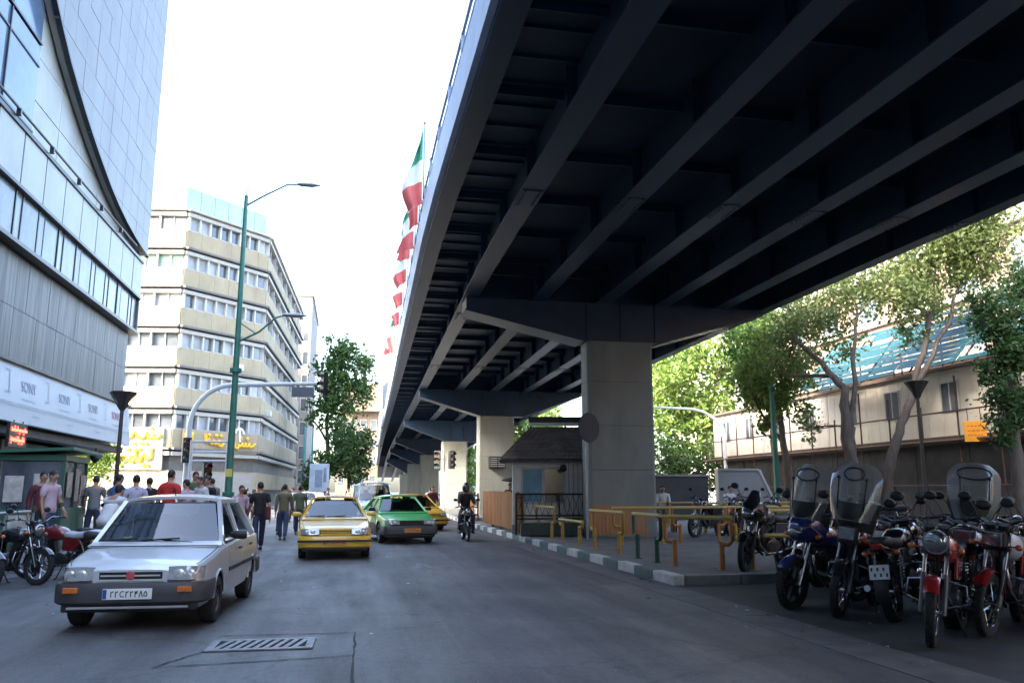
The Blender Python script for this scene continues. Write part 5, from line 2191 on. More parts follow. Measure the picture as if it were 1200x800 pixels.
PRIDE = dict(L=4.0, W=1.68, H=1.475, belt=.93, zb=.23,
             s=[0, .06, .2, .5, 1.0, 2.0, 3.0, 3.5, 3.85, 3.95, 4.0],
             hw=[.66, .735, .79, .82, .835, .84, .835, .815, .785, .75, .69],
             top=[.665, .715, .755, .80, .885, .93, .93, .935, .91, .87, .80],
             axles=(.72, 3.05), r=.275, doors=((1.12, 2.12), (2.13, 2.98)), gh=(1.03, 1.62, 2.78, 3.3), ghz=(.885, 1.405, .94), ghw=(.785, .6), pillars=(2.13,), nwin=2,
             bump=(.31, .545), lamp=(.40, .735, .565, .70), grille=(.335, .575, .665), bars=1, badge=True, ind=(.52, .68, .44, .505), platez=.43, chrome=True, aerial=True, lip=True, crown=.018)
PEUG = dict(L=4.4, W=1.7, H=1.41, belt=.93, zb=.2,
            s=[0, .06, .2, .6, 1.2, 2.2, 3.2, 3.8, 4.2, 4.34, 4.4],
            hw=[.65, .74, .80, .83, .845, .85, .845, .83, .80, .77, .70],
            top=[.665, .705, .735, .79, .875, .93, .935, .945, .94, .90, .82],
            axles=(.85, 3.5), r=.3, doors=((1.3, 2.35), (2.36, 3.3)), gh=(1.22, 1.95, 3.05, 3.65), ghz=(.875, 1.335, .95), ghw=(.785, .56), pillars=(2.36,), nwin=2,
            bump=(.27, .53), lamp=(.37, .745, .565, .685), grille=(.355, .575, .675), bars=3, platez=.4, crown=.016)

car = make_car('parked_car', 'silver boxy saloon with grey bumper driving towards the camera', PRIDE, SILVER, SILVER, GREYB, PLATE)
car.name = 'silver_car'
car.location = (-2.22, 12.15, 0)
car.rotation_euler = (0, 0, R(-3))

P2 = dict(PEUG)
P2.update(barm=YELLOW, mirm=YELLOW, valance=True)
tx = make_car('taxi', 'yellow taxi with yellow bumper just ahead in the middle lane', P2, YELLOW, YELLOW, YELLOW, PLATEY, 'taxis in the street', 'taxi', SMOKED)
tx.location = (-.27, 21.9, 0)
tx.rotation_euler = (0, 0, R(2))
m_ = MB()
m_.box(-.84, .84, -2.32, -2.27, .405, .45)
m_.build('bumper_strip', BLACK, tx)
P3 = dict(PEUG)
P3.update(split=.55, barm=BLACK, mirm=BLACK)
tg = make_car('taxi', 'bright green taxi with dark lower body beside the yellow one', P3, GREEN, mat('dark_lower_body', (.03, .032, .035), .5, var=.2), GREYB, PLATEY, 'taxis in the street', 'taxi', LENS)
tg.location = (1.62, 27.25, 0)
tg.rotation_euler = (0, 0, R(9))
dup(tx, (2.75, 35.0, 0), R(14), 'yellow taxi turning behind the green one, mostly hidden', 'taxis in the street')

VAN = dict(PEUG)
VAN.update(L=4.5, H=2.0, belt=1.15, s=[0, .06, .2, .6, 1.2, 2.2, 3.2, 3.8, 4.2, 4.44, 4.5], top=[.85, .95, 1.02, 1.08, 1.12, 1.15, 1.15, 1.15, 1.15, 1.13, 1.05],
           gh=(.75, 1.35, 4.2, 4.42), ghz=(1.07, 1.85, 1.14), ghw=(.8, .7), pillars=(1.75, 3.0), nwin=3, doors=((.95, 1.75), (1.76, 3.0)), axles=(.8, 3.6), lamp=(.4, .76, .68, .86), grille=(.37, .68, .84), bump=(.3, .58), platez=.45)
vn = make_car('minibus', 'pale blue minibus waiting behind the green taxi', VAN, paintm('pale_blue_paint', (.4, .55, .62), 0, .35), None, GREYB, PLATE, None, 'minibus')
vn.location = (1.3, 41.5, 0)
vn.rotation_euler = (0, 0, R(4))
w1 = dup(car, (-10.8, 46.5, 0), R(96), 'white saloon crossing at the junction beyond the white banner', 'white cars at the junction')
w1.name = 'white_car'
repaint(w1, {'body': WHITEC, 'door': WHITEC, 'roof': WHITEC, 'arch_lip': WHITEC, 'grille_bars': WHITEC})
w2 = dup(w1, (-16.6, 47.4, 0), R(92), 'white saloon farther left in the side street under the trees', 'white cars at the junction')
w3 = dup(w1, (-2.6, 58, 0), R(2), 'white saloon far down the road behind the pedestrians', 'white cars at the junction')
# ------------------------------------------------------------------ motorcycles (front towards -y, origin on the ground between the wheels)
SCREEN = glass_mat('scratched_screen', (.72, .76, .78), .88, 1.45)
# old polycarbonate scatters light: add a little haze to the screen
_nt = SCREEN.node_tree
_out = _nt.nodes['Material Output']
_prev = _out.inputs[0].links[0].from_socket
_df = _nt.nodes.new('ShaderNodeBsdfDiffuse')
_df.inputs[0].default_value = (.75, .77, .76, 1)
_tn = _nt.nodes.new('ShaderNodeBsdfTranslucent')
_tn.inputs[0].default_value = (.75, .77, .76, 1)
_a1 = _nt.nodes.new('ShaderNodeMixShader')
_a1.inputs[0].default_value = .5
_nt.links.new(_df.outputs[0], _a1.inputs[1])
_nt.links.new(_tn.outputs[0], _a1.inputs[2])
_a2 = _nt.nodes.new('ShaderNodeMixShader')
_a2.inputs[0].default_value = .2
_nt.links.new(_prev, _a2.inputs[1])
_nt.links.new(_a1.outputs[0], _a2.inputs[2])
_nt.links.new(_a2.outputs[0], _out.inputs[0])
LAMPB = mat('bike_lamp_glass', (.3, .31, .32), .1, .75, var=.4, vscale=16, coat=1.0)
APRON = mat('dark_green_apron', (.012, .016, .014), .7, var=.4, vscale=5, bump=.3, bscale=8)
TARP = mat('silver_seat_cover', (.46, .47, .49), .42, .2, var=.12, vscale=4, bump=.25, bscale=10)


def bike_paint(name, col):
    return mat(name, col, .26, 0.1, var=.12, vscale=5, coat=.9, dirt=(.08, .07, .065), dscale=5, damt=.3)


RED = bike_paint('bike_red', (.3, .012, .014))
DARK = bike_paint('bike_black', (.014, .014, .016))
BLUE = bike_paint('bike_blue', (.018, .028, .14))
MAROON = bike_paint('bike_maroon', (.16, .012, .016))


def make_bike(label, paint, loc, rz, screen=False, fairing=False, tank=None, seat=None, steer=0.0, fender=None, lean=.1, name='motorcycle', group=None, round_lamp=True, stand=True, spokes=True, mirrors=True, box=False, forkm=None, sv=None, size=1.0):
    t = thing(name, label, 'motorcycle', loc, rz, group)
    t.rotation_euler = (0, lean, rz)
    t.scale = (size,) * 3
    AF, AR, RW = -.64, .62, .295
    fz = RW
    SR = Matrix.Rotation(steer, 3, 'Z')
    piv = Vector((0, -.36, 0))

    def st(m):
        return m.xf(lambda p: SR @ (p - piv) + piv)

    def bwheel(y, w, front):
        m_ = MB()
        r_in = RW * .72
        m_.lathe([(r_in, -w * .35), (r_in + .018, -w * .38), (r_in + .006, -w * .1), (r_in + .006, w * .1), (r_in + .018, w * .38), (r_in, w * .35), (r_in - .012, w * .12), (r_in - .012, -w * .12)], (0, y, RW), (1, 0, 0), 28, closed=True)
        m_.lathe([(.0, -.06), (.045, -.06), (.03, -.04), (.03, .04), (.045, .06), (0, .06)], (0, y, RW), (1, 0, 0), 14)
        if spokes:
            for k in range(24):
                a = 2 * PI * k / 24
                s = -1 if k % 2 else 1
                a2 = a + .25 * (1 if k % 4 < 2 else -1)
                m_.tube([(s * .04, y + .035 * math.cos(a), RW + .035 * math.sin(a)), (0, y + (r_in - .008) * math.cos(a2), RW + (r_in - .008) * math.sin(a2))], .0034, 4, caps=False)
        else:
            for k in range(6):
                a = 2 * PI * k / 6
                m_.bar((0, y + .03 * math.cos(a), RW + .03 * math.sin(a)), (0, y + (r_in) * math.cos(a + .12), RW + r_in * math.sin(a + .12)), .03, .04, (1, 0, 0))
        if front:
            st(m_)
        wh = m_.build('wheel', CHROME if spokes else IRON, t, smooth=40)
        m_ = MB()
        prof = [(r_in + .004, -w * .36), (RW * .9, -w * .5), (RW * .965, -w * .42), (RW * .995, -w * .18), (RW, 0), (RW * .995, w * .18), (RW * .965, w * .42), (RW * .9, w * .5), (r_in + .004, w * .36)]
        m_.lathe(prof, (0, y, RW), (1, 0, 0), 36, closed=True)
        for k in range(40):
            a = 2 * PI * k / 40
            for s in (-1, 1):
                m_.obox((s * w * .24, y + RW * .988 * math.cos(a), RW + RW * .988 * math.sin(a)), (w * .24, .024, .02), (a - PI / 2, 0, s * .0))
        if front:
            st(m_)
        m_.build('tyre', RUBBER, wh, smooth=35)
        m_ = MB()
        m_.lathe([(0.02, .062), (.1 if front else .075, .063), (.1 if front else .075, .072), (.02, .073)], (0, y, RW), (-1, 0, 0), 20)
        if front:
            st(m_)
        m_.build('brake_disc', ALLOY, wh, smooth=30)
        return wh
    bwheel(AF, .085, True)
    bwheel(AR, .105, False)
    # fork
    ft = Vector((0, -.36, .93))
    fa = Vector((0, AF, RW))
    for s in (-1, 1):
        m_ = MB()
        b0 = fa + Vector((s * .088, 0, 0))
        b1 = fa.lerp(ft, .5) + Vector((s * .088, 0, 0))
        m_.tube([b0 + (b0 - b1) * .06, b0, b1], [.022, .028, .027], 10)
        st(m_)
        fk = m_.build('fork_leg', forkm or (ALLOY if not fairing else CHROME), t, smooth=40)
        m_ = MB()
        m_.tube([b1, ft + Vector((s * .088, 0, .03))], .019, 10)
        if s > 0:
            m_.tube([b0 + Vector((-.02, -.0, .02)), b0 + Vector((-.02, .0, -.0))], .03, 10)
        st(m_)
        m_.build('stanchion', CHROME, fk, smooth=40)
    m_ = MB()
    for zt in (.06, -.12):
        c = ft + Vector((0, -zt * .0 + (-.02 if zt < 0 else 0), zt))
        m_.obox((c.x, c.y - (.06 if zt < 0 else 0), c.z), (.25, .075, .035), (.3, 0, 0))
    st(m_)
    m_.build('yoke', ALLOY, t, bevel=.008)
    # front fender
    m_ = MB()
    rows = []
    for a in np.linspace(R(38), R(172) if not fairing else R(150), 15):
        rr = RW + .035
        row = []
        for u in np.linspace(-1, 1, 7):
            row.append((u * .062, AF - (rr - .022 * u * u) * math.cos(a), RW + (rr - .022 * u * u) * math.sin(a)))
        rows.append(row)
    m_.slab(rows, .006)
    st(m_)
    m_.build('front_fender', fender or paint, t, smooth=40)
    # headlight
    hc = Vector((0, -.5, .9))
    m_ = MB()
    if fairing:
        rws = []
        for (y, w, z0, z1) in ((-.66, .045, .86, .93), (-.62, .1, .8, 1.0), (-.52, .155, .76, 1.06), (-.38, .19, .74, 1.1), (-.24, .2, .72, 1.06)):
            ring = []
            for a in np.linspace(0, 2 * PI, 16, endpoint=False):
                ring.append((w * math.copysign(abs(math.cos(a)) ** .7, math.cos(a)), y, (z0 + z1) / 2 + (z1 - z0) / 2 * math.copysign(abs(math.sin(a)) ** .8, math.sin(a))))
            rws.append(ring)
        m_.loft(rws)
        st(m_)
        fr_ = m_.build('fairing', paint, t, smooth=50)
        m_ = MB()
        m_.loft([[(w * math.cos(a), y, .885 + h * math.sin(a)) for a in np.linspace(0, 2 * PI, 16, endpoint=False)] for (y, w, h) in ((-.6, .1, .06), (-.655, .085, .055), (-.685, .04, .03))])
        st(m_)
        m_.build('headlight', LAMPB, fr_, smooth=50)
        m_ = MB()
        for s in (-1, 1):
            m_.bar((s * .14, -.56, .96), (s * .19, -.36, .84), .012, .05, (1, 0, 0))
            m_.bar((s * .11, -.6, .99), (s * .165, -.5, 1.02), .012, .03, (1, 0, 0))
        st(m_)
        m_.build('stripe', CHROME, fr_, bevel=.004)
        m_ = MB()
        m_.slab([[(u * (.13 - .05 * v), -.54 + .2 * v + .06 * u * u, 1.04 + .2 * v - .03 * u * u) for u in np.linspace(-1, 1, 7)] for v in np.linspace(0, 1, 5)], .004)
        st(m_)
        m_.build('wind_deflector', mat('smoked_screen', (.02, .022, .026), .1, coat=.6, var=.1), fr_, smooth=50)
    elif round_lamp:
        m_.lathe([(.03, .13), (.075, .1), (.105, .02), (.112, -.02), (.108, -.03)], hc, (0, 1, 0), 22)
        st(m_)
        hl = m_.build('headlight', CHROME, t, smooth=40)
        m_ = MB()
        m_.lathe([(.1, -.022), (.085, -.045), (.045, -.06), (0, -.064)], hc, (0, 1, 0), 22)
        st(m_)
        m_.build('lens', LAMPB, hl, smooth=60)
    else:
        m_.obox(hc, (.2, .13, .16))
        st(m_)
        hl = m_.build('headlight', BLACK, t, bevel=.025)
        m_ = MB()
        m_.obox(hc + Vector((0, -.07, 0)), (.175, .02, .135))
        st(m_)
        m_.build('lens', LAMPB, hl, bevel=.01)
    # instruments
    m_ = MB()
    for s in (-1, 1):
        m_.lathe([(.0, 0), (.046, 0), (.05, .05), (.03, .07), (0, .072)], (s * .06, -.44, 1.04), (0, .35, -1), 14)
    st(m_)
    m_.build('instruments', BLACK, t, smooth=40)
    # handlebar, grips, levers, mirrors
    hb_ = [(-.36, -.16, 1.03), (-.26, -.22, 1.06), (-.17, -.31, 1.07), (-.07, -.35, 1.0), (.07, -.35, 1.0), (.17, -.31, 1.07), (.26, -.22, 1.06), (.36, -.16, 1.03)]
    m_ = MB()
    m_.tube(hb_, .0125, 8)
    st(m_)
    hbar = m_.build('handlebar', CHROME, t, smooth=50)
    for s in (-1, 1):
        m_ = MB()
        m_.tube([(s * .25, -.228, 1.058), (s * .365, -.157, 1.029)], .019, 8)
        st(m_)
        m_.build('grip', BLACK, hbar, smooth=50)
        m_ = MB()
        m_.tube([(s * .22, -.28, 1.065), (s * .3, -.275, 1.045), (s * .37, -.22, 1.03)], .007, 6)
        m_.tube([(s * .2, -.3, 1.075), (s * .22, -.26, 1.05)], .02, 6)
        st(m_)
        m_.build('lever', ALLOY, hbar, smooth=50)
        if mirrors:
            m_ = MB()
            m_.tube([(s * .22, -.265, 1.07), (s * .27, -.28, 1.18), (s * .33, -.26, 1.25)], .006, 6)
            m_.loft([[(s * .36 + w * math.cos(a), -.255 + d, 1.27 + w * .72 * math.sin(a)) for a in np.linspace(0, 2 * PI, 14, endpoint=False)] for (d, w) in ((-.03, .03), (-.02, .06), (0, .068), (.006, .066))])
            st(m_)
            mr = m_.build('mirror', BLACK, t, smooth=50)
            m_ = MB()
            m_.loft([[(s * .36 + w * math.cos(a), -.248 + d, 1.27 + w * .72 * math.sin(a)) for a in np.linspace(0, 2 * PI, 14, endpoint=False)] for (d, w) in ((0, .06), (.001, .058))])
            st(m_)
            m_.build('mirror_glass', MIRRORGLASS, mr)
        m_ = MB()
        m_.tube([(s * .09, -.46, .84), (s * .17, -.46, .84)], .008, 6)
        m_.ball((s * .2, -.465, .84), (.035, .028, .03), 10, 6)
        st(m_)
        m_.build('indicator', AMBER, t, smooth=50)
        m_ = MB()
        m_.tube([(s * .06, .72, .7), (s * .13, .73, .7)], .008, 6)
        m_.ball((s * .16, .735, .7), (.035, .028, .03), 10, 6)
        m_.build('indicator', AMBER, t, smooth=50)
    # tank
    m_ = MB()
    rws = []
    for (y, w, z0, z1) in ((-.33, .04, .8, .86), (-.3, .1, .74, .9), (-.2, .14, .69, .935), (-.05, .15, .68, .94), (.08, .125, .69, .9), (.16, .085, .7, .85), (.19, .04, .72, .8)):
        rws.append([(w * math.copysign(abs(math.cos(a)) ** .75, math.cos(a)), y, (z0 + z1) / 2 + (z1 - z0) / 2 * math.copysign(abs(math.sin(a)) ** .8, math.sin(a))) for a in np.linspace(0, 2 * PI, 20, endpoint=False)])
    m_.loft(rws)
    tk = m_.build('fuel_tank', tank or paint, t, smooth=60)
    m_ = MB()
    m_.lathe([(.032, 0), (.034, .02), (.028, .024), (0, .025)], (0, -.12, .935), (0, 0, 1), 14)
    m_.build('fuel_cap', CHROME, tk, smooth=40)
    # seat
    m_ = MB()
    rws = []
    for (y, w, z0, z1) in ((.1, .07, .76, .83), (.16, .115, .735, .84), (.3, .13, .72, .82), (.45, .13, .725, .84), (.62, .125, .74, .87), (.76, .1, .76, .87), (.8, .06, .78, .84)):
        rws.append([(w * math.copysign(abs(math.cos(a)) ** .55, math.cos(a)), y, (z0 + z1) / 2 + (z1 - z0) / 2 * math.copysign(abs(math.sin(a)) ** .6, math.sin(a))) for a in np.linspace(0, 2 * PI, 18, endpoint=False)])
    m_.loft(rws)
    se = m_.build('seat', seat or VINYL, t, smooth=60)
    # side panels and tail
    for s in (-1, 1):
        m_ = MB()
        m_.prism([(.1, .52), (.34, .5), (.46, .68), (.42, .73), (.12, .73)], 'x', s * .1 - .018, s * .1 + .018)
        m_.build('side_panel', paint, t, bevel=.012)
    m_ = MB()
    rws = []
    for (y, w, z0, z1) in ((.42, .115, .66, .735), (.6, .105, .68, .76), (.76, .08, .7, .8), (.86, .05, .74, .82)):
        rws.append([(w * math.copysign(abs(math.cos(a)) ** .7, math.cos(a)), y, (z0 + z1) / 2 + (z1 - z0) / 2 * math.copysign(abs(math.sin(a)) ** .7, math.sin(a))) for a in np.linspace(0, 2 * PI, 14, endpoint=False)])
    m_.loft(rws)
    tl = m_.build('tail', paint, t, smooth=50)
    m_ = MB()
    m_.obox((0, .868, .775), (.12, .04, .06), (-.2, 0, 0))
    m_.build('tail_light', REDLENS, tl, bevel=.012)
    m_ = MB()
    rows = []
    for a in np.linspace(R(-12), R(105), 13):
        rr = RW + .05
        rows.append([(u * .07, AR + (rr - .02 * u * u) * math.cos(a), RW + (rr - .02 * u * u) * math.sin(a)) for u in np.linspace(-1, 1, 5)])
    m_.slab(rows, -.005)
    rfn = m_.build('rear_fender', BLACK, t, smooth=50)
    m_ = MB()
    m_.obox((0, .92, .52), (.2, .006, .15), (.28, 0, 0))
    pl_ = m_.build('licence_plate', PLATE, t, bevel=.003)
    m_ = MB()
    for k in range(6):
        m_.obox((-.075 + k * .03 + .0, .9255 - .0 + (.03 if k % 2 else -.028) * .27 * -1, .52 + (.03 if k % 2 else -.028)), (.018, .003, .035), (.28, 0, 0))
    m_.build('plate_number', BLACK, pl_)
    # engine
    m_ = MB()
    for k in range(9):
        u = k / 8
        c = Vector((0, -.1 - .06 * u, .45 + .2 * u))
        w = .17 if k not in (7, 8) else .15
        m_.obox(c, (w, .16, .011), (.28, 0, 0))
    m_.obox((0, -.13, .55), (.11, .1, .23), (.28, 0, 0))
    m_.obox((0, -.165, .68), (.13, .12, .05), (.28, 0, 0))
    en = m_.build('engine', ALLOY, t, bevel=.003)
    m_ = MB()
    rws = []
    for (x, q) in ((-.15, .7), (-.13, 1), (.13, 1), (.15, .7)):
        rws.append([(x, .03 + q * .19 * math.cos(a) * (1.15 if math.cos(a) > 0 else .9), .37 + q * .115 * math.sin(a)) for a in np.linspace(0, 2 * PI, 18, endpoint=False)])
    m_.loft(rws)
    m_.lathe([(.0, .155), (.075, .155), (.085, .14), (.085, .12)], (0, -.03, .37), (1, 0, 0), 18)
    m_.lathe([(.0, .155), (.075, .155), (.085, .14), (.085, .12)], (0, -.03, .37), (-1, 0, 0), 18)
    m_.build('crankcase', ALLOY, en, smooth=35)
    # frame
    m_ = MB()
    m_.tube([(0, -.33, .88), (0, -.27, .6), (0, -.2, .3), (0, -.05, .22)], .02, 8)
    m_.tube([(0, -.33, .9), (0, .1, .72), (0, .16, .68)], .024, 8)
    for s in (-1, 1):
        m_.tube([(s * .1, -.1, .23), (s * .11, .22, .26), (s * .11, .26, .4), (s * .1, .14, .68), (s * .1, .7, .73)], .014, 8)
        m_.tube([(s * .1, .24, .36), (s * .1, AR, RW)], .02, 8)
        m_.tube([(s * .1, .22, .4), (s * .1, .55, .7)], .012, 8)
    m_.build('frame', IRON, t, smooth=50)
    for s in (-1, 1):
        m_ = MB()
        m_.tube([(s * .125, AR - .02, RW + .05), (s * .125, .47, .7)], .014, 8)
        n_ = 60
        m_.tube([(s * .125 + .032 * math.cos(k * .85), (AR - .02) + (.47 - AR + .02) * (.2 + .72 * k / n_) + .032 * math.sin(k * .85) * .9, RW + .05 + (.65 - RW) * (.2 + .72 * k / n_)) for k in range(n_)], .0055, 5)
        m_.build('shock', CHROME, t, smooth=50)
    m_ = MB()
    m_.tube([(.03, -.2, .66), (.05, -.3, .6), (.09, -.3, .4), (.14, -.16, .27), (.15, .1, .26), (.155, .3, .28)], .019, 10)
    m_.tube([(.155, .28, .28), (.16, .36, .285), (.165, .8, .35), (.165, .86, .36)], [.022, .042, .045, .034], 12)
    m_.build('exhaust', CHROME, t, smooth=40)
    m_ = MB()
    m_.prism([(.0, .36), (.08, .4), (.62, .335), (.68, .3), (.62, .26), (.05, .3)], 'x', -.125, -.095)
    m_.build('chain_cover', CHROME if round_lamp else BLACK, t, bevel=.008)
    for s in (-1, 1):
        m_ = MB()
        m_.tube([(s * .12, .1, .27), (s * .27, .1, .27)], .016, 8)
        m_.tube([(s * .11, .35, .35), (s * .24, .37, .36)], .013, 8)
        m_.build('footrest', BLACK, t, smooth=50)
    m_ = MB()
    m_.tube([(.1, .12, .24), (.2, .06, .035)], .011, 8)
    m_.ball((.205, .05, .035), (.03, .03, .012), 8, 5)
    if stand:
        m_.build('kickstand', IRON, t, smooth=50)
    # cables
    m_ = MB()
    for s in (-1, 1):
        m_.tube([(s * .2, -.28, 1.05), (s * .14, -.46, 1.04), (s * .06, -.5, .92), (s * .05, -.38, .7), (s * .04, -.2, .55)], .006, 5)
    m_.tube([(.1, -.42, 1.0), (.13, -.56, .8), (.1, -.62, .5), (.08, -.62, .36)], .006, 5)
    m_.build('cables', BLACK, t, smooth=60)
    # crash bar
    m_ = MB()
    m_.tube([(-.03, -.26, .55), (-.24, -.3, .52), (-.26, -.28, .36), (-.05, -.22, .28)], .012, 8)
    m_.tube([(.03, -.26, .55), (.24, -.3, .52), (.26, -.28, .36), (.05, -.22, .28)], .012, 8)
    if not fairing:
        m_.build('crash_bar', CHROME, t, smooth=50)
    if screen:
        rows = []
        for v in np.linspace(0, 1, 10):
            wd = .2 + .08 * math.sin(min(1, v * 1.5) * PI / 2)
            if v > .75:
                wd *= 1 - .75 * ((v - .75) / .25) ** 2.2 * .5
            rows.append([(u * wd, -.56 + .22 * v + .14 * u * u, 1.04 + .64 * v - .02 * u * u) for u in np.linspace(-1, 1, 11)])
        m_ = MB()
        m_.slab(rows, .004)
        st(m_)
        sc_ = m_.build('windscreen', SCREEN, t, smooth=60)
        ow = sv or .34
        m_ = MB()
        q = []
        for a in np.linspace(0, 2 * PI, 25):
            v = .8 + .11 * math.sin(a)
            u = .42 * math.cos(a)
            q.append((u * ow, -.572 + .22 * v + .14 * u * u * .9, 1.04 + .64 * v))
        m_.tube(q, .009, 6)
        st(m_)
        m_.build('oval_trim', BLACK, sc_, smooth=50)
        m_ = MB()
        for s in (-1, 1):
            m_.tube([(s * .1, -.4, 1.0), (s * .14, -.47, 1.15), (s * .15, -.44, 1.5)], .008, 6)
            m_.ball((s * .15, -.45, 1.5), .02, 8, 5)
        st(m_)
        m_.build('screen_stay', IRON, sc_, smooth=50)
        m_ = MB()
        rows = []
        for v in np.linspace(0, 1, 6):
            rows.append([(u * (.2 + .08 * v), -.52 - .05 * math.sin(v * PI) + .3 * u * u, .99 + .25 * v - .1 * (1 - v) * abs(u)) for u in np.linspace(-1, 1, 13)])
        m_.slab(rows, .008)
        st(m_)
        m_.build('apron', APRON, t, smooth=60)
    if box:
        m_ = MB()
        m_.obox((0, .72, 1.06), (.38, .34, .3))
        bx = m_.build('top_box', BLACK, t, bevel=.05)
        m_ = MB()
        m_.obox((0, .72, .9), (.24, .3, .016))
        m_.build('rack', CHROME, bx)
    return t


def hd_(dx, dy):
    """rotation so that the front (-y) points along (dx, dy)"""
    return math.atan2(dx, -dy)


def front_at(x, y, dx, dy, z=0):
    n_ = math.hypot(dx, dy)
    return (x - dx / n_ * .7, y - dy / n_ * .7, z), hd_(dx, dy)


GR = 'motorcycles parked under the overpass'
p, rz = front_at(6.98, 14.0, -.86, -.5, .15)
make_bike('black naked motorcycle parked up on the median beside the hoop barrier', DARK, p, rz, steer=.25, fairing=True, spokes=False, forkm=IRON, lean=.11, size=1.15, group=GR)
p, rz = front_at(5.95, 10.55, -.93, -.36)
make_bike('dark blue faired motorcycle with a front screen and chrome stripes', BLUE, p, rz, fairing=True, screen=True, spokes=False, lean=.11, size=1.15, group=GR, steer=.12)
p, rz = front_at(6.12, 9.75, -.8, -.6)
make_bike('black motorcycle with small chrome headlight and a tall cloudy windscreen', DARK, p, rz, screen=True, tank=MAROON, lean=.14, sv=.26, size=1.15, group=GR, round_lamp=False, steer=.1)
b4 = make_bike('black motorcycle parked tail first with its white plate showing', DARK, (7.12, 9.72, 0), hd_(.75, .66), tank=DARK, lean=.1, size=1.15, group=GR, steer=-.3)
make_bike('plain black motorcycle wedged between the tail first one and the red one', DARK, (7.55, 9.15, 0), hd_(-.78, -.62), tank=DARK, lean=.11, size=1.15, group=GR, round_lamp=False, mirrors=True, steer=.1)
make_bike('black motorcycle with a low smoky screen between the blue one and the median', DARK, (7.35, 12.1, 0), hd_(-.9, -.4), tank=DARK, lean=.11, size=1.15, group=GR, fairing=True, spokes=False)
p, rz = front_at(5.9, 7.78, -.73, -.68)
make_bike('red motorcycle with big round headlight, nearest to the road', RED, p, rz, lean=.11, size=1.15, group=GR, steer=.08)
make_bike('red motorcycle with a silver tank cover at the right edge', RED, (7.5, 8.55, 0), hd_(-.8, -.6), tank=TARP, lean=.11, size=1.15, group=GR, round_lamp=False, steer=-.1)
make_bike('dark motorcycle with a smoky windscreen behind the red one', DARK, (8.4, 10.15, 0), hd_(-.6, -.8), screen=True, tank=BLUE, lean=.09, sv=.42, size=1.15, group=GR)
make_bike('black motorcycle with a red tank and black top box farthest right', DARK, (9.3, 9.6, 0), hd_(.4, .9), tank=RED, box=True, lean=.08, size=1.15, group=GR)
b = make_bike('dark motorcycle half hidden behind the blue faired one', DARK, (8.35, 11.7, 0), hd_(-.8, -.6), tank=DARK, lean=.11, size=1.15, group=GR, mirrors=True)
for k, (x, y, dx, dy, lab) in enumerate([(9.0, 11.0, -.8, -.6, 'dark motorcycle in the second row behind the plain black one'), (9.9, 10.6, -.7, -.7, 'dark motorcycle in the second row at the foot of the right trees'), (8.6, 8.9, -.75, -.65, 'dark motorcycle tucked between the smoky screen and the top box'), (8.35, 13.0, -.9, -.4, 'dark motorcycle at the back beside the median corner')]):
    q = dup(b, (x, y, 0), hd_(dx, dy), lab, GR)
    q.scale = (1.12,) * 3
GL = 'motorcycles parked along the left kerb'
p, rz = front_at(-4.95, 15.55, .96, -.28)
make_bike('black and chrome motorcycle parked across the left kerb, front wheel out', DARK, p, rz, lean=.1, group=GL, steer=-.2, spokes=True)
p, rz = front_at(-5.42, 14.75, .8, -.5)
make_bike('dark motorcycle at the left picture edge, only its front showing', DARK, p, rz, lean=.1, group=GL, steer=-.1)
make_bike('dark red motorcycle with silver seat cover at the left kerb', MAROON, (-5.0, 16.6, 0), hd_(-.9, .3), seat=TARP, lean=.11, group=GL)
lm = make_bike('black motorcycle under the man in the white shirt', DARK, (-4.55, 17.75, 0), hd_(.4, .9), lean=0, group=GL, stand=False)
rdm = make_bike('small black motorcycle ridden towards the camera near the kerb', DARK, (3.8, 26.6, 0), hd_(-.02, -1), lean=0, stand=False, screen=False, name='motorcycle', group=None, mirrors=True)
for k, (x, y, dx, dy, lab) in enumerate([(11.2, 24.6, -.8, -.5, 'motorcycle standing nearest the pier among the yellow barriers'), (12.6, 25.3, -.7, -.6, 'motorcycle in the middle behind the yellow barriers'), (14.6, 26.4, -.6, -.7, 'motorcycle farthest right behind the yellow barriers'), (15.6, 22.4, -.6, .5, 'motorcycle parked on the median below the green post')]):
    dup(b, (x, y, .15), hd_(dx, dy), lab, 'motorcycles on the median behind the barriers')
# ------------------------------------------------------------------ people
SKIN = mat('skin', (.36, .2, .13), .55, var=.1, vscale=12)
HAIRM = mat('dark_hair', (.012, .01, .009), .6, var=.3, vscale=30)
SHOE = mat('shoe_leather', (.02, .017, .015), .5, var=.2)


def cloth(name, col):
    return mat(name, col, .85, var=.14, vscale=6, bump=.35, bscale=9)


C = dict(black=cloth('cloth_black', (.014, .014, .016)), navy=cloth('cloth_navy', (.02, .028, .055)), jean=cloth('cloth_jean', (.04, .06, .11)),
         white=cloth('cloth_white', (.6, .6, .6)), lav=cloth('cloth_lavender', (.45, .43, .54)), red=cloth('cloth_red', (.5, .03, .025)),
         khaki=cloth('cloth_khaki', (.13, .115, .065)), grey=cloth('cloth_grey', (.2, .2, .2)), pink=cloth('cloth_pink', (.5, .36, .4)),
         green=cloth('cloth_olive', (.09, .11, .06)), maroon=cloth('cloth_maroon', (.1, .02, .025)), tan=cloth('cloth_tan', (.33, .25, .17)), blue=cloth('cloth_blue', (.1, .17, .32)))


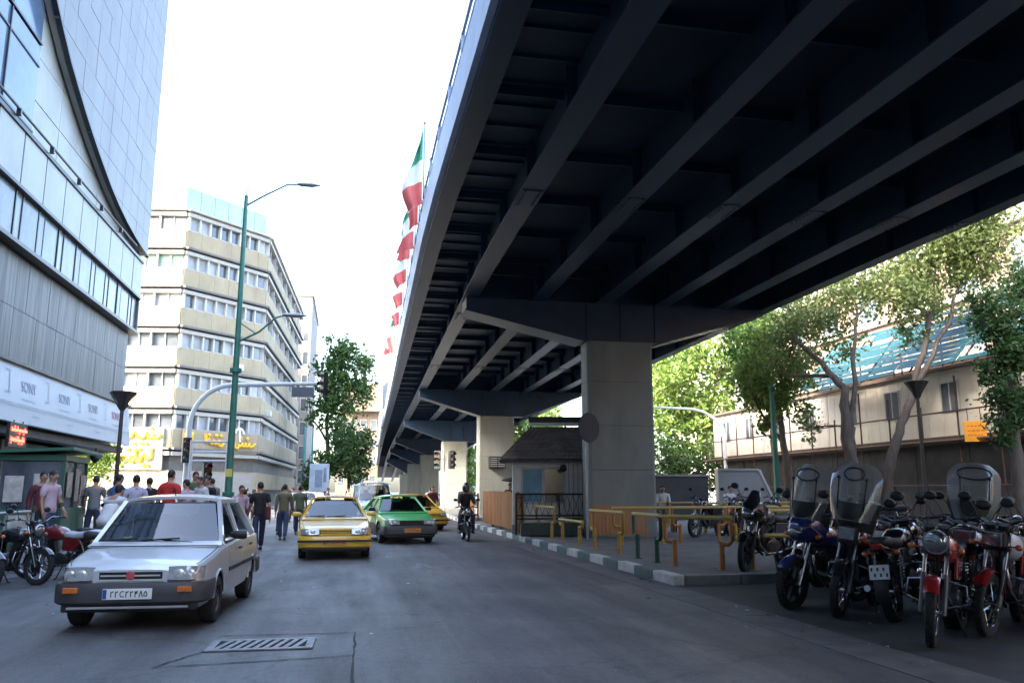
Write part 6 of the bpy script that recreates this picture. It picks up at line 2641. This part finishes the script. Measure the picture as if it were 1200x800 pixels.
def skin_mesh(name, verts, edges, radii, sub=1):
    me = bpy.data.meshes.new(name)
    me.from_pydata(verts, edges, [])
    o = bpy.data.objects.new(name, me)
    COL.objects.link(o)
    o.modifiers.new('skin', 'SKIN')
    sv = me.skin_vertices[0].data if me.skin_vertices else None
    if sv is None:
        bm = bmesh.new()
        bm.from_mesh(me)
        bm.verts.layers.skin.verify()
        bm.to_mesh(me)
        bm.free()
        sv = me.skin_vertices[0].data
    for i, r in enumerate(radii):
        sv[i].radius = r
        sv[i].use_root = (i == 0)
    s = o.modifiers.new('sub', 'SUBSURF')
    s.levels = sub
    s.render_levels = sub
    out = evaluated(o)
    bpy.data.objects.remove(o)
    for p in out.polygons:
        p.use_smooth = True
    return out


def rx(v, a):
    return Matrix.Rotation(a, 3, 'X') @ Vector(v)


def make_person(label, shirt, trousers, loc, rz, pose='stand', sleeves='short', H=1.74, group=None, hair=True, helmet=None, seed=0, bag=None, skirt=None):
    """pose: stand, walk, walk2, ride, lean; figure faces -y"""
    t = thing('person', label, 'person', loc, rz, group)
    rg = random.Random(seed)
    sc_ = H / 1.74
    if pose == 'walk':
        legs = [(.38, -.12), (-.3, -.45)]
        arms = [(-.35, .25), (.4, .35)]
        tor = .04
    elif pose == 'walk2':
        legs = [(-.2, -.25), (.25, -.08)]
        arms = [(.25, .3), (-.2, .2)]
        tor = .05
    elif pose == 'ride':
        legs = [(1.15, -1.3), (1.15, -1.3)]
        arms = [(.95, .35), (.95, .35)]
        tor = .15
    elif pose == 'lean':
        legs = [(1.0, -1.25), (1.0, -1.25)]
        arms = [(1.0, .2), (1.0, .2)]
        tor = .55
    elif pose == 'sit':
        legs = [(1.45, -1.4), (1.4, -1.45)]
        arms = [(.45, .9), (.4, 1.0)]
        tor = .05
    else:
        legs = [(.04, -.03), (-.05, -.06)]
        arms = [(rg.uniform(-.2, .5), rg.choice((.15, .3, .9, 1.7))), (rg.uniform(-.2, .4), rg.choice((.1, .3, .4, 1.3)))]
        legs = [(rg.uniform(-.05, .2), -rg.uniform(.03, .3)), (rg.uniform(-.18, .05), -rg.uniform(.03, .15))]
        tor = .02
    riding = pose in ('ride', 'lean')
    ph = Vector((0, 0, .93)) if not riding and pose != 'sit' else (Vector((0, .12, .93)) if riding else Vector((0, 0, .5)))
    V, E, Rr = [], [], []

    def add(p, r, par=None):
        V.append(Vector(p))
        Rr.append(r if hasattr(r, '__len__') else (r, r))
        if par is not None:
            E.append((par, len(V) - 1))
        return len(V) - 1

    def tr(p):
        return ph + rx(p, tor)
    pel = add(ph, (.145, .105))
    sp = add(tr((0, 0, .18)), (.13, .095), pel)
    ch = add(tr((0, .01, .38)), (.16, .11), sp)
    up = add(tr((0, .012, .49)), (.12, .085), ch)
    nk = add(tr((0, .0, .565)), (.055, .055), up)
    hd0 = add(tr((0, -.02, .63)) + Vector((0, -.0, 0)), (.058, .07), nk)
    hdt = tr((0, -.025, .63))
    hd1 = add(hdt + Vector((0, -.012, .085)), (.076, .092), hd0)
    hd2 = add(hdt + Vector((0, .0, .155)), (.058, .07), hd1)
    # nose and ears
    add(hdt + Vector((0, -.118, .055)), (.012, .014), hd1)
    for s in (-1, 1):
        add(hdt + Vector((s * .088, .008, .06)), (.01, .018), hd1)
    sid = {}
    for k, s in enumerate((-1, 1)):
        sh = add(tr((s * .185, .01, .465)), .06, up)
        sw, el = arms[k]
        d1 = rx((s * .16 + (s * .0), 0, -1), -sw + tor * .3).normalized()
        e = V[sh] + d1 * .29
        ei = add(e, .043, sh)
        d2 = rx((s * .03, 0, -1), -sw - el + tor * .3).normalized()
        if pose == 'ride' or pose == 'lean':
            d2 = (d2 + Vector((s * .12, 0, 0))).normalized()
        w = e + d2 * .26
        wi = add(w, .029, ei)
        pm = add(w + d2 * .075, (.034, .02), wi)
        # fingers
        side = d2.cross(Vector((0, 0, 1)))
        side = Vector((0, 1, 0)) if side.length < .1 else Vector((0, 1, 0)) - d2 * d2.y
        side.normalize()
        bend = Vector((-s * .35, 0, 0))
        for f, ln in zip((-1.5, -.5, .5, 1.5), (.062, .075, .08, .07)):
            b0 = add(V[pm] + d2 * .03 - side * f * .019, .0095, pm)
            b1 = add(V[b0] + (d2 + bend * .3).normalized() * ln * .55, .0085, b0)
            add(V[b1] + (d2 + bend).normalized() * ln * .45, .007, b1)
        th = add(V[wi] + d2 * .045 - side * .04, .011, wi)
        add(V[th] + (d2 * .7 - side * .5).normalized() * .045, .009, th)
        sid[s] = (sh, ei, wi)
    lid = {}
    for k, s in enumerate((-1, 1)):
        hp = add(ph + Vector((s * .092, 0, -.05)), (.088, .088), pel)
        a, kn = legs[k]
        spread = .28 if riding else .03
        d1 = rx((s * spread, 0, -1), -a).normalized()
        kp = V[hp] + d1 * .42
        ki = add(kp, .058, hp)
        d2 = rx((s * spread * .1, 0, -1), -a - kn).normalized()
        ap = kp + d2 * .41
        ai = add(ap, .038, ki)
        lid[s] = (hp, ki, ai, d2)
    verts = [tuple(v * sc_) for v in V]
    body = skin_mesh('body', verts, E, [(a * sc_, b * sc_) for a, b in Rr])
    body.materials.append(SKIN)
    ob = bpy.data.objects.new('body', body)
    COL.objects.link(ob)
    ob.parent = t
    # shirt
    sv, se, sr = [], [], []

    def sa(p, r, par=None):
        sv.append(tuple(Vector(p) * sc_))
        sr.append((r[0] * sc_, r[1] * sc_))
        if par is not None:
            se.append((par, len(sv) - 1))
        return len(sv) - 1
    a0 = sa(tr((0, .012, .485)), (.138, .105))
    a1 = sa(tr((0, .01, .38)), (.182, .132), a0)
    a2 = sa(tr((0, .005, .18)), (.16, .122), a1)
    a3 = sa(tr((0, 0, .02)), (.175, .136), a2)
    a3 = sa(ph + Vector((0, 0, -.1)) if not riding else tr((0, .03, -.11)), (.178, .14) if not riding else (.19, .15), a3)
    sa(tr((0, .004, .545)), (.075, .075), a0)
    if skirt:
        sa(ph + Vector((0, 0, -.35)), (.2, .17), a3)
    for s in (-1, 1):
        sh, ei, wi = sid[s]
        b0 = sa(V[sh], (.082, .082), a0)
        mid = V[sh].lerp(V[ei], .75)
        b1 = sa(mid, (.066, .066), b0)
        if sleeves == 'long':
            b2 = sa(V[ei], (.06, .06), b1)
            sa(V[ei].lerp(V[wi], .9), (.046, .046), b2)
    me = skin_mesh('shirt', sv, se, sr)
    me.materials.append(shirt)
    o = bpy.data.objects.new('shirt', me)
    COL.objects.link(o)
    o.parent = t
    # trousers
    sv, se, sr = [], [], []
    a0 = sa(ph + Vector((0, .0, .08)), (.15, .112))
    a0 = sa(ph + Vector((0, .0, -.02)), (.165, .125), a0)
    for s in (-1, 1):
        hp, ki, ai, d2 = lid[s]
        b0 = sa(V[hp], (.105, .108), a0)
        b1 = sa(V[ki], (.076, .078), b0)
        sa(V[ki].lerp(V[ai], .96), (.064, .068), b1)
    me = skin_mesh('trousers', sv, se, sr)
    me.materials.append(trousers)
    o = bpy.data.objects.new('trousers', me)
    COL.objects.link(o)
    o.parent = t
    # shoes
    for s in (-1, 1):
        hp, ki, ai, d2 = lid[s]
        c = V[ai] * sc_
        m_ = MB()
        m_.loft([[(c.x + w * math.cos(a), c.y + y, max(c.z - .075 + (0 if math.sin(a) < 0 else h * math.sin(a)), c.z - .08)) for a in np.linspace(0, 2 * PI, 12, endpoint=False)] for (y, w, h) in ((.075, .025, .07), (.05, .042, .1), (-.02, .046, .1), (-.1, .05, .06), (-.17, .042, .04), (-.195, .018, .02))])
        m_.build('shoe', SHOE, t, smooth=50)
    hc = (hdt + Vector((0, -.005, .085))) * sc_
    if helmet:
        m_ = MB()
        m_.ball((hc.x, hc.y, hc.z + .01), (.125, .145, .14), 16, 10)
        hm = m_.build('helmet', helmet, t, smooth=60)
        m_ = MB()
        m_.slab([[(.128 * math.sin(a), hc.y - .148 * math.cos(a), hc.z + z) for a in np.linspace(-.9, .9, 9)] for z in (-.06, .0, .05)], .004)
        m_.build('visor', mat('visor_dark', (.02, .022, .026), .08, coat=1, var=.1), hm, smooth=60)
    elif hair:
        m_ = MB()
        rows = []
        for i, th_ in enumerate(np.linspace(0, PI * .76, 9)):
            row = []
            for a in np.linspace(0, 2 * PI, 19):
                front = max(0, -math.sin(a))
                tt = th_ * (1 - .5 * front)
                rr = 1.0 + .04 * math.sin(5 * a + seed)
                row.append((hc.x + .081 * sc_ * rr * math.sin(tt) * math.cos(a), hc.y + .008 + .097 * sc_ * rr * math.sin(tt) * math.sin(a), hc.z + .008 + .104 * sc_ * math.cos(tt)))
            rows.append(row)
        m_.grid(rows)
        m_.build('hair', HAIRM, t, smooth=60)
    # eyes and mouth
    m_ = MB()
    for s in (-1, 1):
        m_.ball((hc.x + s * .032 * sc_, hc.y - .0855 * sc_, hc.z + .008 * sc_), (.013, .008, .008), 8, 5)
    m_.build('eye', mat('eye_dark', (.05, .035, .03), .3, var=.1), ob)
    if bag:
        m_ = MB()
        c = tr((-.16, .14, .02)) * sc_
        m_.obox(c, (.12, .26, .34), (.1, 0, .2))
        t2 = thing('shoulder_bag', bag, 'bag', loc, rz)
        m_.build('pouch', C['maroon'], t2, bevel=.04)
        m_ = MB()
        m_.tube([tuple(tr(q) * sc_) for q in ((-.14, .12, .18), (-.05, .13, .36), (.1, .06, .53), (.13, -.05, .5), (.03, -.14, .34), (-.12, -.1, .15), (-.16, .05, .15))], .012, 6)
        m_.build('strap', C['black'], t2, smooth=50)
    return t


AWAY, TOWARD = PI, 0.0
make_person('man in black shirt and dark jeans walking away with a bag', C['black'], C['navy'], (-2.2, 22.9, 0), AWAY + .25, 'walk', 'short', 1.78, seed=1, bag='dark red shoulder bag on the man in the black shirt')
make_person('man in khaki jacket and jeans walking away left of the yellow taxi', C['khaki'], C['jean'], (-1.93, 27.8, 0), AWAY - .1, 'walk2', 'long', 1.76, seed=2)
make_person('person in pale pink top beside the silver car', C['pink'], C['black'], (-2.85, 24.2, 0), TOWARD + .5, 'stand', 'long', 1.7, seed=3)
make_person('man in white shirt just beyond the man in black', C['white'], C['navy'], (-2.1, 29.6, 0), AWAY, 'walk', 'long', 1.72, seed=4)
make_person('man in grey shirt at the right edge of the walking group', C['green'], C['navy'], (-1.6, 31.0, 0), AWAY, 'walk2', 'short', 1.74, seed=5)
make_person('person in white shawl and dark trousers near the yellow taxi', C['white'], C['black'], (-1.75, 33.2, 0), TOWARD, 'stand', 'long', 1.78, seed=6, hair=False)
crowd = 'people standing on the corner pavement behind the silver car'
make_person('man in lavender shirt with his back turned by the lantern post', C['lav'], C['grey'], (-4.6, 19.9, .2), AWAY + .2, 'stand', 'short', 1.7, crowd, seed=7)
make_person('man in bright red shirt seen over the silver car roof', C['red'], C['navy'], (-3.95, 20.2, .2), AWAY - .3, 'stand', 'short', 1.82, crowd, seed=8)
make_person('person in pale pink shirt beside the red one', C['pink'], C['jean'], (-3.75, 21.2, .2), AWAY + .9, 'stand', 'short', 1.62, crowd, seed=9)
make_person('tall man in olive shirt below the white post frame', C['green'], C['black'], (-4.15, 24.6, .2), TOWARD + .4, 'stand', 'short', 1.88, crowd, seed=10)
make_person('man in black jacket left of the green lamp pole', C['black'], C['black'], (-3.95, 25.6, .2), TOWARD - .3, 'stand', 'long', 1.76, crowd, seed=11)
make_person('man in grey shirt and dark trousers leaning close to the green lamp pole', C['grey'], C['black'], (-4.15, 27.8, .2), AWAY + .7, 'stand', 'long', 1.74, crowd, seed=12)
make_person('man in pink striped shirt standing by the green kiosk', C['pink'], C['jean'], (-6.25, 19.6, .2), TOWARD + 1.2, 'stand', 'short', 1.78, crowd, seed=13)
make_person('man in dark clothes behind the pink shirt by the kiosk', C['maroon'], C['black'], (-6.75, 20.6, .2), TOWARD + .6, 'stand', 'long', 1.78, crowd, seed=14)
make_person('man in grey shirt in the gap left of the lantern post', C['grey'], C['navy'], (-6.4, 23.4, .2), AWAY, 'stand', 'short', 1.74, crowd, seed=15)
make_person('man in navy shirt at the crossing rail beyond the lantern post', C['navy'], C['black'], (-8.4, 33.2, .2), AWAY + .5, 'stand', 'short', 1.75, crowd, seed=16)
make_person('woman in long black coat close behind the silver car', C['black'], C['black'], (-4.9, 22.6, .2), AWAY + .5, 'stand', 'long', 1.68, crowd, seed=31)
make_person('man in blue shirt between the lantern post and the lavender shirt', C['blue'], C['black'], (-5.35, 21.4, .2), AWAY - .6, 'stand', 'short', 1.74, crowd, seed=32)
make_person('man in tan jacket walking beside the white post frame', C['tan'], C['navy'], (-4.9, 29.6, .2), TOWARD + .8, 'walk', 'long', 1.76, crowd, seed=33)
make_person('man in white shirt walking just left of the green lamp pole', C['white'], C['grey'], (-3.75, 23.3, .2), TOWARD - .8, 'walk2', 'short', 1.72, crowd, seed=34)
make_person('boy in maroon top at the kerb right of the green lamp pole', C['maroon'], C['jean'], (-3.0, 26.4, 0), AWAY + .2, 'walk', 'short', 1.6, crowd, seed=35)
make_person('man in white shirt bent forward on a parked motorcycle', C['white'], C['grey'], (-4.55, 17.75, 0), hd_(.4, .9), 'lean', 'long', 1.78, None, seed=17)
make_person('helmeted rider in dark jacket on the small motorcycle by the kerb', C['black'], C['navy'], (3.8, 26.6, 0), hd_(-.02, -1), 'ride', 'long', 1.74, None, helmet=mat('helmet_grey', (.05, .05, .055), .3, var=.2, coat=.5), seed=18)
make_person('pillion passenger in grey shirt behind the helmeted rider', C['grey'], C['black'], (3.86, 27.0, .06), hd_(-.02, -1), 'ride', 'long', 1.76, None, seed=26)
make_person('man in maroon jacket standing by the far end of the plank fence', C['maroon'], C['black'], (3.85, 37.5, 0), TOWARD + .2, 'stand', 'long', 1.76, None, seed=19)
make_person('man in white shirt behind the maroon jacket at the far kerb', C['white'], C['grey'], (4.3, 43.0, 0), AWAY, 'walk', 'short', 1.75, None, seed=20)
make_person('man in pale cap standing behind the near plank fence', C['tan'], C['grey'], (6.4, 29.6, .15), TOWARD, 'stand', 'short', 1.74, None, seed=21)
make_person('person in dark top behind the middle of the plank fence', C['black'], C['navy'], (6.5, 33.0, .15), TOWARD + .3, 'stand', 'short', 1.72, None, seed=22)
make_person('person in white top and red trousers sitting among the yellow barriers', C['white'], C['red'], (13.55, 27.9, .45), TOWARD + .2, 'sit', 'short', 1.7, None, seed=23)
make_person('person in white shirt sitting just right of the pier', C['white'], C['grey'], (10.9, 27.6, .45), TOWARD - .4, 'sit', 'long', 1.72, None, seed=24)
make_person('person in red jacket by the one in white top', C['red'], C['black'], (14.1, 28.3, .15), TOWARD + .5, 'stand', 'long', 1.3, None, seed=25)
fx = random.Random(77)
far = 'people far down the street'
cols = [('white', 'black'), ('navy', 'black'), ('grey', 'navy'), ('tan', 'black'), ('lav', 'navy'), ('black', 'jean')]
spots = [(-2.6, 44, 'beside the far white car'), (-1.0, 47, 'in front of the blue hoarding'), (-3.4, 50, 'at the foot of the far building'), (.2, 52, 'above the yellow taxi roof'), (-4.6, 46, 'at the corner of the cream block'), (-5.8, 52, 'walking along the cream block')]
for (x, y, w), (a, b_) in zip(spots, cols):
    nmz = {'lav': 'lavender'}.get(a, a)
    make_person('distant person in %s top %s' % (nmz, w), C[a], C[b_], (x, y, 0), fx.uniform(0, 6), 'walk2', 'long', 1.72, far, seed=int(y))
# the bench the seated pair use, and the parasol beside the plank fence
for (x, y, lab) in ((13.55, 28.05, 'low bench under the person in white and red'), (10.9, 27.75, 'low bench under the person right of the pier')):
    t = thing('bench', lab, 'bench', (x, y, .15), .1)
    m_ = MB()
    m_.box(-.55, .55, -.2, .2, .38, .43)
    m_.build('seat', PLK, t, bevel=.01)
    for s in (-1, 1):
        m_ = MB()
        m_.box(s * .45 - .03, s * .45 + .03, -.18, .18, 0, .379)
        m_.build('leg', IRON, t)
um = thing('parasol', 'small black parasol standing behind the near plank fence', 'parasol', (6.0, 29.9, .15))
m_ = MB()
m_.tube([(0, 0, 0), (0, 0, 1.95)], .02, 8)
m_.build('pole', IRON, um, smooth=40)
m_ = MB()
m_.lathe([(.62, 1.72), (.6, 1.75), (.32, 1.86), (0, 1.94), (0, 1.93), (.3, 1.845), (.58, 1.73)], (0, 0, 0), (0.1, 0, 1), 10)
m_.build('canopy', C['black'], um, smooth=25)
# ------------------------------------------------------------------ trees
BARK = mat('bark', (.11, .085, .065), .9, var=.35, vscale=4, stretch=(3, 3, .6), bump=.5, bscale=14)
LF_D = leaf_mat('leaf_dark', (.025, .07, .016), (.085, .15, .035))
LF_M = leaf_mat('leaf_mid', (.03, .075, .015), (.1, .17, .04))
LF_B = leaf_mat('leaf_bright', (.08, .16, .025), (.27, .36, .08))
LF_O = leaf_mat('leaf_dusty', (.1, .145, .04), (.3, .35, .12))


def leaves(clusters, size, seed, droop=.3):
    """many small leaf blades spread through the given ellipsoids; returns vertices and faces"""
    rg = np.random.default_rng(seed)
    V, F = [], []
    n0 = 0
    for (c, r, n) in clusters:
        c = np.array(c)
        r = np.array(r if hasattr(r, '__len__') else (r, r, r))
        # sub-clumps give gaps and light and dark patches
        k = max(3, int(n / 45))
        d = rg.normal(size=(k, 3))
        d /= np.linalg.norm(d, axis=1)[:, None]
        sub = c + d * r * (rg.random((k, 1)) ** .45)
        idx = rg.integers(0, k, n)
        spread = r * rg.uniform(.14, .3, (n, 1))
        p = sub[idx] + rg.normal(size=(n, 3)) * spread
        a = rg.normal(size=(n, 3))
        a /= np.linalg.norm(a, axis=1)[:, None]
        a[:, 2] -= droop
        a /= np.linalg.norm(a, axis=1)[:, None]
        b = np.cross(a, rg.normal(size=(n, 3)))
        b /= np.linalg.norm(b, axis=1)[:, None] + 1e-9
        s = size * rg.uniform(.45, 1.55, (n, 1))
        tip, base = p + a * s, p - a * s * .6
        l, q = p + b * s * .42, p - b * s * .42
        nn = np.cross(a, b) * s * .12
        l, q = l + nn, q + nn
        vv = np.stack([base, q, tip, l], 1).reshape(-1, 3)
        V.append(vv)
        F.append(np.arange(n * 4).reshape(-1, 4) + n0)
        n0 += n * 4
    return np.concatenate(V), np.concatenate(F)


def tree(label, base, limbs, clusters, size, m, seed, group=None, name='tree', cat='tree', bark=BARK, twigs=True):
    """limbs: list of (points, r0, r1), absolute coordinates relative to base"""
    t = thing(name, label, cat, base, 0, group)
    rg = random.Random(seed)
    mb = MB()
    for pts, r0, r1 in limbs:
        P = [Vector(p) for p in pts]
        Q = []
        for a, b in zip(P, P[1:]):
            for k in range(5):
                f = k / 5
                w = (a - b).length * .025
                Q.append(a.lerp(b, f) + Vector((rg.uniform(-w, w), rg.uniform(-w, w), 0)))
        Q.append(P[-1])
        n = len(Q)
        mb.tube(Q, [r0 + (r1 - r0) * i / (n - 1) for i in range(n)], 9)
    if twigs:
        tips = [Vector(l[0][-1]) for l in limbs]
        for (c, r, n) in clusters:
            c = Vector(c)
            tip = min(tips, key=lambda q: (q - c).length)
            rr = max(r) if hasattr(r, '__len__') else r
            mb.tube([tip, tip.lerp(c, .5) + Vector((rg.uniform(-.1, .1) * rr, rg.uniform(-.1, .1) * rr, .08 * rr)), c], [.045, .03, .014], 5)
            for k in range(5):
                e = c + Vector((rg.uniform(-.8, .8) * rr, rg.uniform(-.8, .8) * rr, rg.uniform(-.2, .8) * rr))
                mb.tube([c.lerp(tip, .25), c.lerp(e, .5), e], [.018, .012, .005], 4)
    mb.build('trunk', bark, t, smooth=50)
    V, F = leaves(clusters, size, seed)
    me = bpy.data.meshes.new('crown')
    me.from_pydata(V.tolist(), [], F.tolist())
    me.materials.append(m)
    me.update()
    o = bpy.data.objects.new('crown', me)
    COL.objects.link(o)
    o.parent = t
    return t


def rel(px, py, Y, base):
    p = at(px, py, Y)
    return (p.x - base[0], p.y - base[1], p.z - base[2])


# right: two leaning trunks with a thin dusty crown
B = (17.35, 26, .0)
cl = []
for (px, py, Y, r, n) in [(930, 375, 26, 1.15, 1500), (965, 350, 26, 1.15, 1300), (1005, 335, 26.5, 1.15, 1200), (925, 420, 26, .95, 700),
                          (985, 395, 27, 1.0, 450), (1045, 320, 26, 1.1, 1200), (950, 500, 26, .5, 160)]:
    Y = max(Y, 16.9 / math.tan(YAW + math.atan((px - 600) / 976)))
    cl.append((rel(px, py, Y, B), r * 1.15, int(n * 1.5)))
tree('crooked leaning tree in front of the cabins, left of the pair', B, [([(0, 0, 0), (-.05, 0, 2.4), (-.25, 0, 3.6), rel(990, 455, 26, B), rel(962, 425, 27, B), rel(930, 395, 28.6, B)], .24, .07),
     (([(-.1, 0, 3.0), rel(1000, 430, 26, B), rel(1005, 370, 26.3, B)]), .11, .05), ([rel(975, 440, 26, B), rel(930, 440, 28.6, B), rel(905, 430, 31, B)], .08, .03), ([(0, .25, 0), (.15, .3, 2), (.3, .35, 3.8)], .16, .12)], cl, .1, LF_O, 5, None)
B = (17.7, 31.2, .0)
cl = []
for (px, py, Y, r, n) in [(880, 400, 33, 1.3, 2200), (905, 385, 32, 1.2, 1700), (905, 440, 31.5, 1.2, 2000), (882, 455, 33, 1.0, 1300), (925, 470, 31, .9, 900), (895, 480, 32, .8, 700), (935, 430, 31, .9, 900), (872, 430, 34, .9, 800), (900, 500, 32, .6, 300)]:
    cl.append((rel(px, py, Y, B), r, n))
tree('leafy bright green tree on a brown trunk by the green post', B, [([(0, 0, 0), (.05, 0, 2.6), (-.1, .1, 4.6), (.1, 0, 6.6)], .19, .07), ([(0, 0, 3.4), (-.8, .5, 5), (-1.1, .8, 6)], .08, .03)], cl, .11, LF_B, 15)
B = (18.75, 25.6, .0)
cl = []
for (px, py, Y, r, n) in [(1090, 305, 25.6, 1.1, 1400), (1120, 280, 25, 1.1, 1500), (1055, 345, 25.6, .95, 900), (1095, 350, 26, .9, 700), (1140, 320, 25.2, .9, 700), (1075, 390, 26, .6, 220), (1150, 285, 24.4, 1.1, 1300), (1125, 260, 24.6, .9, 900), (1165, 265, 24, .9, 700)]:
    cl.append((rel(px, py, Y, B), r * 1.15, int(n * 1.5)))
tree('slanting grey trunk tree in front of the cabins, right of the pair', B, [([(-.6, 0, 0), (-.35, 0, 2.2), (.05, 0, 3.3), (.75, 0, 4.7), rel(1085, 400, 25.6, B), rel(1095, 340, 25.6, B)], .22, .07), ([(.75, 0, 4.7), rel(1110, 380, 25.4, B), rel(1130, 310, 25.2, B)], .1, .04), ([rel(1090, 370, 25.6, B), rel(1060, 350, 25.6, B)], .06, .03)], cl, .1, LF_O, 6, None)
B = (19.0, 20.6, 0)
cl = []
for (px, py, Y, r, n) in [(1180, 370, 20.6, .85, 1100), (1200, 400, 20.6, .8, 900), (1175, 420, 20.6, .65, 800), (1185, 460, 20.4, .65, 800), (1178, 500, 20.2, .6, 500), (1205, 480, 20.6, .6, 600), (1150, 360, 20.6, .5, 250), (1200, 340, 20.6, .7, 600), (1160, 440, 20.6, .35, 130)]:
    cl.append((rel(px, py, Y, B), r, int(n * 1.6)))
tree('ivy clad dark tree at the right edge beside the orange notice', B, [([(0, 0, 0), (.05, 0, 2.5), (0, 0, 4.5), (.1, 0, 6.2)], .22, .07)], cl, .09, LF_D, 7, None)
# bright sunlit trees right of the big pier
B = (27.5, 58, 0)
cl = []
for (px, py, Y, r, n) in [(780, 440, 58, 2.8, 1500), (815, 420, 58, 2.8, 1500), (845, 440, 60, 2.6, 1100), (790, 490, 57, 2.4, 1300), (830, 480, 58, 2.4, 1300), (800, 520, 57, 1.8, 700), (850, 400, 60, 2.2, 700), (835, 515, 57, 1.6, 500), (770, 460, 56, 2.0, 600), (750, 430, 60, 2.5, 900)]:
    cl.append((rel(px, py, Y, B), r, n))
tree('sunlit bright green tree right of the big front pier', B, [([(0, 0, 0), (.2, 0, 3.5), (-.4, .3, 7.5), (.4, 0, 11)], .38, .1), ([(.1, 0, 4), (3, 0, 7), (4.2, 0, 9)], .2, .06), ([(0, 0, 4), (-2.5, 0, 7), (-3.4, 0, 9)], .2, .06)], cl, .26, LF_B, 8)
B = (32.5, 55, 0)
cl = []
for (px, py, Y, r, n) in [(880, 380, 55, 2.2, 1100), (905, 375, 55, 2.4, 1000), (875, 430, 56, 1.7, 600), (940, 360, 55, 2.4, 800)]:
    cl.append((rel(px, py, Y, B), r, n))
tree('mid green tree rising behind the cream cabins', B, [([(0, 0, 0), (0, 0, 6), (.3, 0, 10.5)], .35, .1)], cl, .24, LF_M, 9)
B = (18.5, 84, 0)
cl = []
for (px, py, Y, r, n) in [(612, 505, 84, 2.6, 1000), (632, 492, 84, 2.6, 900), (605, 525, 82, 2.0, 700), (648, 500, 86, 2.2, 600), (620, 535, 82, 1.8, 500)]:
    cl.append((rel(px, py, Y, B), r, n))
tree('sunlit tree seen between the second pier and the guard hut', B, [([(0, 0, 0), (0, 0, 5), (.3, 0, 9.5)], .35, .1)], cl, .3, LF_B, 10)
B = (15.4, 110, 0)
cl = []
for (px, py, Y, r, n) in [(543, 540, 110, 2.6, 900), (545, 560, 108, 2.2, 700), (540, 575, 106, 2.0, 500)]:
    cl.append((rel(px, py, Y, B), r, n))
tree('bright tree between the second and third piers', B, [([(0, 0, 0), (0, 0, 4), (.3, 0, 7.5)], .3, .1)], cl, .35, LF_B, 11)
# street trees at the end of the left carriageway
B = (-2.2, 98, 0)
cl = []
for (px, py, Y, r, n) in [(395, 425, 98, 2.6, 1100), (412, 432, 98, 2.4, 1000), (385, 455, 97, 2.4, 1000), (405, 465, 98, 2.6, 1100), (375, 480, 97, 1.8, 600), (398, 500, 97, 2.4, 900), (422, 455, 99, 1.9, 600), (398, 408, 98, 1.5, 400)]:
    cl.append((rel(px, py, Y, B), r, n))
tree('tall pale green street tree beyond the cream office block', B, [([(0, 0, 0), (.2, 0, 5), (-.2, 0, 10), (.2, 0, 15)], .35, .1), ([(.1, 0, 7), (-2, 0, 10), (-2.4, 0, 12)], .15, .05)], cl, .3, LF_M, 12)
B = (.2, 92, 0)
cl = []
for (px, py, Y, r, n) in [(402, 530, 92, 2.2, 1100), (418, 520, 92, 2.0, 900), (388, 540, 91, 1.8, 700), (412, 550, 91, 1.8, 700), (425, 545, 92, 1.6, 500), (372, 548, 90, 1.6, 500), (360, 560, 90, 1.4, 400)]:
    cl.append((rel(px, py, Y, B), r, n))
tree('low dark green tree beneath the taller one behind the blue hoarding', B, [([(0, 0, 0), (.1, 0, 2.5), (-.1, 0, 5)], .25, .08)], cl, .26, LF_D, 13)
B = (-24.5, 60, .15)
cl = []
for (px, py, Y, r, n) in [(112, 540, 60, 1.3, 800), (128, 535, 60, 1.2, 700), (98, 545, 60, 1.2, 600), (118, 525, 60, 1.1, 500), (85, 535, 60, 1.3, 500)]:
    cl.append((rel(px, py, Y, B), r, n))
tree('small light green tree in the side street under the banner end', B, [([(0, 0, 0), (.1, 0, 1.5), (0, 0, 3.4)], .14, .05)], cl, .16, LF_B, 14)
B = (26.5, 52, 0)
cl = []
for (px, py, Y, r, n) in [(775, 545, 52, 1.5, 800), (800, 540, 52, 1.6, 900), (830, 545, 52, 1.6, 900), (858, 545, 52, 1.5, 800), (880, 550, 53, 1.4, 700), (815, 560, 52, 1.4, 600), (850, 562, 52, 1.3, 600), (785, 562, 52, 1.3, 500)]:
    cl.append((rel(px, py, Y, B), r, n))
tree('low dense green shrubs behind the dark wall right of the pier', B, [([(0, 0, 0), (.1, 0, .8), (0, 0, 1.6)], .1, .04)], cl, .17, LF_M, 16, None, 'shrub', 'shrub')
